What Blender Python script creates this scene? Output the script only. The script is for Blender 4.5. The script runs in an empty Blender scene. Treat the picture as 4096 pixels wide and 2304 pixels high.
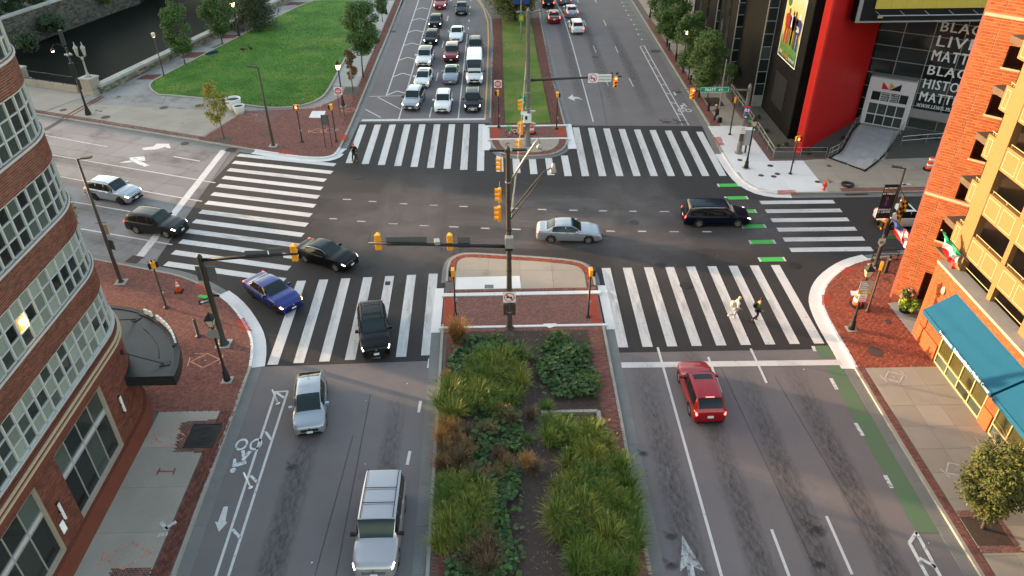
import bpy, bmesh, math, random
from mathutils import Vector, Matrix
from mathutils.geometry import tessellate_polygon
R = math.radians
random.seed(7)
S = bpy.context.scene
# ---------------------------------------------------------------- camera, sky, sun, exposure
cam_d = bpy.data.cameras.new('camera'); cam = bpy.data.objects.new('camera', cam_d)
S.collection.objects.link(cam); S.camera = cam
cam_d.sensor_fit = 'HORIZONTAL'; cam_d.sensor_width = 36.0; cam_d.lens = 26.576
cam_d.clip_start = 0.5; cam_d.clip_end = 3000
CR, CU, CB = Vector((0.999719, -0.022737, -0.006769)), Vector((0.018359, 0.560798, 0.827749)), Vector((-0.015024, -0.827640, 0.561058))
cam.matrix_world = Matrix(((CR.x, CU.x, CB.x, 0), (CR.y, CU.y, CB.y, 0), (CR.z, CU.z, CB.z, 29.3), (0, 0, 0, 1)))
SUN_EL, SUN_AZ = R(6.0), math.atan2(-0.92, 0.39)
world = bpy.data.worlds.new('World'); S.world = world; world.use_nodes = True
wn = world.node_tree.nodes; wl = world.node_tree.links
for n in list(wn): wn.remove(n)
sky = wn.new('ShaderNodeTexSky'); sky.sky_type = 'NISHITA'; sky.sun_disc = False
sky.sun_elevation = SUN_EL; sky.sun_rotation = SUN_AZ; sky.altitude = 50; sky.air_density = 1.0; sky.dust_density = 1.6; sky.ozone_density = 0.4
bg = wn.new('ShaderNodeBackground'); bg.inputs['Strength'].default_value = 0.15
wo = wn.new('ShaderNodeOutputWorld')
wl.new(sky.outputs[0], bg.inputs['Color']); wl.new(bg.outputs[0], wo.inputs['Surface'])
sun_d = bpy.data.lights.new('sun', 'SUN'); sun_d.energy = 2.3; sun_d.angle = R(0.6); sun_d.color = (1.0, 0.68, 0.4)
sun = bpy.data.objects.new('sun', sun_d); S.collection.objects.link(sun)
_d = Vector((math.sin(SUN_AZ) * math.cos(SUN_EL), math.cos(SUN_AZ) * math.cos(SUN_EL), math.sin(SUN_EL)))
sun.rotation_euler = _d.to_track_quat('Z', 'Y').to_euler(); sun.location = (-60, 60, 60)
S.view_settings.view_transform = 'Standard'; S.view_settings.look = 'None'
S.view_settings.exposure = 2.85; S.view_settings.gamma = 1.0
S.cycles.max_bounces = 6; S.cycles.transparent_max_bounces = 8

# ---------------------------------------------------------------- helpers
COL = S.collection
def obj(name, me, mat=None, parent=None, label=None, cat=None, group=None, kind=None, loc=None, rz=None):
    o = bpy.data.objects.new(name, me); COL.objects.link(o)
    if mat is not None and me is not None and not me.materials: me.materials.append(MT[mat] if isinstance(mat, str) else mat)
    if parent is not None: o.parent = parent
    if loc is not None: o.location = loc
    if rz is not None: o.rotation_euler = (0, 0, rz)
    if label: o['label'] = label
    if cat: o['category'] = cat
    if group: o['group'] = group
    if kind: o['kind'] = kind
    return o
def thing(name, label, cat, loc=(0, 0, 0), rz=0, group=None):
    if len(loc) == 2: loc = (loc[0], loc[1], 0)
    return obj(name, None, None, None, label, cat, group, None, loc, rz)
def copy_tree(o, parent=None):
    c = o.copy(); COL.objects.link(c)
    if parent is not None: c.parent = parent
    for ch in o.children: copy_tree(ch, c)
    return c
def V(*a): return Vector(a)
class MB:
    def __init__(s): s.v = []; s.f = []
    def add(s, vs, fs):
        b = len(s.v); s.v += [tuple(p) for p in vs]; s.f += [tuple(b + i for i in f) for f in fs]; return s
    def box(s, c, d, rz=0, rx=0, ry=0):
        m = Matrix.Rotation(rz, 3, 'Z') @ Matrix.Rotation(ry, 3, 'Y') @ Matrix.Rotation(rx, 3, 'X')
        c = Vector(c); h = [x / 2 for x in d]
        vs = [c + m @ Vector((sx * h[0], sy * h[1], sz * h[2])) for sz in (-1, 1) for sy in (-1, 1) for sx in (-1, 1)]
        return s.add(vs, [(0, 2, 3, 1), (4, 5, 7, 6), (0, 1, 5, 4), (1, 3, 7, 5), (3, 2, 6, 7), (2, 0, 4, 6)])
    def bbox(s, a, b): return s.box([(a[i] + b[i]) / 2 for i in range(3)], [abs(b[i] - a[i]) for i in range(3)])
    def quad(s, a, b, c, d): return s.add([a, b, c, d], [(0, 1, 2, 3)])
    def poly(s, pts, z): return s.add([(p[0], p[1], z) for p in pts], [tuple(range(len(pts)))])
    def prism(s, outer, z0, z1, holes=(), top=True, bottom=False):
        rings = [list(outer)] + [list(h) for h in holes]
        flat = [p for r in rings for p in r]; n = len(flat)
        tri = tessellate_polygon([[Vector((p[0], p[1], 0)) for p in r] for r in rings])
        b = len(s.v)
        s.v += [(p[0], p[1], z1) for p in flat] + [(p[0], p[1], z0) for p in flat]
        for t in tri:
            a, c, d = [flat[i] for i in t]
            ccw = (c[0]-a[0])*(d[1]-a[1])-(c[1]-a[1])*(d[0]-a[0]) > 0
            t = t if ccw else t[::-1]
            if top: s.f.append(tuple(b + i for i in t))
            if bottom: s.f.append(tuple(b + n + i for i in t[::-1]))
        if z0 != z1:
            k = 0
            for ri, r in enumerate(rings):
                m = len(r); ar = sum(r[i][0]*r[(i+1) % m][1]-r[(i+1) % m][0]*r[i][1] for i in range(m))
                for i in range(m):
                    i0, i1 = b + k + i, b + k + (i + 1) % m
                    f = (i0, i0 + n, i1 + n, i1)
                    if (ar > 0) == (ri == 0): f = f[::-1]
                    s.f.append(f)
                k += m
        return s
    def tube(s, pts, r, n=8, cap=True):
        pts = [Vector(p) for p in pts]; rs = r if isinstance(r, (list, tuple)) else [r] * len(pts)
        b = len(s.v); up = None
        for i, p in enumerate(pts):
            d = (pts[min(i + 1, len(pts) - 1)] - pts[max(i - 1, 0)]).normalized()
            if up is None: up = Vector((1, 0, 0)) if abs(d.z) > .9 else Vector((0, 0, 1))
            x = d.cross(up).normalized(); y = d.cross(x).normalized();
            for k in range(n):
                a = 2 * math.pi * k / n
                s.v.append(tuple(p + (x * math.cos(a) + y * math.sin(a)) * rs[i]))
        for i in range(len(pts) - 1):
            for k in range(n):
                s.f.append((b + i*n + k, b + (i+1)*n + k, b + (i+1)*n + (k+1) % n, b + i*n + (k+1) % n))
        if cap:
            s.f.append(tuple(b + k for k in range(n))); s.f.append(tuple(b + (len(pts)-1)*n + k for k in range(n))[::-1])
        return s
    def lathe(s, prof, c=(0, 0, 0), n=12):
        b = len(s.v)
        for r, z in prof:
            for k in range(n):
                a = 2*math.pi*k/n; s.v.append((c[0] + r*math.cos(a), c[1] + r*math.sin(a), c[2] + z))
        for i in range(len(prof)-1):
            for k in range(n):
                s.f.append((b+i*n+k, b+i*n+(k+1) % n, b+(i+1)*n+(k+1) % n, b+(i+1)*n+k))
        s.f.append(tuple(b+k for k in range(n))[::-1]); s.f.append(tuple(b+(len(prof)-1)*n+k for k in range(n)))
        return s
    def ball(s, c, r, n=10, m=6, sc=(1, 1, 1)):
        b = len(s.v)
        for i in range(m+1):
            t = math.pi*i/m
            for k in range(n):
                a = 2*math.pi*k/n
                s.v.append((c[0]+r*sc[0]*math.sin(t)*math.cos(a), c[1]+r*sc[1]*math.sin(t)*math.sin(a), c[2]-r*sc[2]*math.cos(t)))
        for i in range(m):
            for k in range(n):
                s.f.append((b+i*n+k, b+i*n+(k+1) % n, b+(i+1)*n+(k+1) % n, b+(i+1)*n+k))
        return s
    def grid(s, rows):
        n = len(rows[0]); b = len(s.v)
        for r in rows: s.v += [tuple(p) for p in r]
        for i in range(len(rows)-1):
            for j in range(n-1): s.f.append((b+i*n+j, b+i*n+j+1, b+(i+1)*n+j+1, b+(i+1)*n+j))
        return s
    def mesh(s, name, smooth=False, bevel=0):
        me = bpy.data.meshes.new(name); me.from_pydata(s.v, [], s.f); me.update()
        if smooth:
            me.polygons.foreach_set('use_smooth', [True]*len(me.polygons))
        return me
    def build(s, name, mat, parent=None, smooth=False, **kw): return obj(name, s.mesh(name, smooth), mat, parent, **kw)
def soften(o, w=.02, seg=2):
    m = o.modifiers.new('bevel', 'BEVEL'); m.width = w; m.segments = seg; m.limit_method = 'ANGLE'; return o
def autosmooth(me, ang=35):
    bm = bmesh.new(); bm.from_mesh(me)
    bmesh.ops.remove_doubles(bm, verts=bm.verts, dist=1e-4)
    bmesh.ops.recalc_face_normals(bm, faces=bm.faces)
    c = R(ang)
    for f in bm.faces: f.smooth = True
    for e in bm.edges:
        if len(e.link_faces) == 2 and e.calc_face_angle(0) > c: e.smooth = False
    bm.to_mesh(me); bm.free(); return me
TXT = bpy.data.scenes.new('lettering_bench')
def text_mesh(body, size, depth=.0, align='LEFT', bold=0.0, spacing=1.0, width=None):
    cu = bpy.data.curves.new('lettering', 'FONT'); cu.body = body; cu.size = size; cu.extrude = depth; cu.align_x = align
    cu.offset = bold; cu.space_character = spacing; cu.resolution_u = 2
    t = bpy.data.objects.new('lettering', cu); TXT.collection.objects.link(t)
    vl = TXT.view_layers[0]; vl.update(); dg = vl.depsgraph
    me = bpy.data.meshes.new_from_object(t.evaluated_get(dg)); bpy.data.objects.remove(t); bpy.data.curves.remove(cu)
    me.name = 'lettering'; me.materials.clear()
    if width and len(me.vertices):
        xs = [v.co.x for v in me.vertices]; w = max(xs)-min(xs); k = width/w
        for v in me.vertices: v.co.x *= k
    return me
def text_obj(body, size, mat, mtx, parent=None, **kw):
    """lettering laid on a surface: mtx maps text x,y,z into the parent's space"""
    me = text_mesh(body, size, **kw); me.transform(mtx)
    return obj('lettering', me, mat, parent)
def frame(o, x, y):
    """matrix with columns x, y, x cross y at origin o"""
    x = Vector(x).normalized(); y = Vector(y); y = (y - x*y.dot(x)).normalized(); z = x.cross(y)
    return Matrix(((x.x, y.x, z.x, o[0]), (x.y, y.y, z.y, o[1]), (x.z, y.z, z.z, o[2]), (0, 0, 0, 1)))
# 2-D polygon tools
def inside(p, poly):
    x, y = p; c = False; n = len(poly); j = n-1
    for i in range(n):
        xi, yi = poly[i][0], poly[i][1]; xj, yj = poly[j][0], poly[j][1]
        if (yi > y) != (yj > y) and x < (xj-xi)*(y-yi)/(yj-yi)+xi: c = not c
        j = i
    return c
def offset(line, d, closed=False):
    """shift a polyline to its left by d"""
    n = len(line); out = []
    for i in range(n):
        if closed: a, b, c = line[i-1], line[i], line[(i+1) % n]
        else: a, b, c = line[max(i-1, 0)], line[i], line[min(i+1, n-1)]
        t1 = Vector((b[0]-a[0], b[1]-a[1])); t2 = Vector((c[0]-b[0], c[1]-b[1]))
        if t1.length < 1e-6: t1 = t2
        if t2.length < 1e-6: t2 = t1
        t1.normalize(); t2.normalize()
        n1 = Vector((-t1.y, t1.x)); n2 = Vector((-t2.y, t2.x)); m = (n1+n2)
        if m.length < 1e-6: m = n1
        m.normalize(); k = d/max(.5, m.dot(n1))
        out.append((b[0]+m.x*k, b[1]+m.y*k))
    return out
def smooth_line(pts, it=2):
    for _ in range(it):
        q = [pts[0]]
        for a, b in zip(pts, pts[1:]):
            q.append((a[0]*.75+b[0]*.25, a[1]*.75+b[1]*.25)); q.append((a[0]*.25+b[0]*.75, a[1]*.25+b[1]*.75))
        q.append(pts[-1]); pts = q
    return pts
def clip(poly, cv):
    """Sutherland-Hodgman: poly clipped by convex ccw cv"""
    out = list(poly)
    for i in range(len(cv)):
        a, b = cv[i], cv[(i+1) % len(cv)]
        def side(p): return (b[0]-a[0])*(p[1]-a[1])-(b[1]-a[1])*(p[0]-a[0])
        src = out; out = []
        for j in range(len(src)):
            p, q = src[j], src[(j+1) % len(src)]; sp, sq = side(p), side(q)
            if sp >= 0: out.append(p)
            if (sp >= 0) != (sq >= 0):
                t = sp/(sp-sq); out.append((p[0]+(q[0]-p[0])*t, p[1]+(q[1]-p[1])*t))
        if not out: return []
    return out
def area(p): return .5*sum(p[i][0]*p[(i+1) % len(p)][1]-p[(i+1) % len(p)][0]*p[i][1] for i in range(len(p)))
def inset(poly, d): return offset(poly if area(poly) > 0 else poly[::-1], d, True)
# ---------------------------------------------------------------- materials
MT = {}
def nodes(name):
    m = bpy.data.materials.new(name); m.use_nodes = True; nt = m.node_tree
    b = nt.nodes['Principled BSDF']; MT[name] = m
    return m, nt, b
def mat(name, col, rough=.7, metal=0.0, var=.12, scale=2.0, fine=.1, fscale=60.0, bump=0.0, bscale=80.0, spec=.2, coat=0.0, emit=None, estr=1.0,
        rnd=0.0, col2=None, stain=None, obj_rnd=0.0, alpha=None):
    """principled material: base colour with broad and fine mottling, optional per-piece variation and dark staining"""
    m, nt, b = nodes(name); N = nt.nodes; L = nt.links
    def node(t, **kw):
        n = N.new(t)
        for k, v in kw.items(): setattr(n, k, v)
        return n
    tc = node('ShaderNodeTexCoord')
    def noise(sc, det=4.0, rg=.6):
        n = node('ShaderNodeTexNoise'); n.inputs['Scale'].default_value = sc; n.inputs['Detail'].default_value = det; n.inputs['Roughness'].default_value = rg
        L.new(tc.outputs['Object'], n.inputs['Vector']); return n.outputs['Fac']
    def math_(op, a, c=None):
        n = node('ShaderNodeMath', operation=op)
        for i, x in enumerate((a, c)):
            if x is None: continue
            if isinstance(x, (int, float)): n.inputs[i].default_value = x
            else: L.new(x, n.inputs[i])
        return n.outputs[0]
    val = 1.0; cur = None
    f = math_('MULTIPLY_ADD', noise(scale), 2*var); N[-1].inputs[2].default_value = 1-var
    if fine:
        g = math_('MULTIPLY_ADD', noise(fscale, 3, .8), 2*fine); N[-1].inputs[2].default_value = 1-fine
        f = math_('MULTIPLY', f, g)
    r = None
    if rnd or obj_rnd:
        geo = node('ShaderNodeNewGeometry'); oi = node('ShaderNodeObjectInfo')
        r = math_('FRACT', math_('ADD', geo.outputs['Random Per Island'], oi.outputs['Random']))
        g = math_('MULTIPLY_ADD', r, 2*max(rnd, obj_rnd)); N[-1].inputs[2].default_value = 1-max(rnd, obj_rnd)
        f = math_('MULTIPLY', f, g)
    if stain:
        st = noise(stain[0], 5, .65); rp = node('ShaderNodeMapRange'); L.new(st, rp.inputs[0])
        rp.inputs[1].default_value = stain[1]; rp.inputs[2].default_value = stain[1]+.18; rp.inputs[3].default_value = 1.0; rp.inputs[4].default_value = stain[2]
        f = math_('MULTIPLY', f, rp.outputs[0])
    mx = node('ShaderNodeMix', data_type='RGBA'); mx.inputs['Factor'].default_value = 0
    mx.inputs['A'].default_value = (*col, 1); mx.inputs['B'].default_value = (*(col2 or col), 1)
    if col2:
        if r is not None: L.new(math_('FRACT', math_('MULTIPLY', r, 7.31)), mx.inputs['Factor'])
        else: L.new(noise(scale*1.7, 3), mx.inputs['Factor'])
    mul = node('ShaderNodeMix', data_type='RGBA', blend_type='MULTIPLY'); mul.inputs['Factor'].default_value = 1
    L.new(mx.outputs['Result'], mul.inputs['A']); L.new(f, mul.inputs['B'])
    L.new(mul.outputs['Result'], b.inputs['Base Color'])
    b.inputs['Roughness'].default_value = rough; b.inputs['Metallic'].default_value = metal
    b.inputs['Specular IOR Level'].default_value = spec; b.inputs['Coat Weight'].default_value = coat; b.inputs['Coat Roughness'].default_value = .06
    if bump:
        bn = node('ShaderNodeBump'); bn.inputs['Strength'].default_value = bump; bn.inputs['Distance'].default_value = .02
        L.new(noise(bscale, 3, .7), bn.inputs['Height']); L.new(bn.outputs[0], b.inputs['Normal'])
    if emit: b.inputs['Emission Color'].default_value = (*emit, 1); b.inputs['Emission Strength'].default_value = estr
    if alpha is not None: b.inputs['Alpha'].default_value = alpha
    return m
def paint(name, col, metal=.0, rough=.28):
    return mat(name, col, rough, metal, var=.03, fine=0, spec=.12 if max(col) < .1 else .3, coat=.22 if max(col) < .1 else .6)
def worn(name, col, under, lo=.36, hi=.5, sc=3.0, rough=.75):
    """road paint worn through to the surface below in patches"""
    m, nt, b = nodes(name); N = nt.nodes; L = nt.links
    tc = N.new('ShaderNodeTexCoord'); a = N.new('ShaderNodeTexNoise'); a.inputs['Scale'].default_value = sc; a.inputs['Detail'].default_value = 8; a.inputs['Roughness'].default_value = .72
    c = N.new('ShaderNodeTexNoise'); c.inputs['Scale'].default_value = .8; c.inputs['Detail'].default_value = 3
    L.new(tc.outputs['Object'], a.inputs['Vector']); L.new(tc.outputs['Object'], c.inputs['Vector'])
    rp = N.new('ShaderNodeMapRange'); L.new(a.outputs['Fac'], rp.inputs[0]); rp.inputs[1].default_value = lo; rp.inputs[2].default_value = hi
    x = N.new('ShaderNodeMix'); x.data_type = 'RGBA'; x.inputs['A'].default_value = (*under, 1)
    sh = N.new('ShaderNodeMix'); sh.data_type = 'RGBA'; sh.inputs['A'].default_value = (*[v*.8 for v in col], 1); sh.inputs['B'].default_value = (*col, 1)
    L.new(c.outputs['Fac'], sh.inputs['Factor']); L.new(sh.outputs['Result'], x.inputs['B']); L.new(rp.outputs[0], x.inputs['Factor'])
    L.new(x.outputs['Result'], b.inputs['Base Color']); b.inputs['Roughness'].default_value = rough; b.inputs['Specular IOR Level'].default_value = .3
    return m
def stain_mat(name, col, lo, hi, sc=(1, 1, 1), nsc=2.0, strength=.8):
    """a translucent stain with ragged edges: alpha from noise times a soft falloff across the strip (generated x)"""
    m, nt, b = nodes(name); N = nt.nodes; L = nt.links
    tc = N.new('ShaderNodeTexCoord'); mp = N.new('ShaderNodeMapping'); mp.inputs['Scale'].default_value = sc
    L.new(tc.outputs['Object'], mp.inputs['Vector']); a = N.new('ShaderNodeTexNoise'); a.inputs['Scale'].default_value = nsc; a.inputs['Detail'].default_value = 7; a.inputs['Roughness'].default_value = .7
    L.new(mp.outputs[0], a.inputs['Vector'])
    rp = N.new('ShaderNodeMapRange'); L.new(a.outputs['Fac'], rp.inputs[0]); rp.inputs[1].default_value = lo; rp.inputs[2].default_value = hi
    sx = N.new('ShaderNodeSeparateXYZ'); L.new(tc.outputs['Generated'], sx.inputs[0])
    def bell(o):
        s1 = N.new('ShaderNodeMath'); s1.operation = 'MULTIPLY'; s2 = N.new('ShaderNodeMath'); s2.operation = 'SUBTRACT'; s2.inputs[0].default_value = 1
        L.new(o, s2.inputs[1]); L.new(o, s1.inputs[0]); L.new(s2.outputs[0], s1.inputs[1])
        s3 = N.new('ShaderNodeMath'); s3.operation = 'MULTIPLY'; s3.inputs[1].default_value = 4; s3.use_clamp = True; L.new(s1.outputs[0], s3.inputs[0]); return s3.outputs[0]
    p = N.new('ShaderNodeMath'); p.operation = 'MULTIPLY'; L.new(bell(sx.outputs[0]), p.inputs[0]); L.new(bell(sx.outputs[1]), p.inputs[1])
    q = N.new('ShaderNodeMath'); q.operation = 'MULTIPLY'; L.new(p.outputs[0], q.inputs[0]); L.new(rp.outputs[0], q.inputs[1])
    k = N.new('ShaderNodeMath'); k.operation = 'MULTIPLY'; k.inputs[1].default_value = strength; L.new(q.outputs[0], k.inputs[0])
    b.inputs['Base Color'].default_value = (*col, 1); b.inputs['Roughness'].default_value = .7; L.new(k.outputs[0], b.inputs['Alpha'])
    return m

# ---------------------------------------------------------------- surface materials
FRESH = (.029, .0262, .0265); OLD = (.14, .123, .124)
mat('asphalt_old', OLD, .85, var=.16, scale=.35, fine=.3, fscale=18, bump=.35, bscale=30, stain=(.5, .62, .75))
mat('asphalt_fresh', FRESH, .8, var=.2, scale=.25, fine=.25, fscale=14, bump=.3, bscale=35, col2=(.033, .029, .029))
mat('concrete_road', (.188, .178, .18), .85, var=.22, scale=.3, fine=.2, fscale=9, bump=.2, stain=(.22, .52, .55), obj_rnd=.09)
mat('concrete', (.30, .285, .265), .85, var=.16, scale=.7, fine=.14, fscale=25, bump=.2, obj_rnd=.08, stain=(.8, .6, .75))
mat('concrete_tan', (.285, .245, .2), .85, var=.14, scale=.6, fine=.14, fscale=20, bump=.2, obj_rnd=.08, stain=(.7, .6, .7))
mat('concrete_dark', (.275, .242, .208), .85, var=.22, scale=.5, fine=.25, fscale=25, bump=.25, obj_rnd=.1)
mat('concrete_rough', (.235, .215, .195), .9, var=.25, scale=.5, fine=.3, fscale=16, bump=.35, obj_rnd=.08, stain=(.4, .52, .6))
mat('concrete_white', (.58, .555, .545), .8, var=.08, scale=.8, fine=.06, fscale=30, bump=.1, obj_rnd=.04, stain=(.6, .64, .75))
mat('kerb_stone', (.27, .25, .22), .85, var=.22, scale=1.2, fine=.2, fscale=20, bump=.25, obj_rnd=.06)
mat('gutter', (.155, .15, .142), .85, var=.25, scale=.8, fine=.2, fscale=15, bump=.2)
mat('paver', (.215, .086, .063), .85, var=.2, scale=.5, fine=.15, fscale=60, rnd=.22, col2=(.15, .065, .058), bump=.15, stain=(.3, .58, .6))
mat('paver_warm', (.3, .082, .045), .85, var=.2, scale=.5, fine=.15, fscale=60, rnd=.28, col2=(.22, .06, .04), bump=.15, stain=(.35, .6, .65))
mat('paver_dark', (.11, .042, .032), .85, var=.25, scale=.5, fine=.15, fscale=60, rnd=.3, col2=(.15, .055, .04), bump=.15)
mat('tactile_red', (.36, .055, .03), .8, var=.1, fine=.1, fscale=50, rnd=.12, bump=.2)
mat('mortar', (.12, .1, .085), .95, var=.2, scale=2)
mat('mulch', (.06, .042, .035), .95, var=.35, scale=6, fine=.5, fscale=40, bump=1.0, bscale=35)
mat('dirt', (.075, .068, .058), .95, var=.35, scale=4, fine=.4, fscale=30, bump=.8, bscale=40)
mat('iron', (.03, .028, .027), .6, metal=.4, var=.2, fine=.2, bump=.3)
mat('rust_iron', (.075, .048, .038), .75, var=.3, fine=.2, bump=.3)
mat('seam', (.06, .056, .056), .8, var=.5, scale=1.5, fine=.3, fscale=20)
mat('tar', (.02, .02, .021), .6, var=.2)
worn('line_paint', (.55, .525, .515), (.12, .115, .115), .31, .42, 4.0)
worn('line_old', (.5, .5, .5), (.15, .15, .15), .42, .52, 7.0)
worn('line_broken', (.6, .6, .6), (.2, .2, .2), .42, .48, 4.0)
worn('line_yellow', (.62, .32, .06), (.2, .15, .1), .33, .42, 5.0)
worn('line_green', (.06, .42, .07), (.05, .2, .05), .3, .44, 6.0)
worn('green_faded', (.09, .24, .11), (.12, .15, .12), .38, .56, 5.0)
worn('lane_green', (.075, .17, .07), (.1, .12, .09), .36, .66, 2.0)
worn('chalk_orange', (.62, .3, .2), (.3, .12, .08), .4, .55, 9.0)
worn('chalk_white', (.55, .52, .5), (.3, .26, .24), .4, .55, 9.0)
worn('chalk_red', (.3, .05, .04), (.2, .1, .08), .4, .55, 9.0)
stain_mat('oil', (.03, .028, .027), .36, .72, (1.6, .55, 1), 3.2, .75)
stain_mat('oil_x', (.03, .029, .029), .3, .75, (1.6, .1, 1), 1.6, .6)
stain_mat('polished_sunlit', (.145, .122, .118), .3, .75, (1.2, .12, 1), 1.6, .75)  # tyre-polished paths, made stronger to carry the sunlit tone of the centre
stain_mat('worn_sunlit', (.135, .116, .113), .25, .8, (.5, .5, 1), 1.0, .85)  # worn centre asphalt with sunlight painted into its lighter colour
stain_mat('tyre_wear', (.045, .042, .041), .42, .75, (2.0, .25, 1), 2.5, .55)
stain_mat('spill', (.018, .017, .017), .45, .6, (1, 1, 1), 1.2, .85)
stain_mat('rust_stain', (.07, .04, .03), .35, .6, (1, 1, 1), 1.5, .8)
# lawn
m, nt, b = nodes('lawn_grass')
def _lawn(nt, b, cols):
    N = nt.nodes; L = nt.links; tc = N.new('ShaderNodeTexCoord')
    a = N.new('ShaderNodeTexNoise'); a.inputs['Scale'].default_value = .22; a.inputs['Detail'].default_value = 6; a.inputs['Roughness'].default_value = .62
    c = N.new('ShaderNodeTexNoise'); c.inputs['Scale'].default_value = 9; c.inputs['Detail'].default_value = 5; c.inputs['Roughness'].default_value = .8
    for n in (a, c): L.new(tc.outputs['Object'], n.inputs['Vector'])
    rp = N.new('ShaderNodeValToRGB'); e = rp.color_ramp.elements
    e[0].position = .33; e[0].color = (*cols[0], 1); e[1].position = .68; e[1].color = (*cols[2], 1); k = e.new(.5); k.color = (*cols[1], 1)
    L.new(a.outputs['Fac'], rp.inputs[0])
    mr = N.new('ShaderNodeMapRange'); L.new(c.outputs['Fac'], mr.inputs[0]); mr.inputs[1].default_value = .25; mr.inputs[2].default_value = .75; mr.inputs[3].default_value = .55; mr.inputs[4].default_value = 1.45
    mx = N.new('ShaderNodeMix'); mx.data_type = 'RGBA'; mx.blend_type = 'MULTIPLY'; mx.inputs['Factor'].default_value = 1
    L.new(rp.outputs[0], mx.inputs['A']); L.new(mr.outputs[0], mx.inputs['B']); L.new(mx.outputs['Result'], b.inputs['Base Color'])
    b.inputs['Roughness'].default_value = .9; b.inputs['Specular IOR Level'].default_value = .15
    bn = N.new('ShaderNodeBump'); bn.inputs['Strength'].default_value = .8; bn.inputs['Distance'].default_value = .05; L.new(c.outputs['Fac'], bn.inputs['Height']); L.new(bn.outputs[0], b.inputs['Normal'])
_lawn(nt, b, ((.035, .1, .012), (.06, .15, .018), (.13, .175, .032)))
m, nt, b = nodes('median_grass'); _lawn(nt, b, ((.05, .1, .014), (.09, .14, .022), (.17, .15, .045)))
m, nt, b = nodes('water_mat')
b.inputs['Base Color'].default_value = (.009, .01, .008, 1); b.inputs['Roughness'].default_value = .35; b.inputs['Specular IOR Level'].default_value = .3; b.inputs['IOR'].default_value = 1.035
n1 = nt.nodes.new('ShaderNodeTexNoise'); n1.inputs['Scale'].default_value = 1.3; n1.inputs['Detail'].default_value = 4
bn = nt.nodes.new('ShaderNodeBump'); bn.inputs['Strength'].default_value = .25; bn.inputs['Distance'].default_value = .08
nt.links.new(n1.outputs['Fac'], bn.inputs['Height']); nt.links.new(bn.outputs[0], b.inputs['Normal'])
# ---------------------------------------------------------------- kerb lines (pavement lies to the left of each)
K_LN = [(-14.6, -12), (-14.65, 20.9), (-14.85, 29.1), (-15.0, 35.2)] + smooth_line([(-15.0, 35.2), (-15.24, 36.63), (-15.66, 38.0), (-16.33, 39.3), (-17.62, 41.27), (-18.91, 42.7), (-20.35, 43.9), (-21.67, 44.84), (-23.03, 45.57), (-24.26, 46.0)], 1)[1:] + [(-29.5, 47.8), (-45, 53.5), (-95, 72)]
K_RN = [(90, 47.4), (30, 46.75), (26.84, 46.03)] + smooth_line([(26.84, 46.03), (25.48, 45.53), (24.32, 44.78), (23.03, 43.62), (22.15, 42.49), (21.57, 41.39), (21.24, 40.47), (21.04, 38.99), (20.98, 37.44)], 1)[1:] + [(20.98, 35.5), (20.9, 34), (20.83, 28), (20.82, 20), (20.8, -12)]
K_FR = [(21.3, 200), (21.25, 116), (21.2, 72), (20.78, 64.8), (20.81, 61.6)] + smooth_line([(20.81, 61.6), (21.03, 58.94), (21.73, 57.39), (22.78, 56.6), (24.5, 56.42)], 1)[1:] + [(28.8, 56.39), (90, 56)]
K_FL = [(-95, 95.2), (-48.4, 77.3), (-34.3, 71.6), (-23.05, 67.12)] + smooth_line([(-23.05, 67.12), (-19.63, 65.78), (-17.8, 65.2), (-16.42, 65.07), (-15.6, 65.3), (-15.1, 65.9), (-14.98, 67.4)], 1)[1:] + [(-14.83, 73), (-14.7, 100), (-14.56, 200)]
K_NM = [(6.4, -12), (6.45, 20.4), (6.6, 38.7), (6.6, 43.2)] + smooth_line([(6.6, 43.2), (6.62, 44.4), (6.45, 45.4), (6.05, 46.05), (5.3, 46.5), (3.2, 46.95), (.33, 47.4), (-2.4, 47.8), (-3.2, 47.5), (-3.7, 46.85), (-3.85, 45.8), (-3.85, 44)], 1)[1:] + [(-3.85, 39), (-3.55, 20.7), (-3.5, -12)]
K_FM = [(7.2, 200), (6.75, 118), (6.5, 110.8), (6.5, 87.2), (6.85, 72.2)][::-1]
K_FM = smooth_line([(.4, 65.25), (2.2, 64.7), (4.6, 64.9), (5.85, 65.65), (6.6, 67.25), (6.8, 68.8)], 1) + [(6.85, 72.2), (6.5, 87.2), (6.5, 110.8), (6.75, 118), (7.2, 200), (-9, 200), (-2.6, 124.4), (-.8, 113.3), (-.5, 102.6), (-.7, 86.6), (-.85, 74.3)] + smooth_line([(-.85, 70.8), (-.8, 68.8), (-.45, 66.7), (.4, 65.25)], 1)[:-1]
# ---------------------------------------------------------------- ground, water
WATER = [(-95, 101.5), (-54.6, 87.3), (-46.5, 84.4), (-45.2, 84.2), (-38.6, 107.5), (-31, 133), (-14, 190), (-14, 230), (-62, 230), (-62, 138), (-66.2, 126.9), (-70, 112.4), (-95, 122)]
mb = MB().prism([(-400, -120), (400, -120), (400, 500), (-400, 500)], -.3, 0, [WATER[::-1]])
road = mb.build('road', 'asphalt_old', label='grey asphalt street running towards and away from the crossing', kind='structure')
MB().poly([(-160, 60), (60, 60), (60, 260), (-160, 260)], -5.5).build('river_bed', 'dirt', label='muddy bed under the dark canal', kind='structure')
mb = MB()
mb.prism(WATER, -3.2, -3.2).build('water', 'water_mat', label='dark still canal water beside the park', kind='structure')
def sheet(name, poly, z, m, parent=None, holes=(), **kw):
    return MB().prism(poly, z, z, holes).build(name, m, parent, **kw)
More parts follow.
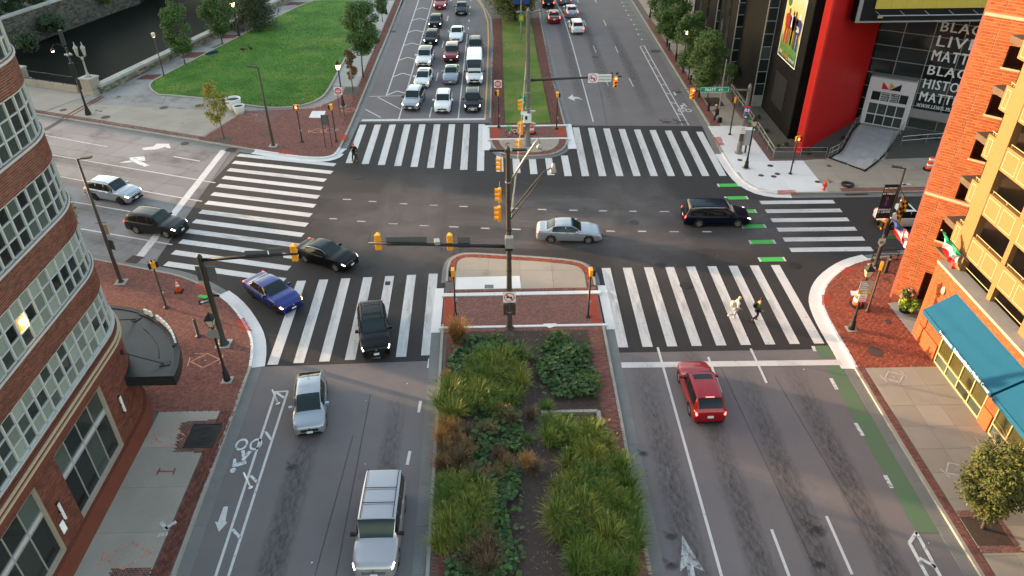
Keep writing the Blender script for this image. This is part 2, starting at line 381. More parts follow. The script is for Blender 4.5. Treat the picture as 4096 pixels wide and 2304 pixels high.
# fresh asphalt over the crossing
FR = [(-15.4, 35.25), (-3.2, 35.55), (-3.2, 35.9), (7, 35.95), (20.9, 35.9), (22.5, 40), (30, 45), (90, 46.2), (90, 57.5), (22.5, 58), (21.8, 71.5), (7.1, 72.3), (-1.4, 73.4), (-14.4, 74.0), (-16, 67), (-24.3, 68.4), (-25.2, 60), (-25.2, 48), (-24.8, 45.5), (-18, 40)]
sheet('fresh_asphalt', FR, .004, 'asphalt_fresh', road)
# concrete carriageway to the left: panels with joints
cr = sheet('concrete_base', [(-25.2, 44.5), (-25.2, 69), (-95, 97), (-95, 68)], .003, 'tar', road)
e1 = Vector((-1, .385)).normalized(); e2 = Vector((.385, 1)).normalized()
me_n = 0
CV = [(-25.25, 45), (-25.25, 69), (-70, 86), (-70, 60.5)][::-1]
if area(CV) < 0: CV = CV[::-1]
for i in range(0, 11):
    for j in range(-1, 8):
        o = Vector((-24.6, 47.0)) + e1*(i*4.6) + e2*(j*3.05-1.2)
        c = [o, o+e1*4.57, o+e1*4.57+e2*3.02, o+e2*3.02]; c = [(p.x, p.y) for p in c]
        if area(c) < 0: c = c[::-1]
        c = clip(c, CV)
        if len(c) > 2 and abs(area(c)) > .3:
            MB().prism(c, 0, .008+.001*((i+j) % 2)).build('concrete_panel', 'concrete_road', road)
# ---------------------------------------------------------------- markings: each bar is a piece of the road
def mark(name, pts, m='line_paint', z=.012): return sheet(name, pts if area(pts) > 0 else pts[::-1], z, m, road)
def bar(a, b, w, m='line_paint', name='lane_line', z=.012):
    a = Vector(a); b = Vector(b); d = (b-a).normalized(); n = Vector((-d.y, d.x))*w/2
    return mark(name, [tuple(a-n), tuple(b-n), tuple(b+n), tuple(a+n)], m, z)
for i in range(7):                                                     # near left crosswalk
    x = -13.83+1.535*i; bar((x, 35.45+.1*i), (x-.15, 44.6+.1*i), .63, name='crosswalk_bar')
for i in range(9):                                                     # near right crosswalk
    x = 7.55+1.525*i; bar((x-.05, 36.45), (x+.03, 45.53), .63, name='crosswalk_bar')
for i in range(9):                                                     # far left crosswalk
    x = -13.68+1.508*i; bar((x, 64.1-.26*i), (x+.0, 73.3-.04*i), .64, name='crosswalk_bar')
for i, (y0, y1) in enumerate([(61.76, 65.2), (61.45, 64.55), (61.16, 64.3), (60.9, 64.5), (60.65, 65.0)]):
    x = .13+1.505*i; bar((x, y0), (x, y1), .64, name='crosswalk_bar')
for i in range(9):                                                     # far right crosswalk
    x = 7.75+1.51*i; bar((x-.08, 60.58-.05*i), (x+.1, 71.75-.2*i), .64, name='crosswalk_bar')
for i in range(13):                                                    # left crosswalk
    y = 66.3-1.59*i; bar((-24.4, y), (-15.2 if i > 1 else -14.9, y-2.55), .62, name='crosswalk_bar')
for i in range(6):                                                     # right crosswalk
    y = 55.1-1.505*i; bar((21.55, y), (27.65, y-.06), .6, name='crosswalk_bar')
bar((-14.0, 74.5), (-1.25, 74.35), .5, name='stop_line', z=.0155); bar((7.15, 34.75), (20.35, 34.6), .5, name='stop_line', z=.0155)
bar((-26.07,67.45), (-26.67,47.74), .62, name='stop_line', z=.0155)
for a, b_ in (((18.81,58.4),(20.68,58.33)), ((18.83,56.03),(20.77,55.96)), ((18.91,53.69),(20.79,53.62)), ((18.91,51.23),(20.81,51.16)), ((18.84,48.82),(20.81,48.75)), ((18.82,46.34),(20.77,46.27))):
    ax, ay = a; bx, by = b_; y = (ay+by)/2
    bar((ax+.15, y), (bx-.15, y), .58, 'line_green', 'bike_crossing_block', .012); bar((ax, y), (ax+.14, y), .58, name='bike_crossing_edge'); bar((bx-.14, y), (bx, y), .58, name='bike_crossing_edge')
for a, b_ in (((-13.08,56.91),(-12.37,56.84)), ((-10.86,56.47),(-10.21,56.4)), ((-8.24,55.98),(-7.61,55.91)), ((-5.75,55.61),(-5.05,55.56)), ((-3.26,55.31),(-2.57,55.27)), ((0.92,54.84),(1.52,54.8)), ((3.15,54.56),(3.84,54.51)), ((5.69,54.33),(6.37,54.29)), ((8.09,54.13),(8.76,54.11)), ((10.52,54),(11.13,53.96)), ((12.97,53.85),(13.77,53.82)),
        ((-13.62,53.59),(-13.01,53.54)), ((-11.33,53.09),(-10.64,53.03)), ((-8.8,52.62),(-8.06,52.55)), ((-6.28,52.21),(-5.54,52.14)), ((-3.95,51.94),(-3.21,51.87)), ((-1.46,51.62),(-0.78,51.58)), ((0.98,51.39),(1.64,51.33)), ((8.27,50.85),(8.93,50.78)), ((10.72,50.72),(11.36,50.68)), ((13.14,50.6),(13.86,50.55)), ((15.67,50.49),(16.37,50.45))):
    bar(a, b_, .14, name='guide_dash')
# near left street: bike lane
for a, b_, w in (((-13.06,32.94),(-12.85,19.69), .13), ((-12.38,33),(-12.3,20.87), .13), ((-13.17,32.98),(-12.35,33.04), .12), ((-4.39,35.72),(-4.42,34.86), .16), ((-4.65,31.99),(-4.69,31.05), .16), ((-4.91,28.15),(-4.97,27.19), .16)):
    bar(a, b_, w, 'line_paint')
for a, b_ in (((-12.97,32.91),(-12.39,32.41)), ((-12.89,29.82),(-12.4,29.19)), ((-12.85,26.69),(-12.36,26.2)), ((-12.82,23.39),(-12.34,22.89))): bar(a, b_, .14, 'line_broken')
def bike_symbol(o, fwd, s=1.0, m='line_paint'):
    f = Vector(fwd).normalized(); r = Vector((f.y, -f.x)); o = Vector(o)
    P = lambda x, y: tuple(o+r*(x*s)+f*(y*s))
    for cx in (-.42, .42):
        n = 16; ring = [P(cx+.36*math.cos(2*math.pi*k/n), .36*1.35*math.sin(2*math.pi*k/n)) for k in range(n)]; inn = [P(cx+.24*math.cos(2*math.pi*k/n), .24*1.35*math.sin(2*math.pi*k/n)) for k in range(n)]
        if area(ring) < 0: ring = ring[::-1]; inn = inn[::-1]
        MB().prism(ring, .012, .012, [inn]).build('bike_symbol_wheel', m, road)
    for pl in ([(-.35, .55), (-.1, .5), (.1, 1.2), (-.1, 1.3)], [(-.2, 1.25), (.3, 1.45), (.42, 1.1), (.55, 1.15), (.45, 1.75), (.1, 1.7), (-.3, 1.5)], [(.1, .45), (.3, .5), (.1, 1.0), (-.05, .95)]):
        mark('bike_symbol_rider', [P(*p) for p in pl], m)
    mark('bike_symbol_head', [P(.32+.17*math.cos(k*.785), 2.0+.2*math.sin(k*.785)) for k in range(8)], m)
bike_symbol((-13.52,28.87), (-.02, -1), .9, 'line_broken')
bike_symbol((19.7,75.88), (0, 1), .95, 'line_paint')
def arrow(pts, m='line_paint'): return mark('lane_arrow', pts, m)
arrow([(-13.64,24.74),(-13.43,24.76),(-13.3,23.86),(-13.19,23.8),(-13.43,23.26),(-13.8,23.87),(-13.64,23.82)])
# near right street
bar((9.63,36.38), (9.51,20.18), .14, name='lane_line')
for a, b_ in (((12.52,35.36),(12.51,32.17)), ((15.32,36.08),(15.34,32.9)), ((12.47,22.68),(12.48,20.1)), ((15.31,23.37),(15.28,20.19))): bar(a, b_, .14)
arrow([(8.23,22.46),(8.82,20.5),(8.38,20.78),(8.35,20.21),(8.05,20.22),(8.09,20.83),(7.74,20.56)], 'line_broken')
for a, b_ in (((19.21,36.21),(19.17,35.71)), ((19.2,33.2),(19.19,32.23)), ((19.17,29.5),(19.19,28.55)), ((19.18,25.79),(19.16,24.97))): bar(a, b_, .2, 'line_broken')
mark('green_lane', [(19.32,36.24),(20.17,36.22),(20.22,35.07),(19.26,35.07)], 'lane_green', .009)
mark('green_lane', [(19.3,34.44),(20.24,34.42),(20.17,30.65),(20.29,28.26),(20.59,22.22),(19.15,22.3),(19.19,28.29)], 'lane_green', .009)
for a, b_ in (((19.14,22.35),(19.11,19.83)), ((18.55,21.76),(18.54,19.84)), ((18.55,21.76),(19.17,22.35)), ((18.64,20.95),(19.14,20.44))): bar(a, b_, .16, 'line_broken')
# far left street: buffered lane with chevrons
bar((-12.1, 128), (-12.28, 81.7), .14); bar((-9.87, 128), (-10.2, 74.6), .14)
for k in range(8):
    y = 81.9+6.15*k
    bar((-12.2, y), (-11.22, y+1.25), .2, name='chevron_line', z=.0125); bar((-11.22, y+1.25), (-10.1, y+.35), .2, name='chevron_line', z=.0123)
bar((-14.23,81.49), (-10.51,81.59), .13); bar((-13.14,81.19), (-10.28,77.47), .13); bar((-14.05,77.63), (-12.11,75.17), .13)
bar((-3.93, 105.4), (-4.06, 74.6), .14)
for y in (75.0, 86.3, 99.4, 112.2, 124): bar((-7.05, y), (-7.0, y+3.0), .14)
for y in (107.8, 111.8, 115.6, 119.5, 123.8): bar((-3.87, y), (-3.86, y+1), .15)
yl = [(-1.28, 74.6), (-1.13, 86.6), (-1.03, 102.6), (-1.14, 111.2), (-1.77, 118.7), (-2.76, 124.4)]
for a, b_ in zip(yl, yl[1:]): bar(a, b_, .17, 'line_yellow', z=.016)
# far right street
for a, b_ in (((9.76,73.14),(9.98,99.14)), ((9.98,99.14),(9.96,114.27)), ((9.96,114.27),(9.45,122.14)), ((9.45,122.14),(9.08,129.13))): bar(a, b_, .13)
for a, b_ in (((12.68,99.31),(12.7,96.17)), ((15.56,111.81),(15.55,108.66)), ((15.51,99.06),(15.49,96.05)), ((12.63,85.8),(12.68,83.76)), ((15.42,86.38),(15.47,83.42)), ((12.72,111.95),(12.73,108.94)), ((15.7,124.35),(15.7,121.66)), ((12.96,125.36),(12.87,121.8))): bar(a, b_, .12)
bar((18.72,98.74), (18.65,71.91), .13); bar((19.29,99.01), (19.25,71.89), .13)
bar((18.72,98.74), (19.29,99.01), .13)
for a, b_ in (((18.76,96.18),(19.26,96.15)), ((18.71,92.93),(19.23,92.9)), ((18.74,90),(19.27,89.83)), ((18.72,87.08),(19.22,86.82)), ((18.68,84.18),(19.22,83.8)), ((18.69,81.34),(19.2,80.81)), ((18.67,78.45),(19.19,77.84)), ((18.64,75.16),(19.2,74.66))): bar(a, b_, .14)
for a, b_ in (((19.57,121.79),(20.84,121.56)), ((19.49,119.35),(20.77,119.12)), ((19.46,116.83),(20.59,116.62)), ((19.42,114.17),(20.57,113.97)), ((19.43,111.62),(20.58,111.42)), ((19.48,109.16),(20.62,108.97)), ((19.41,106.66),(20.58,106.47)), ((19.29,104.2),(20.56,104.01)), ((19.35,101.82),(20.51,101.64))):
    bar(a, b_, .5, 'green_faded', 'bike_crossing_block', .011); bar(a, (a[0]+.18, a[1]), .5, name='bike_crossing_edge')
arrow([(7.73,80.12),(8.38,81.26),(8.34,80.51),(8.96,80.36),(9.35,79.44),(8.84,79.87),(8.39,79.77),(8.45,79.16)])
mark('lane_arrow', [(19.49,81.52),(19.8,81.59),(19.81,80.54),(19.54,80.46),(19.62,81.3)], 'line_broken')
# left street: lane lines and arrows
for a, b_ in (((-42.08,67),(-24.77,60.45)), ((-39.02,62.19),(-24.83,56.97)), ((-35.94,57.37),(-29.95,55.3)), ((-32.95,52.63),(-24.86,49.92)), ((-30.37,66.16),(-27.55,65.03)), ((-45.17,71.85),(-37.58,68.7))): bar(a, b_, .13, 'line_paint' if b_[0] > -30 else 'line_old')
arrow([(-34.15,68.26),(-33.12,68.62),(-33.1,69.26),(-31.87,69.21),(-31.29,68.08),(-31.69,68.16),(-31.93,68.48),(-32.6,67.89),(-33.75,67.78)], 'line_paint')
arrow([(-35.01,64.93),(-34.1,65.48),(-34.46,66.08),(-33.14,66.33),(-32.68,65.37),(-33.12,65.3),(-31.88,64.25),(-32.28,64.03),(-33.62,65.03)], 'line_broken')
# manholes, drains, cracks, stains
def manhole(c, r=.34, m='iron', par=road, z=.013, name='manhole_cover'):
    o = MB().lathe([(r*1.12, 0), (r*1.12, .004), (r, .006), (r, .003), (r*.6, .007), (r*.5, .004), (0.01, .006)], (0, 0, 0), 20).build(name, m, par); o.location = (c[0], c[1], z); return o
for c in ((-12.43,61.05),(10.65,52.07),(11.57,45.75),(21.16,45.42),(16.93,56.22),(12.78,43.1),(18.71,55.65),(12.39,94.43),(12.39,94.54),(30.85,51.41),(-7.01,44.33),(-30.31,69.15)): manhole(c, .36, 'iron')
mark('tar_patch', [(-8.08,44.33),(-7.7,44.32),(-7.69,43.82),(-8.04,43.83)], 'tar', .014)
def grate(p0, p1, d, par=road, n=9, z=.016):
    """storm drain: frame with bars from p0 to p1, d deep"""
    a = Vector((*p0, 0)); b_ = Vector((*p1, 0)); u = (b_-a); L = u.length; t = thing('storm_drain', None, None, (0, 0, 0)) if False else None
    rz = math.atan2(u.y, u.x)
    g = MB().box((L/2, d/2, -.03), (L, d, .02)).build('drain_pit', 'tar', par); g.location = (a.x, a.y, z+.022); g.rotation_euler = (0, 0, rz)
    mb = MB()
    for k in range(n): mb.box(((k+.5)*L/n, d/2, 0), (L/n*.45, d, .02))
    mb.box((L/2, 0, 0), (L, .05, .024)).box((L/2, d, 0), (L, .05, .024))
    g = mb.build('drain_grate', 'rust_iron', par); g.location = (a.x, a.y, z); g.rotation_euler = (0, 0, rz)
grate((-27.51,47.55), (-26.54,47.28), .9); grate((-26,67.27), (-24.96,66.92), .8); grate((29.01,56.07), (30.97,56.08), .8); grate((19.77,96.13), (20.94,96.08), .9); grate((-14.74,66.23), (-14.15,66.06), .9); grate((-14.79,106.77), (-13.96,106.73), .8); grate((27.96,46.97), (29.37,46.93), .7)
def stain(pts, m='oil'): return mark('oil_stain', pts, m, .0185)
def strip_stain(a, b_, w, m='oil'):
    a = Vector(a); b_ = Vector(b_); d = b_-a; L = d.length
    o = MB().prism([(-w/2, -L/2), (w/2, -L/2), (w/2, L/2), (-w/2, L/2)], 0, 0).build('tyre_stain', m, road)
    c = (a+b_)/2; o.location = (c.x, c.y, .0185); o.rotation_euler = (0, 0, math.atan2(d.y, d.x)-math.pi/2)
for x, w, y0, y1 in ((8.35, 1.7, 6, 37), (11.35, 1.5, 12, 31), (11.4, 1.5, 28, 37), (14.15, 1.6, 8, 35.5), (17.15, 1.6, 12, 35.5), (-6.0, 1.3, 10, 34), (-10.5, 1.6, 12, 34), (-5.5, 1.4, 75, 125), (9.2, 1.6, 73, 120), (12.6, 1.6, 73, 120), (16, 1.5, 73, 112), (-2.6, 1.2, 75, 110), (-8.6, 1.3, 75, 122)):
    strip_stain((x, y0), (x+.05, y1), w)
for p, q, w in (((-62, 74), (-26, 60.2), 1.9), ((-62, 70.4), (-26, 56.6), 1.9), ((-62, 66.5), (-26, 52.8), 1.9), ((-58, 61), (-26, 49.2), 1.6)): strip_stain(p, q, w, 'oil_x')
for p, q, w in (((-19, 57.5), (26, 54.2), 2.6), ((-19, 54), (26, 51.0), 2.6), ((-18, 50), (26, 48.4), 2.4), ((-9, 47.5), (-9, 62), 2.4), ((-5.5, 47.5), (-5.5, 62), 2.4), ((9.5, 47), (9.8, 60), 2.4), ((13, 47), (13.2, 60), 2.4)): strip_stain(p, q, w, 'polished_sunlit')
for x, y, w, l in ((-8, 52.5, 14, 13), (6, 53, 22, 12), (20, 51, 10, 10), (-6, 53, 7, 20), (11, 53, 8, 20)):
    o = MB().prism([(-w/2, -l/2), (w/2, -l/2), (w/2, l/2), (-w/2, l/2)], 0, 0).build('sunlit_worn_patch', 'worn_sunlit', road); o.location = (x, y, .006+.0004*(x % 7))  # broad pale patches: wear plus painted sunlight over the middle of the junction
for x in (7.7, 9.1, 10.7, 12.1, 13.5, 14.9, 16.5, 17.9): strip_stain((x, 35.5), (x, 47), .9, 'tyre_wear'); strip_stain((x, 59.5), (x, 73), .9, 'tyre_wear')
for x in (-12.6, -11.2, -9.2, -7.8, -6, -4.9, -2.6): strip_stain((x, 34.5), (x, 46.5), .9, 'tyre_wear'); strip_stain((x-.4, 61), (x-.4, 74.5), .8, 'tyre_wear')
for p, q in (((-26, 63.5), (-14, 59.6)), ((-26, 59.8), (-14, 56)), ((-26, 56), (-14, 52.4)), ((-26, 52.4), (-14, 49)), ((20.5, 54), (29, 53.8)), ((20.5, 50), (29, 49.8))): strip_stain(p, q, 1.8, 'tyre_wear')
for c, r in (((7.26,27.77), .35), ((7.65,22.57), .35), ((7.39,21.03), .4), ((14.52,22.82), .6), ((18.61,72.97), .9), ((17.13,73.03), .7), ((-10.89,27.39), .4), ((13.99,20.9), .4), ((20.12,81.71), .6)):
    o = MB().prism([(r*math.cos(k*.524), r*1.2*math.sin(k*.524)) for k in range(12)], 0, 0).build('oil_spot', 'spill', road); o.location = (c[0], c[1], .0195)
for a, b_, w in (((-7.57,32.63),(-7.53,20.74), .05), ((13.05,34.29),(13.77,20.16), .05), ((15.99,33.42),(16.79,23.06), .05), ((-5.71,75.58),(-4.01,124.51), .05), ((11.04,72.04),(12.87,108.45), .05), ((1.77,59.69),(10.63,54.73), .09), ((10.63,54.73),(14.95,54.57), .09), ((-10.08,51.84),(-10.13,49.91), .12), ((-8.46,20.77),(-8.07,29.35), .05)):
    bar(a, b_, w*.7, 'seam', 'road_seam', .0135)

# ---------------------------------------------------------------- pavements
def brick_mesh(l, w, h, name='brick'):
    a, b = l/2, w/2; c = .006
    return MB().add([(-a, -b, 0), (a, -b, 0), (a, b, 0), (-a, b, 0), (-a+c, -b+c, h), (a-c, -b+c, h), (a-c, b-c, h), (-a+c, b-c, h)], [(4, 5, 6, 7), (0, 1, 5, 4), (1, 2, 6, 5), (2, 3, 7, 6), (3, 0, 4, 7)]).mesh(name)
BRK = {}
def pave(poly, z, m, par, pattern='herring', L=.2, W=.1, ang=0.0, single=0, holes=(), z0=None, gap=.01, near=(0, 0)):
    """brick pavers filling a polygon: real bricks with recessed joints; the `single` nearest are objects of their own"""
    ca, sa = math.cos(ang), math.sin(ang)
    rp = [(x*ca+y*sa, -x*sa+y*ca) for x, y in poly]
    x0, x1 = min(p[0] for p in rp), max(p[0] for p in rp); y0, y1 = min(p[1] for p in rp), max(p[1] for p in rp)
    out = []
    i0, i1, j0, j1 = int(x0/W)-2, int(x1/W)+2, int(y0/W)-2, int(y1/W)+2
    if pattern == 'herring':
        for i in range(i0, i1):
            for j in range(j0, j1):
                d = (i-j) % 4
                if d == 0: out.append(((i+1)*W, (j+.5)*W, 0))
                elif d == 3: out.append(((i+.5)*W, (j+1)*W, 1))
    elif pattern == 'run':
        for j in range(j0, j1):
            for i in range(int(x0/L)-2, int(x1/L)+2): out.append(((i+.5+.5*(j % 2))*L, (j+.5)*W, 0))
    elif pattern == 'soldier':
        for j in range(j0, j1):
            for i in range(int(x0/L)-2, int(x1/L)+2): out.append(((i+.5)*L, (j+.5)*W, 0))
    res = []
    for x, y, r in out:
        if x < x0 or x > x1 or y < y0 or y > y1: continue
        wx, wy = x*ca-y*sa, x*sa+y*ca
        if inside((wx, wy), poly) and not any(inside((wx, wy), h) for h in holes): res.append((wx, wy, ang+(math.pi/2 if r else 0)))
    res.sort(key=lambda p: (p[0]-near[0])**2+(p[1]-near[1])**2)
    key = (L, W)
    if key not in BRK: BRK[key] = brick_mesh(L-gap, W-gap, .03)
    rng = random.Random(len(res))
    me = BRK[key].copy(); me.materials.append(MT[m])
    for x, y, a in res[:single]:
        obj('brick', me, None, par, loc=(x, y, z-.03+rng.uniform(-.003, .003)), rz=a)
    mb = MB(); base = [v.co.copy() for v in me.vertices]; fs = [tuple(p.vertices) for p in me.polygons]
    for x, y, a in res[single:]:
        c, s_ = math.cos(a), math.sin(a); dz = z-.03+rng.uniform(-.003, .003)
        mb.add([(x+v.x*c-v.y*s_, y+v.x*s_+v.y*c, dz+v.z) for v in base], fs)
    if mb.v: mb.build('brick_paving', m, par, kind='stuff')
    return len(res)
def slabs(poly, z, m, par, dx, dy, ang=0.0, org=(0, 0), th=.06, gap=.014, name='paving_slab', skip=None):
    """concrete slabs: grid cells clipped to a convex polygon, each an object"""
    if area(poly) < 0: poly = poly[::-1]
    u = Vector((math.cos(ang), math.sin(ang))); v = Vector((-u.y, u.x)); o = Vector(org)
    pr = [((Vector(p)-o).dot(u), (Vector(p)-o).dot(v)) for p in poly]
    i0, i1 = math.floor(min(p[0] for p in pr)/dx), math.ceil(max(p[0] for p in pr)/dx); j0, j1 = math.floor(min(p[1] for p in pr)/dy), math.ceil(max(p[1] for p in pr)/dy)
    for i in range(i0, i1):
        for j in range(j0, j1):
            c = [(i*dx+gap/2, j*dy+gap/2), ((i+1)*dx-gap/2, j*dy+gap/2), ((i+1)*dx-gap/2, (j+1)*dy-gap/2), (i*dx+gap/2, (j+1)*dy-gap/2)]
            c = [tuple(o+u*a+v*b) for a, b in c]; c = clip(c, poly)
            if len(c) < 3 or abs(area(c)) < .05: continue
            MB().prism(c, z-th, z+random.uniform(-.002, .002)).build(name, m, par)
def kerb(line, par, m='kerb_stone', gm='gutter', gw=.62, w=.17, h=.15, seg=2.6, name='kerb_stone'):
    """kerb stones along a line (pavement on the left) with a gutter strip on the right"""
    inn = offset(line, w); out = offset(line, -gw)
    L = 0; cur = [0]
    groups = []
    for i in range(1, len(line)):
        d = math.dist(line[i-1], line[i])
        if d > seg*1.5:
            n = max(1, round(d/seg))
            for k in range(n):
                f = lambda ln, t: (ln[i-1][0]+(ln[i][0]-ln[i-1][0])*t, ln[i-1][1]+(ln[i][1]-ln[i-1][1])*t)
                g = .004/d*1.5
                groups.append(([f(line, k/n+g), f(line, (k+1)/n-g)], [f(inn, k/n+g), f(inn, (k+1)/n-g)], [f(out, k/n+g), f(out, (k+1)/n-g)]))
        else:
            groups.append(([line[i-1], line[i]], [inn[i-1], inn[i]], [out[i-1], out[i]]))
    for a, b, o in groups:
        c = ((a[0][0]+a[1][0])/2, (a[0][1]+a[1][1])/2)
        if not (-60 < c[0] < 45 and 10 < c[1] < 135): pass
        pl = a+b[::-1]
        MB().prism(pl if area(pl) > 0 else pl[::-1], 0, h).build(name, m, par)
        if gm:
            pl = o+a[::-1]
            MB().prism(pl if area(pl) > 0 else pl[::-1], 0, .014).build('gutter_slab', gm, par)
def crop(line, y0=None, y1=None, x0=None, x1=None):
    return [p for p in line if (y0 is None or p[1] >= y0) and (y1 is None or p[1] <= y1) and (x0 is None or p[0] >= x0) and (x1 is None or p[0] <= x1)]
def diamond(c, s, par, m='chalk_orange', rz=0, z=.158, arms=True):
    c = Vector(c); ca, sa = math.cos(rz), math.sin(rz); P = lambda x, y: (c.x+(x*ca-y*sa)*s, c.y+(x*sa+y*ca)*s)
    seg = [((-1, 0), (0, .8)), ((0, .8), (1, 0)), ((1, 0), (0, -.8)), ((0, -.8), (-1, 0))]
    if arms: seg += [((-1.15, .5), (-1.1, -.5)), ((1.15, .5), (1.1, -.5)), ((-.08, 0), (.08, 0.02))]
    mb = MB()
    for a, b in seg:
        a = Vector(P(*a)); b = Vector(P(*b)); d = (b-a).normalized(); n = Vector((-d.y, d.x))*.035
        mb.add([(*(a-n), z), (*(b-n), z), (*(b+n), z), (*(a+n), z)], [(0, 1, 2, 3)])
    mb.build('spray_mark', m, par)
def strokes(segs, par, m, w=.08, z=.158, name='spray_mark'):
    mb = MB()
    for a, b in segs:
        a = Vector(a); b = Vector(b); d = (b-a).normalized(); n = Vector((-d.y, d.x))*w/2
        mb.add([(*(a-n), z), (*(b-n), z), (*(b+n), z), (*(a+n), z)], [(0, 1, 2, 3)])
    return mb.build(name, m, par)
# ---- near left corner
def pavement(name, poly, label, z=.12, m='mortar', holes=()):
    return MB().prism(poly if area(poly) > 0 else poly[::-1], 0, z, holes).build(name, m, label=label, kind='structure')
BL_OUT = [(-19.2, -12), (-19.2, 29.6)] + [(-23.4+4.2*math.cos(R(a)), 29.6+4.2*math.sin(R(a))) for a in range(0, 91, 10)] + [(-95, 33.8)]
pl = offset(K_LN, .17)
P_LN = pavement('pavement', pl + [(-95, 33.9)] + BL_OUT[::-1][1:], 'red brick corner pavement beside the curved brick building')
kerb(K_LN[:4], P_LN); kerb(K_LN[3:15], P_LN, 'concrete_white', 'concrete_white', .75); kerb(K_LN[14:], P_LN)
inner = offset(K_LN, .18)
cor = [p for p in inner if p[1] > 30] ; cor = [(-14.98, 31.4)] + cor[:-1] + [(-45, 53.2), (-45, 36.4), (-23.4, 33.9)] + [(-23.4+4.25*math.cos(R(a)), 29.6+4.25*math.sin(R(a))) for a in range(85, 20, -10)] + [(-19.2, 31.4)]
pave(cor, .152, 'paver', P_LN, 'herring', ang=R(0), single=300, near=(-16, 30))
slabs([(-19.1, 8), (-15.75, 8), (-15.75, 31.38), (-19.1, 31.38)], .15, 'concrete_dark', P_LN, 3.4, 2.72, 0, (-19.15, 1.46))
pave([(-15.72, 8), (-14.85, 8), (-14.85, 31.38), (-15.72, 31.38)], .152, 'paver_dark', P_LN, 'run', single=0, ang=R(90))
# red warning strips and marks
def tactile(pts, par, z=.156): return pave(pts, z, 'tactile_red', par, 'soldier', .1, .1, gap=.012)
tactile([(-21.32,43.91),(-21.05,44.35),(-19.91,43.62),(-20.05,43.06)], P_LN); tactile([(-17.27,39.86),(-16.77,40.09),(-15.95,38.75),(-16.55,38.63)], P_LN)
diamond((-17.94,35.79), .85, P_LN, rz=.1); diamond((-17.77,29.36), .8, P_LN, rz=.1); diamond((-17.15,21.97), .95, P_LN, rz=.15)
strokes([((-18.78,36.48),(-18.2,36.46)), ((-18.62,36.14),(-18.07,36.21))], P_LN, 'chalk_orange', .05)
strokes([((-17.56,26.75),(-17.55,27.21)), ((-17.56,26.98),(-16.76,26.96)), ((-16.73,26.73),(-16.78,27.19))], P_LN, 'chalk_red', .09)
strokes([((-16.28,23.79),(-15.87,23.36)), ((-15.94,23.41),(-15.57,23.8))], P_LN, 'chalk_white', .18)
text_obj('363', .32, 'chalk_white', frame((*(-16.18,22.96), .158), (1, .05, 0), (0, 1, 0)), P_LN, bold=.01)
strokes([((-20.54,42.76),(-19.9,42.55))], P_LN, 'line_green', .3)
strokes([((-20.55,30.68),(-20.33,30.61))], P_LN, 'chalk_white', .05)
# tree grate and its brick frame
tg = thing('tree_grate', 'black round-slotted iron tree grate in brick frame by the kerb', 'grate', (*(-16.08,29.44), .15))
mb = MB().box((0, 0, .006), (1.55, 1.75, .02)); mb.build('grate_plate', 'tar', tg)
for rr in (.18, .32, .46, .6, .72): 
    ring = [(rr*math.cos(k*.2618), rr*math.sin(k*.2618)) for k in range(24)]; MB().prism(ring, .016, .03, [[(p[0]*(rr-.06)/rr, p[1]*(rr-.06)/rr) for p in ring]]).build('grate_ring', 'iron', tg)
mb = MB()
for s_ in (-1, 1): mb.box((s_*.76, 0, .024), (.06, 1.75, .02)).box((0, s_*.86, .024), (1.5, .06, .02))
mb.build('grate_frame', 'iron', tg)
pave([(-17.62,30.53),(-15.32,30.73),(-15.31,28.22),(-17.22,28.28)], .158, 'paver_dark', P_LN, 'run')
gx = (-16.53,20.88)
pave([(gx[0]-1, 18), (-15.75, 18), (-15.75, gx[1]+.45), (gx[0]-1, gx[1]+.45)], .158, 'paver_dark', P_LN, 'run')
# ---- near right pavement
pl = offset(K_RN, .17)
P_RN = pavement('pavement', pl + [(90, -12)], 'sunlit brick corner and tan concrete pavement under the blue awning')
kerb(K_RN[:3], P_RN); kerb(K_RN[2:-3], P_RN, 'concrete_white', 'concrete_white', .75); kerb(K_RN[-4:], P_RN)
inn = offset(K_RN, .18)
cor = [(40, 46.6), (30, 46.5)] + [p for p in inn if 33.95 <= p[1] < 46.2] + [(21.25, 33.95), (25.8, 33.95), (25.8, 36.3), (25.7, 36.78), (25.65, 40.4), (29, 40.9), (40, 41)]
pave(cor, .152, 'paver_warm', P_RN, 'herring', single=300, near=(21, 32))
tactile([(24.08,44.4),(24.76,44.94),(25.15,44.49),(24.21,43.78)], P_RN); tactile([(21.64,41.46),(22.26,41.55),(21.91,40.37),(21.23,40.32)], P_RN)
slabs([(21.47, 10), (25.8, 10), (25.8, 33.9), (21.47, 33.9)], .15, 'concrete_tan', P_RN, 1.45, 1.63, 0, (21.47, 1.3))
pave([(21.03, 8), (21.46, 8), (21.46, 33.9), (21.08, 33.9)], .152, 'paver', P_RN, 'soldier', single=120, near=(21, 26))
sheet('doorway_slab', [(25.7, 36.5), (29.5, 36.5), (29.5, 41), (25.65, 40.4)], .157, 'concrete', P_RN)
TP = [(21.4,22.96),(23.17,23.01),(22.99,21.41),(21.44,21.41)]
sheet('tree_pit', [(21.47, 21.4), (23.1, 21.4), (23.1, 23.0), (21.47, 23.0)], .165, 'mulch', P_RN)
for q in ([(21.47, 21.0), (23.4, 21.0), (23.4, 21.4), (21.47, 21.4)], [(21.47, 23.0), (23.4, 23.0), (23.4, 23.38), (21.47, 23.38)], [(23.1, 21.4), (23.4, 21.4), (23.4, 23.0), (23.1, 23.0)]): pave(q, .158, 'paver', P_RN, 'soldier' if q[0][0] > 23 else 'run')
diamond((22.82,33.04), .62, P_RN, 'chalk_white', .2); diamond((22.81,25.93), .62, P_RN, 'chalk_white', .3)
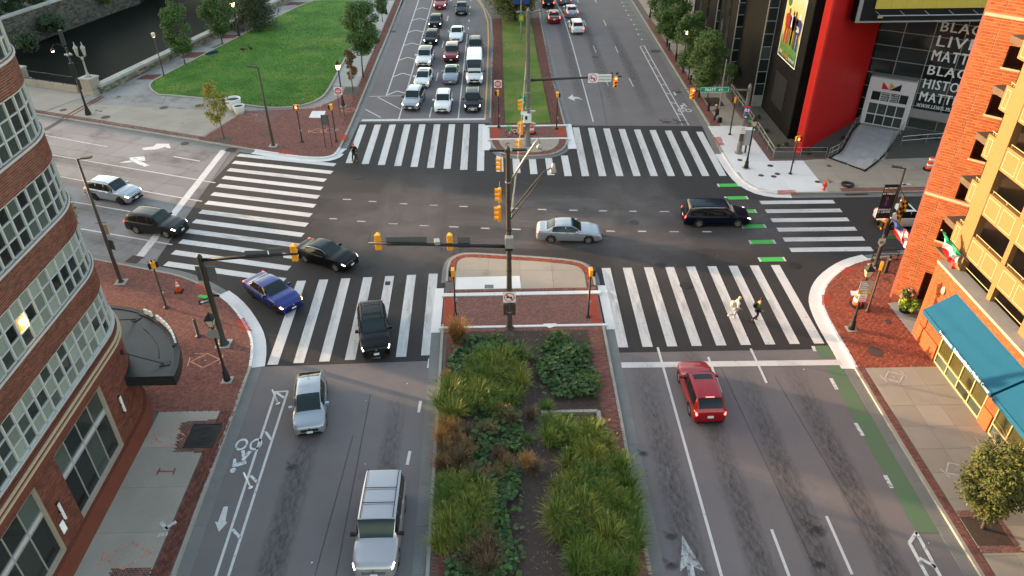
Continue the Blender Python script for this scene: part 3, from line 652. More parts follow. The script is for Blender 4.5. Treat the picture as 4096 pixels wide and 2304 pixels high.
manhole((22.69,35.36), .42, 'rust_iron', P_RN, .155); manhole((24.79,38.37), .2, 'rust_iron', P_RN, .155); manhole((27.9,43.04), .2, 'rust_iron', P_RN, .155); manhole((26.78,43.24), .2, 'rust_iron', P_RN, .155)
sheet('utility_lid', [(23.76,41.92),(24.17,41.86),(24.01,41.31),(23.61,41.35)], .157, 'concrete_white', P_RN)
# ---- far right pavement
pl = offset(K_FR, .17)
P_FR = pavement('pavement', pl + [(90, 200)], 'pale concrete corner pavement in front of the dark museum')
kerb(K_FR[:4], P_FR); kerb(K_FR[3:-2], P_FR, 'concrete_white', 'concrete_white', .6); kerb(K_FR[-3:], P_FR)
WH = [p for p in offset(K_FR, .18) if 56 < p[1] < 72][1:-1] + [(27.6, 56.6), (27.8, 62.8), (24.7, 62.9), (24.6, 71.2), (21.4, 71.3)]
sheet('pale_base', WH if area(WH) > 0 else WH[::-1], .135, 'concrete_dark', P_FR)
slabs([(21.0, 60.6), (24.65, 60.6), (24.65, 71.2), (21.05, 71.2)], .152, 'concrete_white', P_FR, 1.83, 2.1, 0, (21, 60.6))
slabs([(24.65, 56.62), (27.7, 56.62), (27.7, 62.8), (24.65, 62.8)], .152, 'concrete_white', P_FR, 3.1, 3.05, 0, (24.65, 56.6))
slabs([(21.25, 60.6), (21.3, 59.0), (21.95, 57.6), (22.9, 56.85), (24.65, 56.62), (24.65, 60.6)][::-1], .152, 'concrete_white', P_FR, 3.7, 4.1, 0, (21, 56.6))
slabs([(27.72, 56.6), (46, 56.4), (46, 66), (27.72, 62.8)], .15, 'concrete_tan', P_FR, 1.9, 1.9, 0, (27.72, 56.6))
pave([(28.9, 56.55), (46, 56.45), (46, 57.1), (28.9, 57.2)], .158, 'paver', P_FR, 'run')
slabs([(22.35, 71.25), (25.2, 71.25), (25.2, 125), (22.35, 125)], .15, 'concrete_tan', P_FR, 1.45, 1.5, 0, (22.35, 71.25), name='paving_slab')
pave([(21.4, 71.3), (22.3, 71.3), (22.3, 112), (21.4, 112)], .152, 'paver', P_FR, 'run', ang=R(90))
pave([(24.75, 62.95), (25.05, 62.95), (25.3, 80), (25.0, 80)], .158, 'paver', P_FR, 'run', ang=R(90)); pave([(24.8, 62.85), (30, 63.0), (30, 63.2), (24.8, 63.1)], .158, 'paver', P_FR, 'run')
sheet('planting_bed', [(25.3, 63.4), (29.9, 63.3), (33.2, 66.9), (36.3, 71.3), (30, 75), (30, 95), (25.9, 95)], .162, 'dirt', P_FR)
sheet('planting_bed', [(35.2, 62.8), (50, 63.4), (50, 72), (39.4, 69.1)], .162, 'dirt', P_FR)
tactile([(23.49,57.03),(25,57.02),(24.94,56.34),(23.4,56.39)], P_FR); tactile([(20.93,68.42),(21.6,68.5),(21.5,66.5),(20.86,66.3)], P_FR)
for c, r in (((22.02,63.1), .22), ((24.41,61.79), .24), ((23,59.86), .22), ((24.52,60.12), .22), ((24.03,59.61), .22), ((27.47,58.44), .22), ((29.63,61.57), .2), ((22.04,89.99), .3), ((22.13,99.72), .25)): manhole(c, r, 'rust_iron', P_FR, .156)
diamond((29.27,58.58), .75, P_FR, 'chalk_orange', 0); strokes([((28.51,59.05),(28.57,58.28)), ((28.35,58.16),(28.83,58.52))], P_FR, 'chalk_red', .1)
strokes([((34.56,57.98),(34.72,57.42)), ((34.53,57.63),(35.23,57.7))], P_FR, 'chalk_white', .3)
for c in ((22.68,77.88),(22.15,84.27),(21.53,93.11)): sheet('tree_pit', [(22.45, c[1]-1.3), (24.1, c[1]-1.3), (24.1, c[1]+1.3), (22.45, c[1]+1.3)], .163, 'mulch', P_FR)
tt = thing('old_tyre', 'worn black tyre lying flat on the tan pavement behind the hydrant', 'tyre', (*(29.75,57.67), .15))
n = 24; rows = []
for k in range(n+1):
    a = 2*math.pi*k/n; rows.append([((.42+.13*math.cos(t))*math.cos(a), (.42+.13*math.cos(t))*math.sin(a), .1+.1*math.sin(t)) for t in [2*math.pi*q/8 for q in range(9)]])
MB().grid(rows).build('tyre_ring', 'tar', tt, smooth=True)
# ---- far left plaza
pl = offset(K_FL, .17)
PLZ = pl + [(-60, 200), (-6, 200)] if False else pl + [(-14.7, 200), (-18, 200), (-6.2, 168)] if False else None
P_FL = pavement('pavement', pl + [(-13.5, 190), (-30.6, 133), (-38.2, 107.5), (-44.8, 84.2), (-46.4, 84.0), (-54.6, 86.9), (-95, 101)], 'concrete and brick park corner around the lawn', m='concrete_rough')
kerb(K_FL[:4], P_FL); kerb(K_FL[3:-3], P_FL, 'concrete_white', 'concrete_white', .6); kerb(K_FL[-4:], P_FL)
B1 = (-28.93,69.55); B2 = (-27.01,76.05)
LAWN = [(-37.7,82.42),(-38.92,83.75),(-39.8,85.32),(-40.08,86.69),(-39.9,88.07),(-35.87,101.92),(-29.52,124.34),(-27.12,124.81),(-20.79,124.32),(-19.37,122.98),(-18.64,120.5),(-18.63,117.35),(-18.76,98.79),(-18.8,86.93),(-18.85,82.06),(-19.45,79.82),(-20.86,78.28),(-23.52,77.62),(-26.56,78.52),(-31.97,80.94),(-36.29,82.16)]
LAWN = smooth_line(LAWN+[LAWN[0]], 2)[:-1]
if area(LAWN) < 0: LAWN = LAWN[::-1]
sheet('pale_base', [(-47, 78.6), (-43, 77.6), (-30, 73), (-24, 71), (-28.5, 70.2), (-34.2, 72.1), (-46, 76.8)][::-1], .13, 'concrete_dark', P_FL) if False else None
slabs([(-47.9, 77.5), (-29.2, 69.95), (-26.8, 76.9), (-30.8, 77.6), (-37.3, 79.8), (-45.4, 82.7)], .15, 'concrete_tan', P_FL, 1.85, 1.85, R(-21.5), (-27.5, 69.4))
slabs([(-48.3, 77.7), (-45.6, 82.8), (-54.4, 86.4), (-64, 90), (-64, 84)], .15, 'concrete_tan', P_FL, 6, 5, R(-21.5), (-47.5, 76))
pave([(-62, 83.05), (-23.3, 67.55), (-23.0, 68.1), (-61.7, 83.6)], .1545, 'paver_dark', P_FL, 'run', ang=R(-21.7))
BRK_FL = [(-29.0, 69.75), (-23.0, 67.4), (-19.5, 66.05), (-17.5, 65.5), (-16.3, 65.4), (-15.5, 65.8), (-15.2, 67.4), (-15.05, 73), (-15.0, 84), (-16.6, 84.4), (-17.5, 80.5), (-19.5, 77.8), (-22.5, 77.6), (-26.7, 77.3)]
pave(BRK_FL, .153, 'paver', P_FL, 'herring', single=0, holes=[LAWN])
sheet('utility_lid', [(-19.51,75.09),(-19.54,76.96),(-18.09,76.9),(-17.99,74.95)], .158, 'concrete_white', P_FL)
pave([(-15.85, 73), (-15.0, 73), (-14.9, 125), (-15.75, 125)], .155, 'paver_dark', P_FL, 'run', ang=R(90))
slabs([(-19.6, 84.6), (-15.9, 84.6), (-15.85, 124), (-19.6, 124)], .149, 'concrete', P_FL, 1.9, 3.4, 0, (-19.6, 84.6))
# canal walk: rough concrete with brick bands running up to the lawn
wx = lambda y: -43.6+(y-83.0)*.279; lx = lambda y: -38.2+(y-87.0)*.255+.4
rows_ = [(83.0, 88.0), (88.0, 89.7), (89.7, 96.0), (96.0, 98.3), (98.3, 104.4), (104.4, 106.2), (106.2, 113), (113, 115), (115, 122), (122, 124), (124, 133)]
for k, (y0, y1) in enumerate(rows_):
    if k % 2:
        pave([(wx(y0), y0), (lx(y0)+.5, y0), (lx(y1)+.5, y1), (wx(y1), y1)], .151, 'paver_dark', P_FL, 'run')
    elif k == 0: slabs([(-45.2, 82.75), (-36, 79.7), (-33.5, 79.6), (-37.6, 86.5), (-37.9, 88), (-42.2, 88), (-43.6, 83.0)], .149, 'concrete_rough', P_FL, 3.2, 2.7, R(-10), (-43.6, 82.7))
    else: slabs([(wx(y0), y0), (lx(y0)+.5, y0), (lx(y1)+.5, y1), (wx(y1), y1)], .15, 'concrete_rough', P_FL, 3.0, 3.15, R(0), (wx(y0), y0))
sheet('rough_base', [(-36.2, 79.6), (-28.2, 75.6), (-23.5, 73.6), (-22.5, 76.8), (-30, 79), (-37.5, 86), (-33.6, 79.7)], .145, 'concrete_rough', P_FL)
for c in ((-37.7,92.36),(-35.8,101.02)): sheet('tree_pit', [(c[0]-1.4, c[1]-1), (c[0]+1.0, c[1]-1), (c[0]+1.9, c[1]+1.2), (c[0]-.6, c[1]+1.2)], .166, 'dirt', P_FL)
lawn = MB().prism(inset(LAWN, .2), .1, .26).build('lawn', 'lawn_grass', label='mown green park lawn beside the canal walk', kind='structure')
lk = MB().prism(LAWN, .1, .28, [inset(LAWN, .2)]).build('lawn_kerb', 'kerb_stone', label='rounded concrete kerb round the park lawn', cat='kerb')
for c, r in (((-46.22,78.34), .34), ((-40.78,76.05), .42), ((-35.68,78.57), .4), ((-32.03,79.05), .42), ((-42.57,78.08), .15), ((-42.02,77.79), .15), ((-41.89,82.18), .2), ((-22.96,70.79), .38), ((-17.3,67.61), .2), ((-22.51,68.56), .2), ((-20.31,67.42), .2)): manhole(c, r, 'rust_iron', P_FL, .157)
for c, rz in (((-25.94,75.94), .1), ((-19.74,78.36), 0), ((-15.59,77.1), .2), ((-16.77,71.56), .3), ((-17.95,71.5), .1)): diamond(c, .75, P_FL, 'chalk_orange', rz, .162)
tactile([(-20.81,66.88),(-19.46,66.68),(-18.96,65.82),(-20.45,66.11)], P_FL); tactile([(-15.61,70.5),(-14.68,70.37),(-14.72,69),(-15.56,69.03)], P_FL)
bar((-45.22,75.87), (-45.76,73.06), .55, 'tar', 'expansion_joint', .02)
strokes([((-45.25,76.04),(-43.95,82.68))], P_FL, 'paver_dark', .28, .158, 'expansion_joint'); strokes([((-44.73,75.66),(-43.59,82.33))], P_FL, 'paver_dark', .2, .158, 'expansion_joint')
sheet('tree_pit', [(-27.79,69.99),(-25.97,70.41),(-25.91,69.27),(-27.39,69.1)], .16, 'dirt', P_FL)
for c in ((-16.32,82.81),): sheet('tree_pit', [(c[0]-.9, c[1]-1), (c[0]+.9, c[1]-1), (c[0]+.9, c[1]+1.4), (c[0]-.9, c[1]+1.4)], .165, 'dirt', P_FL)
# ---- near median
P_NM = pavement('median', inset(K_NM, .02), 'planted street median with brick edging and kerb', .1, 'mortar')
kerb([p for p in K_NM if p[0] > 0 and p[1] <= 38.8], P_NM); kerb([p for p in K_NM if p[0] < 0 and p[1] <= 39], P_NM)
kerb([p for p in K_NM if p[1] >= 43.2], P_NM, 'kerb_stone', 'gutter', .3)
tip = offset([p for p in K_NM if p[1] >= 42.3], .17)
WB = (-3.76,42.45)[1]; WB2 = (-3.56,39.31)[1]
yk = 42.35
inn_tip = offset([p for p in K_NM if p[1] >= 42.3], .62)
ring = tip + inn_tip[::-1]
pave(ring if area(ring) > 0 else ring[::-1], .155, 'paver_warm', P_NM, 'soldier', .2, .09)
core = offset([p for p in K_NM if p[1] >= 42.9], .64)
core = core + [(-3.2, 42.9), (5.95, 42.9)]
if area(core) < 0: core = core[::-1]
slabs(core, .153, 'concrete_tan', P_NM, 2.28, 2.4, R(-1), (-3.2, 42.9)) if True else None
sheet('pale_slab', [(-3.1, 42.95), (1.4, 42.95), (1.35, 44.5), (-3.1, 44.45)], .16, 'concrete_white', P_NM)
sheet('access_cover', [(-1.1,43.45),(-0.49,43.43),(-0.49,42.98),(-1.1,43)], .166, 'gutter', P_NM)
pave([(-3.6, 42.55), (6.4, 42.55), (6.4, 42.85), (-3.6, 42.85)], .156, 'paver_warm', P_NM, 'soldier', .3, .09, ang=R(90)) if False else pave([(-3.6, 42.58), (6.4, 42.58), (6.4, 42.88), (-3.6, 42.88)], .156, 'paver', P_NM, 'run', .09, .3)
for k in range(6): MB().bbox((-4.0+1.8*k, 42.15, 0), (-4.0+1.8*(k+1)-.012, 42.52, .16)).build('kerb_stone', 'concrete_white', P_NM)
for k in range(6): MB().bbox((-4.0+1.8*k, 38.55, 0), (-4.0+1.8*(k+1)-.012, 38.75, .16)).build('kerb_stone', 'concrete_white', P_NM)
for s_ in (-1, 1):
    x = 1.4+s_*5.6; MB().bbox((x-.3, 38.3, 0), (x+.3, 43.3, .03)).build('ramp_apron', 'concrete_white', P_NM)
pave([(-3.7, 38.8), (6.5, 38.8), (6.5, 42.1), (-3.7, 42.1)], .105, 'paver', P_NM, 'herring', single=300, near=(1, 36))
tactile([(-3.75, 38.8), (-3.05, 38.8), (-3.05, 42.1), (-3.75, 42.1)], P_NM, .112); tactile([(5.85, 38.8), (6.55, 38.8), (6.55, 42.1), (5.85, 42.1)], P_NM, .112)
pave([(-3.6, 38.2), (6.4, 38.2), (6.4, 38.5), (-3.6, 38.5)], .15, 'paver', P_NM, 'run', .09, .3)
for x0, x1 in ((-3.45, -2.55), (5.5, 6.4)):
    pave([(x0+(.3 if x0 < 0 else -.05), 8), (x1+(.3 if x0 < 0 else -.05), 8), (x1, 38.2), (x0, 38.2)], .15, 'paver', P_NM, 'run', .3, .09, single=90, near=(0, 20))
sheet('planting_bed', [(-2.35, 8), (5.4, 8), (5.45, 38.2), (-2.55, 38.2)], .15, 'mulch', P_NM)
for a, b in (((2.1, 30.55), (5.2, 30.55)), ((5.2, 30.55), (5.3, 26))):
    a = Vector(a); b = Vector(b); c = (a+b)/2; MB().box((c.x, c.y, .2), ((b-a).length if a.y == b.y else .22, .2 if a.y == b.y else (b-a).length, .3)).build('concrete_edging', 'kerb_stone', P_NM)
for x in (-2.3, 5.2): MB().box((x, 14, .2), (.2, 15, .25)).build('concrete_edging', 'kerb_stone', P_NM)
sheet('spilt_paint', [(2.68,38.84),(3.54,38.87),(3.45,38.55),(3.07,38.36),(2.78,38.57)], .158, 'concrete_white', P_NM)
# ---- far median
P_FM = pavement('median', inset(K_FM, .02), 'grassy far median with brick edging', .1, 'mortar')
kerb([p for p in K_FM if p[0] > 3 and 72 <= p[1] <= 130], P_FM); kerb([p for p in K_FM if p[0] < 3 and 73 <= p[1] <= 130], P_FM, gw=.25)
tipk = smooth_line([(-.85, 68.8), (-.45, 66.7), (.4, 65.25), (2.2, 64.7), (4.6, 64.9), (5.85, 65.65), (6.6, 67.25), (6.8, 68.8)], 1)
kerb(tipk, P_FM, 'kerb_stone', 'gutter', .45)
pave(offset(tipk, .19)+offset(tipk, .8)[::-1], .152, 'paver', P_FM, 'run')
slabs(offset(tipk, .82)[::1], .15, 'concrete_tan', P_FM, 4, 3, 0, (-1, 64))
for y0 in (68.6, 71.9): 
    for k in range(4): MB().bbox((-1.0+2*k, y0, 0), (-1.0+2*(k+1)-.012, y0+.3, .16)).build('kerb_stone', 'concrete_white', P_FM)
for x in (-1.1, 7.05): MB().bbox((x-.4, 66.5, 0), (x+.4, 72.6, .03)).build('ramp_apron', 'concrete_white', P_FM)
pave([(-.7, 68.95), (6.7, 68.95), (6.7, 71.85), (-.7, 71.85)], .11, 'paver', P_FM, 'herring')
tactile([(-.72, 68.95), (.1, 68.95), (.1, 71.85), (-.72, 71.85)], P_FM, .118); tactile([(5.85, 68.95), (6.72, 68.95), (6.72, 71.85), (5.85, 71.85)], P_FM, .118)
pave([(-.65, 72.3), (.72, 72.3), (.9, 113), (-.45, 113)], .152, 'paver_dark', P_FM, 'run', ang=R(90)); pave([(5.4, 72.3), (6.65, 72.3), (6.35, 113), (5.1, 113)], .152, 'paver_dark', P_FM, 'run', ang=R(90))
pave([(.7, 72.25), (5.4, 72.25), (5.4, 72.6), (.7, 72.6)], .154, 'paver', P_FM, 'run', .09, .3)
gl = MB().prism([(.75, 72.65), (5.4, 72.65), (5.15, 90), (5.05, 113), (5.6, 130), (-1.5, 130), (.9, 113), (.8, 90)], .1, .2).build('median_lawn', 'median_grass', label='patchy grass strip along the far median', kind='structure')
diamond((3.65,68.77), .6, P_FM, 'chalk_orange', 0, .125); strokes([((0.42,67.46),(1.25,67.74)), ((0.67,66.98),(1,67.91))], P_FM, 'chalk_red', .1, .17); strokes([((3.72,65.2),(4.52,66.07)), ((4.03,66.24),(4.58,65.01))], P_FM, 'chalk_red', .1, .17)

# ---------------------------------------------------------------- building materials
mat('brick_red', (.138, .046, .03), .85, var=.18, scale=.6, fine=.12, fscale=50, rnd=.28, col2=(.105, .036, .026), bump=.15)
mat('mortar_pale', (.34, .27, .2), .95, var=.2, scale=3)
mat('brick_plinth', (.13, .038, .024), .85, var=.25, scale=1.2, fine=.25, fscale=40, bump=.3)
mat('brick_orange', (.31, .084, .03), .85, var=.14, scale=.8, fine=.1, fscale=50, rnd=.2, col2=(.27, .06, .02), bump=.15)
mat('mortar_warm', (.38, .22, .12), .95, var=.15, scale=3)
mat('stucco_yellow', (.225, .118, .046), .85, var=.08, scale=.7, fine=.06, fscale=30, bump=.15, stain=(.5, .62, .82))
mat('stone_trim', (.42, .33, .22), .8, var=.12, fine=.1)
mat('window_white', (.37, .37, .36), .6, var=.06, fine=.05)
mat('metal_grey', (.3, .29, .28), .5, metal=.3, var=.08, fine=.05)
mat('pane_dark', (.014, .018, .018), .08, var=.2, scale=.8, fine=0, spec=.34, obj_rnd=.5)
mat('pane_blind', (.17, .195, .165), .2, var=.12, scale=1.5, fine=0, spec=.34, obj_rnd=.35)
mat('pane_green', (.04, .052, .045), .08, var=.2, scale=1, fine=0, spec=.34, obj_rnd=.6)
mat('pane_warm', (.28, .2, .06), .1, var=.3, scale=2, fine=0, spec=.5, emit=(.9, .5, .1), estr=.05)
mat('bulb', (1, .7, .3), .3, emit=(1, .62, .22), estr=14, fine=0)
mat('interior', (.02, .018, .016), .9, var=.3)
mat('interior_tan', (.09, .06, .04), .9, var=.3)
mat('black_metal', (.016, .016, .017), .45, var=.15, fine=.1)
mat('roof_membrane', (.018, .019, .021), .28, var=.4, scale=.6, fine=.15, fscale=8, bump=.2, stain=(.7, .5, .55))
mat('sconce_white', (.6, .6, .58), .4, fine=0)
mat('awning_blue', (.004, .072, .14), .7, var=.08, scale=.6, fine=.1, fscale=90, bump=.1)
mat('shop_glass', (.05, .045, .015), .06, var=.4, scale=.7, fine=0, spec=.6)
mat('shop_frame', (.42, .33, .16), .5, var=.1, fine=.05)
mat('granite_black', (.0065, .0068, .0075), .6, var=.3, scale=.8, fine=.3, fscale=30, obj_rnd=.3, spec=.08)
mat('museum_red', (.33, .006, .007), .42, var=.1, scale=.5, fine=.05, fscale=30, spec=.15, bump=.03)
mat('museum_red_edge', (.46, .02, .015), .45, var=.08, fine=.05)
mat('museum_frame', (.3, .3, .3), .5, metal=.3, var=.06, fine=.04)
mat('museum_white', (.66, .66, .67), .55, var=.06, fine=.05)
mat('panel_yellow', (.48, .36, .06), .6, var=.05, fine=.04)
mat('letter_white', (.75, .78, .8), .6, var=.03, fine=0)
mat('letter_black', (.009, .009, .01), .6, fine=0)
mat('letter_red', (.55, .02, .02), .6, fine=0)
mat('letter_gold', (.6, .3, .03), .6, fine=0)
mat('ramp_paving', (.36, .35, .345), .8, var=.1, fine=.1, obj_rnd=.08)
mat('rail_steel', (.4, .4, .4), .35, metal=.7, fine=.05)
# ---------------------------------------------------------------- brick walls made of bricks
def wall_bricks(path, s0, s1, z0, z1, m, par, holes=(), single=0, L=.215, H=.083, gap=.012, soldier=(), key=None, proud=.016):
    """bricks in running bond along a wall path; path(s) gives point and outward normal; holes are (s0, s1, z0, z1)"""
    out = []
    rows = []
    z = z0; j = 0
    sol = sorted(soldier)
    while z < z1-.01:
        sd = next((q for q in sol if q[0]-.02 <= z < q[0]+q[1]-.02), None)
        if sd: rows.append((z, sd[1], True)); z += sd[1]
        else: rows.append((z, min(H, z1-z), False)); z += H
        j += 1
    for j, (z, h, sd) in enumerate(rows):
        step = H if sd else L; s = s0-(0 if sd else (L/2 if j % 2 else 0))
        while s < s1-.02:
            a, b = max(s, s0)+gap/2, min(s+step, s1)-gap/2
            if b-a > .03:
                segs = [(a, b)]
                for h0, h1, g0, g1 in holes:
                    if z+h/2 < g0 or z+h/2 > g1: continue
                    ns = []
                    for c, d in segs:
                        if d <= h0 or c >= h1: ns.append((c, d)); continue
                        if c < h0-.02: ns.append((c, h0))
                        if d > h1+.02: ns.append((h1, d))
                    segs = ns
                for c, d in segs: out.append((c, d, z+gap/2, z+h-gap/2))
            s += step
    def geo(c, d, za, zb, mb):
        (x0, y0, nx, ny), (x1, y1, mx, my) = path(c), path(d); e = proud; t = .004
        mb.add([(x0, y0, za), (x1, y1, za), (x1, y1, zb), (x0, y0, zb), (x0+nx*e, y0+ny*e, za+t), (x1+mx*e, y1+my*e, za+t), (x1+mx*e, y1+my*e, zb-t), (x0+nx*e, y0+ny*e, zb-t)],
               [(4, 5, 6, 7), (0, 1, 5, 4), (1, 2, 6, 5), (2, 3, 7, 6), (3, 0, 4, 7)])
    if key: out.sort(key=key)
    for q in out[:single]: 
        mb = MB(); geo(*q, mb); mb.build('brick', m, par)
    mb = MB()
    for q in out[single:]: geo(*q, mb)
    if mb.v: mb.build('brickwork', m, par, kind='stuff')
def line_path(a, b):
    a = Vector(a); d = (Vector(b)-a).normalized(); n = Vector((d.y, -d.x))
    return lambda s: (a.x+d.x*s, a.y+d.y*s, n.x, n.y)
# ================================================================ curved brick building on the left
LB = thing('brick_building', 'curved red brick building with long bands of white-framed windows', 'building', (-19.3, 29.6, 0)); LB.location = (0, 0, 0)
S_A = 21.6                       # wall runs north from y=8 for 21.6 m, then turns on a 4.1 m radius, then west
def lp(s):
    if s < S_A: return (-19.3, 8+s, 1, 0)
    a = (s-S_A)/4.1
    if a < math.pi/2: return (-23.4+4.1*math.cos(a), 29.6+4.1*math.sin(a), math.cos(a), math.sin(a))
    return (-23.4-(s-S_A-4.1*math.pi/2), 33.7, 0, 1)
def loff(d):
    def f(s): x, y, nx, ny = lp(s); return (x+nx*d, y+ny*d, nx, ny)
    return f
def ring_pts(d, s0, s1, n):
    f = loff(d); return [f(s0+(s1-s0)*k/n)[:2] for k in range(n+1)]
def strip(mb, s0, s1, z0, z1, d0, d1, n=None):
    """a band of wall between offsets d0 (back) and d1 (front)"""
    n = n or max(1, int((s1-s0)/.4)); a = ring_pts(d1, s0, s1, n); b = ring_pts(d0, s0, s1, n)
    mb.prism(a+b[::-1] if area(a+b[::-1]) > 0 else (a+b[::-1])[::-1], z0, z1, bottom=True)
S1 = S_A+4.1*math.pi/2+18
mb = MB(); ar = ring_pts(-.35, 0, S1, 80); mb.prism(ar+[(-60, 8)] if area(ar+[(-60, 8)]) > 0 else (ar+[(-60, 8)])[::-1], .0, 27); mb.build('core', 'interior', LB)
floors = [6.7, 10.07, 13.44, 16.8, 20.15]
SV0, SV1 = 9.4, S_A+5.2
for fi, zs in enumerate(floors):
    zt = zs+2.1
    bd = MB(); strip(bd, 0, S1, zt, zs+3.37, -.3, 0, 90); bo = bd.build('brick_band', 'mortar_pale', LB)
    wall_bricks(lp, SV0, SV1, zt+.002, zs+3.36, 'brick_red', bo, L=.27, H=.1, gap=.016, soldier=[(zs+3.37-.21, .2)], single=60 if fi < 2 else 40, key=lambda q: -q[2]*.2+abs(q[0]-18))
    sl = MB(); strip(sl, 0, S1, zs-.09, zs, -.2, .07, 90); sl.build('window_sill', 'window_white', LB)
    wb = MB(); f = loff(0)
    fr = MB(); strip(fr, 0, S1, zs, zs+.06, -.14, -.02, 90); strip(fr, 0, S1, zt-.06, zt, -.14, -.02, 90)
    for k in (1, 2): strip(fr, 0, S1, zs+.7*k-.025, zs+.7*k+.025, -.12, -.04, 90)
    wband = fr.build('window_band', 'window_white', LB)
    ncol = int(S1/.745); g = loff(-.08); mul = MB().bbox((-.06, -.045, 0), (.06, .045, 2.1)).mesh('mullion')
    mul.materials.append(MT['window_white'])
    for c in range(int(SV0/.745), int(SV1/.745)+1):
        s = .14+c*.745
        x, y, nx, ny = g(s); obj('mullion', mul, None, wband, loc=(x, y, zs), rz=math.atan2(ny, nx))
        for r in range(3):
            q = loff(-.1); pa = q(s+.05); pb = q(s+.70); za, zb = zs+.06+r*.69, zs+.64+r*.70
            rr = random.random()
            pm = 'pane_green'
            if fi <= 1: pm = ('pane_blind' if rr < .35 else 'pane_green') if r == 0 else ('pane_blind' if (r == 2 and rr < .75) or (r == 1 and rr < .3) else ('pane_dark' if rr < .7 else 'pane_green'))
            else: pm = 'pane_dark' if rr < .45 else 'pane_green'
            if fi == 1 and c in (20, 21) and r < 2 and False: pm = 'pane_warm'
            o = MB().quad((*pa[:2], za), (*pb[:2], za), (*pb[:2], zb), (*pa[:2], zb)).build('pane', pm, wband)
            if fi == 1 and abs(s-16.55) < .5 and r == 1: o.data.materials[0] = MT['pane_warm']
wb = MB().ball((-19.37, 25.06, 11.09), .13); wb.build('ceiling_lamp', 'bulb', LB, smooth=True)
# corbelled cornice and ground floor
for z0, z1, d, mt_ in ((5.52, 5.75, .06, 'brick_plinth'), (5.75, 5.95, .13, 'brick_red'), (5.95, 6.02, .2, 'stone_trim'), (6.02, 6.2, .12, 'brick_plinth'), (6.2, 6.26, .18, 'stone_trim'), (6.26, 6.42, .08, 'brick_red')):
    mb = MB(); strip(mb, 0, S1, z0, z1, -.3, d, 90); mb.build('cornice_course', mt_, LB)
mb = MB(); strip(mb, 0, S1, 6.42, 6.61, -.3, 0, 90); bo = mb.build('brick_band', 'mortar_pale', LB); wall_bricks(lp, SV0, SV1, 6.425, 6.61, 'brick_red', bo, soldier=[(6.425, .18)])
WIN = [(15.2, 19.8, 1.28, 5.25), (8.9, 13.55, 1.28, 5.25)]
bo = MB()
prev = 0
for a, b_, z0, z1 in sorted(WIN):
    strip(bo, prev, a, 0, 5.52, -.3, 0); strip(bo, a, b_, 0, z0, -.3, 0); strip(bo, a, b_, z1, 5.52, -.3, 0); prev = b_
strip(bo, prev, S1, 0, 5.52, -.3, 0, 60); gw = bo.build('ground_floor_wall', 'mortar_pale', LB)
wall_bricks(lp, SV0, S_A+6.5, 1.26, 5.52, 'brick_red', gw, [(a, b_, z0-.3, z1) for a, b_, z0, z1 in WIN], single=150, L=.27, H=.1, gap=.016, key=lambda q: abs(q[0]-21)+abs(q[2]-3), soldier=[(5.31, .2)])
mb = MB(); strip(mb, 0, S1, 0, 1.25, -.3, .2, 90); mb.build('plinth', 'brick_plinth', LB)
for a, b_, z0, z1 in WIN:
    t = MB(); ya, yb = 8+a, 8+b_
    t.bbox((-19.62, ya, z1-.35), (-19.55, yb, z1)); wf = t.build('shop_window', 'interior', LB)
    fr = MB()
    zt = z1-.2
    for k in range(5): y = ya+(yb-ya)*k/4; fr.bbox((-19.58, y-.03, z0), (-19.5, y+.03, zt))
    fr.bbox((-19.57, ya, z0), (-19.49, yb, z0+.06)); fr.bbox((-19.57, ya, zt-.06), (-19.49, yb, zt)); fr.bbox((-19.565, ya, 3.52), (-19.48, yb, 3.58)); fr.bbox((-19.565, ya, 3.82), (-19.48, yb, 3.87)); fr.build('window_frame', 'metal_grey', wf)
    MB().bbox((-19.57, ya, 3.58), (-19.515, yb, 3.82)).build('spandrel', 'window_white', wf)
    for k in range(4):
        y0, y1 = ya+(yb-ya)*k/4+.03, ya+(yb-ya)*(k+1)/4-.03
        for za, zb in ((z0+.06, 3.52), (3.87, zt-.06)): MB().quad((-19.54, y0, za), (-19.54, y1, za), (-19.54, y1, zb), (-19.54, y0, zb)).build('pane', 'pane_dark' if (k+int(za)) % 3 else 'pane_green', wf)
for y, z in ((28.75, 3.2), (22.15, 3.05)):
    t = MB().tube([(-19.2, y, z-.5), (-19.2, y, z+.5)], .07, 10).build('wall_sconce', 'sconce_white', LB)
    MB().box((-19.25, y, z-.5), (.14, .17, .05)).box((-19.25, y, z), (.14, .17, .04)).box((-19.25, y, z+.5), (.14, .17, .05)).build('sconce_bracket', 'black_metal', t)
MB().bbox((-19.28, 21.75, 2.0), (-19.25, 22.05, 2.6)).build('wall_notice', 'letter_white', LB)
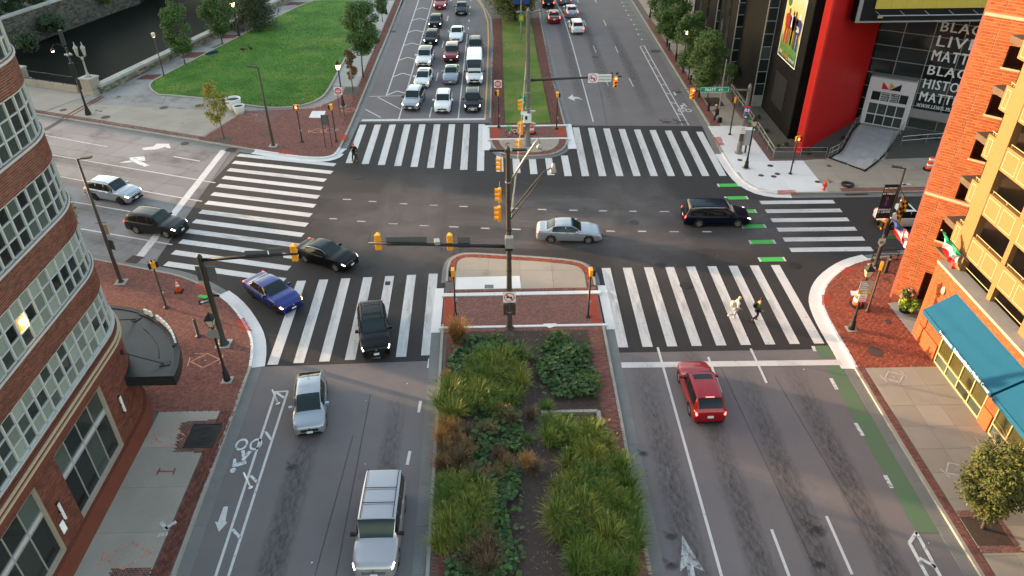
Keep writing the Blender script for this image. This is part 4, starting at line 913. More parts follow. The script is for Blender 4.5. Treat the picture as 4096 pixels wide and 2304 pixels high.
# entrance canopy round the corner
CA = thing('canopy', 'black curved entrance canopy hung on rods from the brick corner', 'canopy', (0, 0, 0))
arc = lambda r, a0, a1, n: [(-23.4+r*math.cos(R(a0+(a1-a0)*k/n)), 29.6+r*math.sin(R(a0+(a1-a0)*k/n))) for k in range(n+1)]
a_o = arc(6.65, 1.7, 100, 30); a_i = arc(4.12, 2.8, 100, 30)
MB().prism(a_o+a_i[::-1], 3.45, 3.93, bottom=True).build('canopy_body', 'black_metal', CA)
MB().prism(a_o+arc(6.4, 1.7, 100, 30)[::-1], 3.93, 4.06).build('canopy_rim', 'black_metal', CA)
MB().prism(arc(6.38, 2.2, 100, 30)+arc(4.13, 3, 100, 30)[::-1], 3.93, 4.02).build('canopy_roof', 'roof_membrane', CA)
for ang in (12, 62):
    c, s_ = math.cos(R(ang)), math.sin(R(ang)); P = lambda r, z: (-23.4+r*c, 29.6+r*s_, z)
    MB().tube([P(4.1, 5.15), P(5.9, 4.05)], .035, 6).build('tie_rod', 'black_metal', CA)
    MB().box((*P(5.95, 4.0)[:2], 4.0), (.5, .35, .12), rz=R(ang)).box((*P(4.15, 5.15)[:2], 5.15), (.12, .2, .2), rz=R(ang)).build('rod_anchor', 'black_metal', CA)
cb = []
for k in range(9):
    ang = 18+k*4.2; cb.append((-23.4+5.6*math.cos(R(ang)), 29.6+5.6*math.sin(R(ang)), 4.05))
MB().tube(cb, .02, 5).build('cable', 'black_metal', CA)
for k in range(11):
    ang = 27.5+k*3.25
    if k == 8: continue
    c, s_ = math.cos(R(ang)), math.sin(R(ang))
    MB().box((-23.4+6.5*c, 29.6+6.5*s_, 4.25), (.1, .25, .32), rz=R(ang)).build('sign_letter', 'sconce_white', CA)
MB().prism(arc(6.45, 25, 64, 12)+arc(6.3, 25, 64, 12)[::-1], 4.021, 4.09).build('letter_rail', 'black_metal', CA)
# ================================================================ brick tower and garage on the right
RB = thing('garage_building', 'sunlit orange brick and yellow parking garage with shopfront', 'building', (0, 0, 0))
q = .70711
chA, chB = (26.1, 40.85), (26.1+2.45*q, 40.85-2.45*q)
cp_ = line_path(chB, chA)                     # s runs from the right end to the left edge; outward normal faces south-west
def cp2(s):
    x, y, nx, ny = cp_(2.45-s); return (x, y, -nx, -ny)
CH_H = [(1.55, 2.45, z, z+1.15) for z in (8.17, 10.84, 13.5, 16.15)] + [(1.33, 2.45, 5.3, 6.72), (1.4, 2.45, 0, 2.95)]
def seg_wall(mb, pth, s0, s1, z0, z1, d=-.35):
    a = pth(s0); b = pth(s1); pts = [(a[0], a[1]), (b[0], b[1]), (b[0]+b[2]*d, b[1]+b[3]*d), (a[0]+a[2]*d, a[1]+a[3]*d)]
    mb.prism(pts if area(pts) > 0 else pts[::-1], z0, z1, bottom=True)
def holed(mb, pth, s0, s1, z0, z1, holes, d=-.35):
    zs = sorted({z0, z1, *[min(max(h[2], z0), z1) for h in holes], *[min(max(h[3], z0), z1) for h in holes]})
    for za, zb in zip(zs, zs[1:]):
        if zb-za < .01: continue
        cur = s0
        for h in sorted(h for h in holes if h[2] < (za+zb)/2 < h[3]):
            if h[0] > cur+.01: seg_wall(mb, pth, cur, h[0], za, zb, d)
            cur = max(cur, h[1])
        if s1 > cur+.01: seg_wall(mb, pth, cur, s1, za, zb, d)
mb = MB(); holed(mb, cp2, 0, 2.45, .1, 23, CH_H); tw = mb.build('brick_tower', 'mortar_warm', RB)
wall_bricks(lambda s: cp2(s), 0, .79, .15, 22.9, 'brick_orange', tw, (), H=.165, L=.42, gap=.022, single=140, key=lambda q_: q_[2])
wall_bricks(lambda s: cp2(s), .82, 2.45, .15, 22.9, 'brick_orange', tw, CH_H, H=.165, L=.42, gap=.022, single=160, key=lambda q_: q_[2])
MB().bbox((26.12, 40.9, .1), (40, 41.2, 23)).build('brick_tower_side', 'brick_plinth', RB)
for z, d in ((8.02, .14), (18.6, .14)):
    mb = MB(); seg_wall(mb, lambda s: (lambda a: (a[0]+a[2]*d, a[1]+a[3]*d, a[2], a[3]))(cp2(s)), -.08, 2.5, z, z+.16, -.3); mb.build('stone_ledge', 'stone_trim', RB)
for h in CH_H[:5]:
    mb = MB(); seg_wall(mb, lambda s: (lambda a: (a[0]+a[2]*.08, a[1]+a[3]*.08, a[2], a[3]))(cp2(s)), h[0]-.06, h[1], h[2]-.1, h[2], -.4); mb.build('window_sill', 'stone_trim', RB)
mb = MB(); seg_wall(mb, lambda s: (lambda a: (a[0]+a[2]*.03, a[1]+a[3]*.03, a[2], a[3]))(cp2(s)), -.02, 1.4, .12, .6, -.2); mb.build('plinth', 'brick_plinth', RB)
# garage decks, inner core
MB().bbox((29.2, 7.5, 0), (60, 40.8, 23)).build('core', 'interior_tan', RB)
for z in (5.4, 8.05, 10.7, 13.35, 16.0, 18.65): MB().bbox((26.5, 7.5, z-.9 if z > 6 else z-.1), (29.3, 38.9, z-.55 if z > 6 else z)).build('deck', 'interior_tan', RB)
YX = 26.3
piers = [(37.5, 37.3), (36.88, 35.8), (30.0, 28.9), (23.1, 22.0), (16.2, 15.1), (9.3, 8.2)]
for k in range(5):
    zb = 6.63+2.67*k; zt = zb+1.3
    sp = MB().bbox((YX, 7.6, zb), (YX+.28, 37.5, zt)).build('spandrel', 'stucco_yellow', RB)
    MB().bbox((YX+.002, 37.5, zb), (27.55, 37.56, zt)).build('spandrel_end', 'stucco_yellow', RB)
    for ya, yb in ((37.5, 36.88), (35.8, 33.1), (32.75, 30.0), (28.9, 26.2), (25.85, 23.1), (22.0, 19.3), (18.9, 16.2)):
        n = 1 if ya-yb < 1 else 2
        for j in range(n):
            y1 = ya-(ya-yb)*j/n-.12; y0 = ya-(ya-yb)*(j+1)/n+.12
            fr = MB()
            for (c0, c1, e0, e1) in ((y0, y1, zb+.14, zb+.17), (y0, y1, zt-.2, zt-.17), (y0, y0+.03, zb+.17, zt-.2), (y1-.03, y1, zb+.17, zt-.2)): fr.bbox((YX-.012, c0, e0), (YX+.01, c1, e1))
            fr.build('panel_moulding', 'stone_trim', sp)
        rl = MB().tube([(YX+.14, ya, zt+.14), (YX+.14, yb, zt+.14)], .022, 6); rl.tube([(YX+.14, ya-.1, zt-.02), (YX+.14, ya-.1, zt+.14)], .018, 5).tube([(YX+.14, (ya+yb)/2, zt-.02), (YX+.14, (ya+yb)/2, zt+.14)], .018, 5); rl.build('guard_rail', 'shop_frame', RB)
for ya, yb in piers[1:]: 
    MB().bbox((YX-.03, yb, 5.5), (YX+.4, ya, 22.5)).build('pier', 'stucco_yellow', RB)
for ya, yb in ((33.1, 32.75), (26.2, 25.85), (19.3, 18.9)): MB().bbox((YX+.03, yb, 5.5), (YX+.35, ya, 22.0)).build('column', 'stucco_yellow', RB)
for ya, yb in ((35.8, 33.1), (32.75, 30.0), (28.9, 26.2), (25.85, 23.1)): MB().tube([(YX+.2, ya, 5.95), (YX+.2, yb, 5.95)], .022, 6).build('guard_rail', 'shop_frame', RB)
# ground floor shop
sp_ = line_path((25.8, 8), (25.8, 36.85)); sp2 = lambda s: (25.8, 8+s, -1, 0)
GL = [(34.33-8, 29.48-8), (28.4-8, 23.55-8), (22.4-8, 17.5-8)]
SH = [(b_, a, .15, 2.75) for a, b_ in GL]
mb = MB(); holed(mb, sp2, 0, 28.85, .1, 5.5, SH, -.3); sw = mb.build('shop_wall', 'mortar_warm', RB)
wall_bricks(sp2, 8, 28.85, .15, 5.5, 'brick_orange', sw, SH, single=120, key=lambda q_: abs(q_[0]-27)+abs(q_[2]-3))
MB().bbox((25.8, 36.85, .1), (27.4, 37.2, 5.5)).build('shop_wall_return', 'brick_orange', RB)
MB().bbox((25.62, 8, 5.5), (26.6, 37.0, 5.66)).build('coping', 'kerb_stone', RB)
for a, b_ in ((36.7, 34.45), (29.4, 28.5)): MB().bbox((25.7, b_, .15), (25.79, a, 1.25)).build('brick_plinth_panel', 'brick_orange', RB)
for gi, (a, b_) in enumerate(GL):
    ya, yb = 8+a, 8+b_
    wf = MB().bbox((25.9, yb, .15), (25.96, ya, 2.75)).build('shop_window', 'interior_tan', RB)
    fr = MB().bbox((25.78, yb, .15), (25.88, ya, .25)).bbox((25.78, yb, 2.65), (25.88, ya, 2.75)).bbox((25.76, yb, .84), (25.87, ya, .92))
    for k in range(5): y = ya-(ya-yb)*k/4; fr.bbox((25.77, y-.035, .25), (25.88, y+.035, 2.65))
    fr.build('window_frame', 'shop_frame', wf)
    for k in range(4):
        y1, y0 = ya-(ya-yb)*k/4-.035, ya-(ya-yb)*(k+1)/4+.035
        for za, zb in ((.25, .84), (.92, 2.65)): MB().quad((25.84, y1, za), (25.84, y0, za), (25.84, y0, zb), (25.84, y1, zb)).build('pane', 'shop_glass' if za > .5 else 'pane_green', wf)
ol = MB().ball((25.74, 35.73, 4.33), .26, 14, 8, (.35, .75, 1.0)).build('wall_light', 'stone_trim', RB, smooth=True)
AW = []
for ya, yb, lab in ((34.64, 27.5, 'long blue fabric awning over the shop window with white lettering'), (27.35, 12.0, 'blue fabric awning behind the street tree, beyond the fold')):
    aw = thing('awning', lab, 'awning', (25.8, (ya+yb)/2, 3.5), group='blue shop awnings')
    h = (ya-yb)/2
    top = MB(); n = 14
    rows = [[(-1.57*t, h-2*h*k/n, 1.4-1.08*t+.02*math.sin(k*2.1)*math.sin(t*3.14)) for t in (0, .25, .5, .75, 1)] for k in range(n+1)]
    top.grid(rows); o = top.build('awning_top', 'awning_blue', aw, smooth=True)
    MB().bbox((-1.6, -h, .05), (-1.57, h, .34)).build('valance', 'awning_blue', aw)
    for s_ in (-1, 1): MB().add([(0, s_*h, 1.4), (-1.57, s_*h, .32), (-1.57, s_*h, .05), (0, s_*h, .05)], [(0, 1, 2, 3)]).build('awning_end', 'awning_blue', aw)
    if ya > 30: text_obj('Procurement   Baltimore Harbor Medical Center', .3, 'letter_white', frame((-1.606, 1.6, .12), (0, -1, 0), (0, 0, 1)), aw, width=5.0, bold=.008)

# ================================================================ museum
MU = thing('museum', 'dark granite museum with a slanting red wall and lettered glass front', 'museum', (0, 0, 0))
HM = 19.0
def block(name, pts, z0, z1, m, par): return MB().prism(pts if area(pts) > 0 else pts[::-1], z0, z1, bottom=True).build(name, m, par)
bt = block('black_tower', [(27.9, 67.73), (31.2, 67.73), (31.2, 76.2), (27.9, 76.2)], .1, HM, 'granite_black', MU)
# granite cladding slabs on the two faces in view
for i in range(6):
    for j in range(17):
        y0 = 67.76+i*1.41; z0 = .15+j*1.1
        MB().bbox((27.865, y0, z0), (27.9, y0+1.395, z0+1.085)).build('granite_slab', 'granite_black', bt)
for j in range(17): MB().bbox((27.9, 67.7, .15+j*1.1), (31.2, 67.728, .15+j*1.1+1.085)).build('granite_slab', 'granite_black', bt)
MB().bbox((27.82, 70.4, 1.8), (27.87, 73.8, 4.9)).build('relief_panel', 'roof_membrane', bt)
# painted banner: generic figures on a sunny field
m, nt, b = nodes('mural_paint'); N = nt.nodes; L = nt.links; tc = N.new('ShaderNodeTexCoord'); sx = N.new('ShaderNodeSeparateXYZ'); L.new(tc.outputs['Generated'], sx.inputs[0])
ns = N.new('ShaderNodeTexNoise'); ns.inputs['Scale'].default_value = 2.2; ns.inputs['Detail'].default_value = 5; L.new(tc.outputs['Object'], ns.inputs['Vector'])
ad = N.new('ShaderNodeMath'); ad.operation = 'MULTIPLY_ADD'; ad.inputs[1].default_value = .35; L.new(ns.outputs['Fac'], ad.inputs[0]); L.new(sx.outputs[2], ad.inputs[2])
rp = N.new('ShaderNodeValToRGB'); el = rp.color_ramp.elements; el[0].position = .16; el[0].color = (.02, .03, .015, 1); el[1].position = 1.15 if False else 1.0; el[1].color = (.42, .5, .5, 1)
for p_, c in ((.3, (.05, .16, .02)), (.42, (.12, .25, .03)), (.5, (.5, .36, .06)), (.75, (.55, .44, .15)), (.9, (.5, .5, .36))): k = el.new(p_); k.color = (*c, 1)
L.new(ad.outputs[0], rp.inputs[0]); L.new(rp.outputs[0], b.inputs['Base Color']); b.inputs['Roughness'].default_value = .6
bn_ = MB().bbox((27.8, 69.4, 6.42), (27.84, 74.2, 14.5)).build('banner', 'mural_paint', MU)
MB().bbox((27.79, 69.33, 6.35), (27.83, 74.27, 6.42)).bbox((27.79, 69.33, 6.42), (27.83, 69.4, 14.5)).bbox((27.79, 74.2, 6.42), (27.83, 74.27, 14.5)).build('banner_frame', 'letter_white', bn_)
mat('fig_red', (.28, .02, .02)); mat('fig_blue', (.02, .025, .12)); mat('fig_brown', (.09, .04, .02)); mat('fig_olive', (.12, .09, .02)); mat('leaf_paint', (.05, .15, .03))
def figure(y, z, h, top, leg, head, m_extra=None):
    x = 27.79; mb = MB(); w = h*.16
    mb.add([(x, y-w, z), (x, y-w*.2, z), (x, y-w*.1, z+h*.45), (x, y+w*.1, z+h*.45), (x, y+w*.3, z), (x, y+w*1.1, z), (x, y+w, z+h*.5), (x, y-w, z+h*.5)], [(7, 0, 1, 2), (3, 4, 5, 6), (7, 2, 3, 6)]); mb.build('painted_legs', leg, bn_)
    MB().add([(x, y-w*1.3, z+h*.48), (x, y+w*1.3, z+h*.48), (x, y+w*1.5, z+h*.8), (x, y+w*.6, z+h*.86), (x, y-w*.6, z+h*.86), (x, y-w*1.5, z+h*.8)], [(0, 1, 2, 3, 4, 5)]).build('painted_torso', top, bn_)
    MB().add([(x, y+h*.075*math.cos(k*.628), z+h*.93+h*.085*math.sin(k*.628)) for k in range(10)], [tuple(range(10))]).build('painted_head', head, bn_)
figure(73.0, 7.7, 3.3, 'fig_red', 'fig_red', 'fig_brown'); figure(71.9, 8.0, 3.0, 'letter_white', 'fig_olive', 'fig_brown'); figure(71.3, 7.9, 3.2, 'fig_brown', 'fig_olive', 'fig_brown'); figure(70.3, 7.8, 3.3, 'fig_blue', 'fig_blue', 'letter_white')
MB().add([(27.79, 73.4+.5*math.cos(k*.7), 11.6+.5*math.sin(k*.7)) for k in range(9)], [tuple(range(9))]).build('painted_tree', 'leaf_paint', bn_)
text_obj('26', .7, 'letter_white', frame((27.785, 70.75, 9.5), (0, -1, 0), (0, 0, 1)), bn_, bold=.02)
text_obj('THE', .42, 'letter_white', frame((27.785, 74.0, 6.75), (0, -1, 0), (0, 0, 1)), bn_); text_obj('Lasting', .55, 'letter_gold', frame((27.785, 73.1, 6.72), (0, -1, 0), (0, 0, 1)), bn_); text_obj('BOUND LEGEND', .36, 'letter_white', frame((27.785, 71.3, 6.7), (0, -1, 0), (0, 0, 1)), bn_, width=1.6)
# stepped blocks to the north with columns of windows in the returns
steps = [(76.2, 83.6, 26.85), (83.6, 90.6, 26.2), (90.6, 101, 25.9), (101, 113, 25.8), (113, 130, 25.7)]
px = 27.9
for y0, y1, x in steps:
    block('black_block', [(x, y0+.3), (31.2, y0+.3), (31.2, y1), (x, y1)], .1, HM, 'granite_black' if y0 < 95 else 'metal_grey', MU)
    wf = MB().bbox((x+.02, y0+.26, .15), (x+1.05, y0+.32, HM)).build('window_column', 'interior', MU)
    MB().bbox((x+.02, y0+.2, .15), (x+1.05, y0+.27, 1.3)).build('apron_panel', 'metal_grey', wf)
    fr = MB(); fr.bbox((x-.02, y0+.17, .15), (x+.06, y0+.26, HM)); fr.bbox((x+1.0, y0+.17, .15), (x+1.06, y0+.26, HM))
    for j in range(14): fr.bbox((x+.06, y0+.18, 1.3+j*1.27), (x+1.0, y0+.25, 1.36+j*1.27))
    fr.build('window_frame', 'museum_frame', wf)
    for j in range(13): MB().quad((x+.06, y0+.22, 1.37+j*1.27), (x+1.0, y0+.22, 1.37+j*1.27), (x+1.0, y0+.22, 2.56+j*1.27), (x+.06, y0+.22, 2.56+j*1.27)).build('pane', 'pane_dark' if j % 4 != 3 else 'pane_green', wf)
    if y0 > 80:
        for s_ in (.33, .66): MB().bbox((x-.03, y0+.3+(y1-y0)*s_, .5), (x, y0+1.2+(y1-y0)*s_, HM)).build('window_strip', 'pane_dark', MU); 
# red wall
rd = Vector((7.45, 6.9)).normalized(); rn = Vector((rd.y, -rd.x)); A = Vector((27.8, 64.25)); B = A+rd*11.3
T = lambda s, d: tuple(A+rd*s+rn*d)
rw = block('red_wall', [T(.45, 0), T(11.3, 0), T(11.3, -.5), T(.45, -.5)], .1, HM, 'museum_red', MU)
block('red_wall_edge', [T(0, .06), T(.45, .06), T(.45, -.55), T(0, -.55)], .1, HM+.3, 'museum_red_edge', MU)
block('dark_core', [(28.6, 66.5), (31.2, 69.4), (36, 73.6), (36, 90), (31.2, 90), (31.2, 67.8)], .1, HM-1, 'interior', MU)
# glass front
g0 = Vector((36.35, 73.0)); gd = Vector((.852, -.524)); gn = Vector((-.524, -.852)); GP = lambda s, d=0: tuple(g0+gd*s+gn*d)
gw_ = block('glass_backing', [GP(-.3, -.1), GP(16, -.1), GP(16, -.6), GP(-.3, -.6)], .1, 14, 'interior', MU)
zr = [.15, 1.16, 2.35, 3.6, 4.95, 6.3, 7.65, 9.0, 10.3, 11.6]; ss = [0, 2.53, 5.06, 7.59, 10.12, 12.65]
gf = MB()
def gbar(mb, s0, s1, z0, z1, d0=0., d1=.1):
    pts = [GP(s0, d0), GP(s1, d0), GP(s1, d1), GP(s0, d1)]; mb.prism(pts if area(pts) > 0 else pts[::-1], z0, z1, bottom=True)
for s in ss: gbar(gf, s-.04, s+.04, .15, 12)
for z in zr: gbar(gf, 0, 12.7, z-.03, z+.03, 0, .09)
glass = gf.build('glass_front', 'museum_frame', MU)
def gquad(s0, s1, z0, z1, d, m, name, par): a, b_ = GP(s0, d), GP(s1, d); return MB().quad((*a, z0), (*b_, z0), (*b_, z1), (*a, z1)).build(name, m, par)
for i in range(5):
    for j in range(9): gquad(ss[i]+.04, ss[i+1]-.04, zr[j]+.03, zr[j+1]-.03, .03, 'pane_dark' if (i < 2 or j % 3) else 'pane_green', 'pane', glass)
for body, z, sz, w in (('BLACK', 9.55, 1.0, 4.35), ('LIVES', 8.2, 1.12, 4.3), ('MATTER', 6.85, 1.12, 4.35), ('BLACK', 5.52, 1.02, 4.3), ('HISTORY', 4.2, 1.02, 4.4), ('MATTERS', 2.95, 1.02, 4.5), ('WWW.LEWIS MUSEUM.ORG', 2.33, .4, 5.1)):
    for dx_, dd_ in ((0, .12), (.045 if sz > .6 else .012, .125)): a = GP(5.32+dx_, dd_); text_obj(body, sz*1.28, 'letter_white', frame((*a, z), (gd.x, gd.y, 0), (0, 0, 1)), glass, width=w, spacing=1.15)
mb = MB(); gbar(mb, 4.9, 13, 1.3, 2.1, .1, .35); mb.build('stone_band', 'museum_frame', MU)
# entrance vestibule
v0 = Vector((36.38, 71.53)); vd = Vector((3.54, -2.18)).normalized(); vn = Vector((vd.y, -vd.x)); VP = lambda s, d=0: tuple(v0+vd*s+vn*d)
def vbar(mb, s0, s1, z0, z1, d0, d1):
    pts = [VP(s0, d0), VP(s1, d0), VP(s1, d1), VP(s0, d1)]; mb.prism(pts if area(pts) > 0 else pts[::-1], z0, z1, bottom=True)
vb = MB(); vbar(vb, 0, 4.16, 3.62, 4.85, -1.4, 0); vs = vb.build('entrance_porch', 'museum_white', MU)
vb = MB(); vbar(vb, 0, .38, .15, 3.62, -1.4, 0); vbar(vb, 3.78, 4.16, .15, 3.62, -1.4, 0); vb.build('porch_post', 'museum_white', vs)
vb = MB(); vbar(vb, .1, 4.06, 4.86, 5.0, -1.5, -.1); vb.build('porch_roof', 'metal_grey', vs)
vb = MB(); vbar(vb, .38, 3.78, .15, 3.62, -.3, -.2); vb.build('porch_backing', 'interior', vs)
vb = MB()
for s in (.38, 1.23, 2.08, 2.93, 3.72): vbar(vb, s, s+.07, .15, 3.62, -.19, -.06)
for z in (.15, 1.2, 2.35, 3.52): vbar(vb, .38, 3.78, z, z+(.1 if z != 2.35 else .3), -.19, -.05)
vb.build('door_frame', 'museum_white', vs)
for i, s in enumerate((.45, 1.3, 2.15, 3.0)):
    for z0, z1 in ((.25, 1.2), (1.3, 2.35), (2.65, 3.52)):
        a, b_ = VP(s, -.12), VP(s+.78, -.12); MB().quad((*a, z0), (*b_, z0), (*b_, z1), (*a, z1)).build('door_pane' if z0 < 2 else 'pane', 'pane_green' if z0 < 2 else 'pane_dark', vs)
for s in (1.7, 2.55): a = VP(s, -.05); text_obj('o', .3, 'line_green', frame((*a, 1.55), (vd.x, vd.y, 0), (0, 0, 1)), vs)
def tri(pts, m): MB().add([(*VP(s, .02), z) for s, z in pts], [tuple(range(len(pts)))]).build('emblem', m, vs)
tri([(1.2, 3.85), (1.88, 3.85), (1.2, 4.55)], 'letter_red'); tri([(1.86, 3.84), (2.3, 4.22), (1.86, 4.55)], 'letter_gold'); tri([(1.9, 3.84), (2.88, 3.84), (2.88, 4.55)], 'letter_black')
for k, t_ in enumerate(('THE REGINALD F. LEWIS', 'MUSEUM OF MARYLAND', 'AFRICAN AMERICAN', 'HISTORY & CULTURE')):
    a = VP(1.3, -.1); text_obj(t_, .19, 'letter_white', frame((*a, 3.32-.2*k), (vd.x, vd.y, 0), (0, 0, 1)), vs, width=1.55, bold=.004)
# overhanging upper box
ub = MB().bbox((30.9, 66.0, 11.52), (50, 80, HM-.5)).build('upper_box', 'letter_black', MU)
MB().bbox((30.86, 65.9, 11.5), (31.2, 66.0, HM-.5)).bbox((31.2, 65.9, 11.5), (50, 66.0, 11.62)).build('box_trim', 'museum_frame', ub)
for k in range(9): MB().bbox((32.3+k*1.3, 65.85, 12.65), (32.3+k*1.3+1.285, 65.98, HM-.5)).build('yellow_panel', 'panel_yellow', ub)
sh = MB().tube([(32.6, 65.2, 12.25), (46, 65.2, 12.25)], .05, 6)
for k in range(7): sh.tube([(32.6+k*2.1, 65.2, 12.25), (32.45+k*2.1, 65.98, 12.45)], .025, 5)
sh.build('light_rail', 'museum_frame', ub)
MB().box((32.9, 65.85, 12.0), (.4, .15, .2)).build('floodlight', 'stone_trim', ub)
# entrance ramp
RP = thing('entrance_ramp', 'pale paved ramp with black border leading to the museum doors', 'ramp', (0, 0, 0))
lft = smooth_line([(30.15, 63.2), (31.7, 64.4), (33.3, 67.0), (34.9, 69.6), (36.35, 71.4)], 1); rgt = smooth_line([(32.35, 60.25), (35.0, 62.8), (37.2, 65.8), (39.7, 69.2)], 1)
rp_ = lft+rgt[::-1]; rp_ = rp_ if area(rp_) > 0 else rp_[::-1]
MB().prism(rp_, .1, .19).build('ramp_base', 'concrete_dark', RP)
for i in range(-10, 26):
    for j in range(-16, 16):
        c = Vector((33.5, 66))+Vector((vd.x, vd.y))*(i-4)*.82*.8+Vector((vn.x, vn.y))*(j)*.82*.8
        if inside(c, rp_) and all(inside((c.x+dx, c.y+dy), rp_) for dx, dy in ((.3, 0), (-.3, 0), (0, .3), (0, -.3))): MB().box((c.x, c.y, .19), (.64, .64, .03), rz=math.atan2(vd.y, vd.x)).build('paving_slab', 'ramp_paving', RP)
for ln in (lft, rgt, [(30.15, 63.2), (32.35, 60.25)]):
    o_ = offset(ln, -.16 if ln is lft else .16 if ln is rgt else .16); pts = ln+o_[::-1]; MB().prism(pts if area(pts) > 0 else pts[::-1], .1, .23).build('ramp_border', 'letter_black', RP)
def railing(name, pts, label, h=1.0, m='rail_steel', z=.15, n=2, r=.022, every=1.8, loc=None):
    t = thing(name, label, 'railing', (pts[0][0], pts[0][1], z)); o = Vector((*pts[0], 0))
    P = [Vector((*p, 0))-o for p in pts]
    for k in range(n): MB().tube([p+Vector((0, 0, h-k*.42)) for p in P], r, 6).build('rail', m, t)
    for a, b_ in zip(P, P[1:]):
        L_ = (b_-a).length; c = max(1, round(L_/every))
        for i in range(c): 
            q_ = a.lerp(b_, i/c); MB().tube([q_, q_+Vector((0, 0, h))], r*.9, 6).build('rail_post', m, t)
    MB().tube([P[-1], P[-1]+Vector((0, 0, h))], r*.9, 6).build('rail_post', m, t)
    return t
railing('railing', [(25.7, 80.5), (25.6, 74), (25.4, 69), (25.15, 63.55)], 'steel guard railing beside the dark museum tower'); railing('railing', [(25.2, 63.5), (27.6, 63.4), (29.95, 63.35)], 'short steel railing in front of the red wall foot')
railing('railing', lft, 'curved steel handrail on the left side of the entrance ramp', .95, every=1.3); railing('railing', [p for p in rgt if p[1] > 62], 'curved steel handrail on the right side of the entrance ramp', .95, every=1.3)
railing('railing', [(37.9, 65.65), (40.5, 66.1), (46, 66.6)], 'steel railing along the bed right of the entrance ramp', .95)
# ================================================================ canal walls and bridge parapet
mat('stone_wall', (.13, .115, .09), .9, var=.25, scale=1, fine=.25, fscale=20, rnd=.45, col2=(.2, .17, .12), bump=.4)
mat('stone_dark', (.07, .065, .055), .9, var=.3, scale=.5, fine=.25, fscale=10, rnd=.45, bump=.5)
mat('coping_stone', (.3, .29, .26), .85, var=.2, scale=1, fine=.2, fscale=15, bump=.3, obj_rnd=.08)
def stone_wall(name, label, a, b_, th, z0, z1, cop=.3, side=1, single=200, m='stone_wall', rows=None):
    a = Vector(a); b_ = Vector(b_); d = (b_-a); Ln = d.length; rz = math.atan2(d.y, d.x)
    t = thing(name, label, 'wall', (a.x, a.y, 0), rz)
    MB().bbox((0, -th/2, z0), (Ln, th/2, z1)).build('wall_core', 'mortar', t)
    rng = random.Random(int(Ln*10)); z = z0; left = single
    mbs = MB()
    while z < z1-.05:
        h = min(rng.uniform(.16, .3), z1-z); x = -rng.random()*.3
        while x < Ln:
            w = rng.uniform(.25, .75); x0, x1 = max(0, x)+.012, min(Ln, x+w)-.012
            if x1-x0 > .05:
                e = rng.uniform(.03, .07)
                for sg in ((-1,) if side == 1 else (1,)):
                    y0 = sg*th/2; y1 = sg*(th/2+e); bx = ((x0, min(y0, y1), z+.012), (x1, max(y0, y1), z+h-.012))
                    if left > 0 and x < 30: MB().bbox(*bx).build('stone', m, t); left -= 1
                    else: mbs.bbox(*bx)
            x += w
        z += h
    if mbs.v: mbs.build('stonework', m, t, kind='stuff')
    if cop:
        x = 0
        while x < Ln-.1:
            w = min(1.9, Ln-x); MB().bbox((x+.006, -th/2-.12, z1), (x+w-.006, th/2+.12, z1+cop)).build('coping_stone', 'coping_stone', t); x += w
    return t
stone_wall('stone_wall', 'low rubble stone wall with pale coping between canal and walk', (-44.55, 83.4), (-37.0, 110), .75, .1, .85, .28)
stone_wall('stone_wall', 'stretch of pale coped canal wall far behind the park trees', (-36.9, 110.6), (-22, 162), .75, .1, .85, .28, single=40)
stone_wall('retaining_wall', 'tall dark stone retaining wall across the canal', (-70.3, 111.5), (-62.5, 139), .8, -3.4, 1.2, .25, single=250, m='stone_dark')
stone_wall('retaining_wall', 'dark stone retaining wall by the far end of the bridge parapet', (-95, 122), (-70.4, 112), .8, -3.4, 1.2, .25, single=0, m='stone_dark')
for a, b_, lab in (((-45.2, 84.2), (-38.6, 107.5), 'canal side under the coped stone wall'), ((-54.6, 87.3), (-46.5, 84.4), 'canal side under the bridge parapet')):
    aa, bb = Vector(a), Vector(b_); dd = (bb-aa).normalized(); nn = Vector((-dd.y, dd.x))*.2
    MB().prism([tuple(aa-nn), tuple(bb-nn), tuple(bb+nn), tuple(aa+nn)], -3.6, -.02).build('canal_side', 'stone_dark', label=lab, kind='structure')
# far bank terrain, bridge across the canal
MB().prism([(-95, 123), (-70.6, 112.6), (-62.8, 139), (-62.8, 230), (-130, 230), (-130, 123)], -.2, .3).build('far_bank', 'concrete_dark', label='paved far bank of the canal', kind='structure')
fb = thing('canal_bridge', 'pale stone footbridge crossing the canal at the top', 'bridge', (-50, 146, 0), R(14))
MB().bbox((-14, -2.2, -.6), (16, 2.2, .3)).build('bridge_deck', 'concrete', fb); MB().bbox((-14, -2.5, .3), (16, -2.1, 1.1)).bbox((-14, 2.1, .3), (16, 2.5, 1.1)).build('bridge_parapet', 'coping_stone', fb)
PT = thing('bridge_parapet', 'pale concrete parapet with dark iron railing beside the canal', 'parapet', (-54.5, 86.75, .12), math.atan2(-3.3, 8.4))
for k in range(5): MB().bbox((k*1.62, -.17, 0), (k*1.62+1.605, .17, .75)).build('parapet_panel', 'concrete_tan', PT)
MB().bbox((-40, -.17, 0), (-.2, .17, .75)).build('parapet_panel', 'concrete_tan', PT)
for z in (.85, 1.75): MB().tube([(-.1, 0, z), (8.1, 0, z)], .03, 6).build('rail', 'black_metal', PT)
for k in range(5): MB().tube([(.1+k*1.98, 0, .75), (.1+k*1.98, 0, 1.85)], .04, 6).build('rail_post', 'black_metal', PT)
bal = MB().tube([(0, 0, .85), (0, 0, 1.75)], .012, 4).mesh('baluster'); bal.materials.append(MT['black_metal'])
for k in range(56): obj('baluster', bal, None, PT, loc=(.2+k*.142, 0, 0))
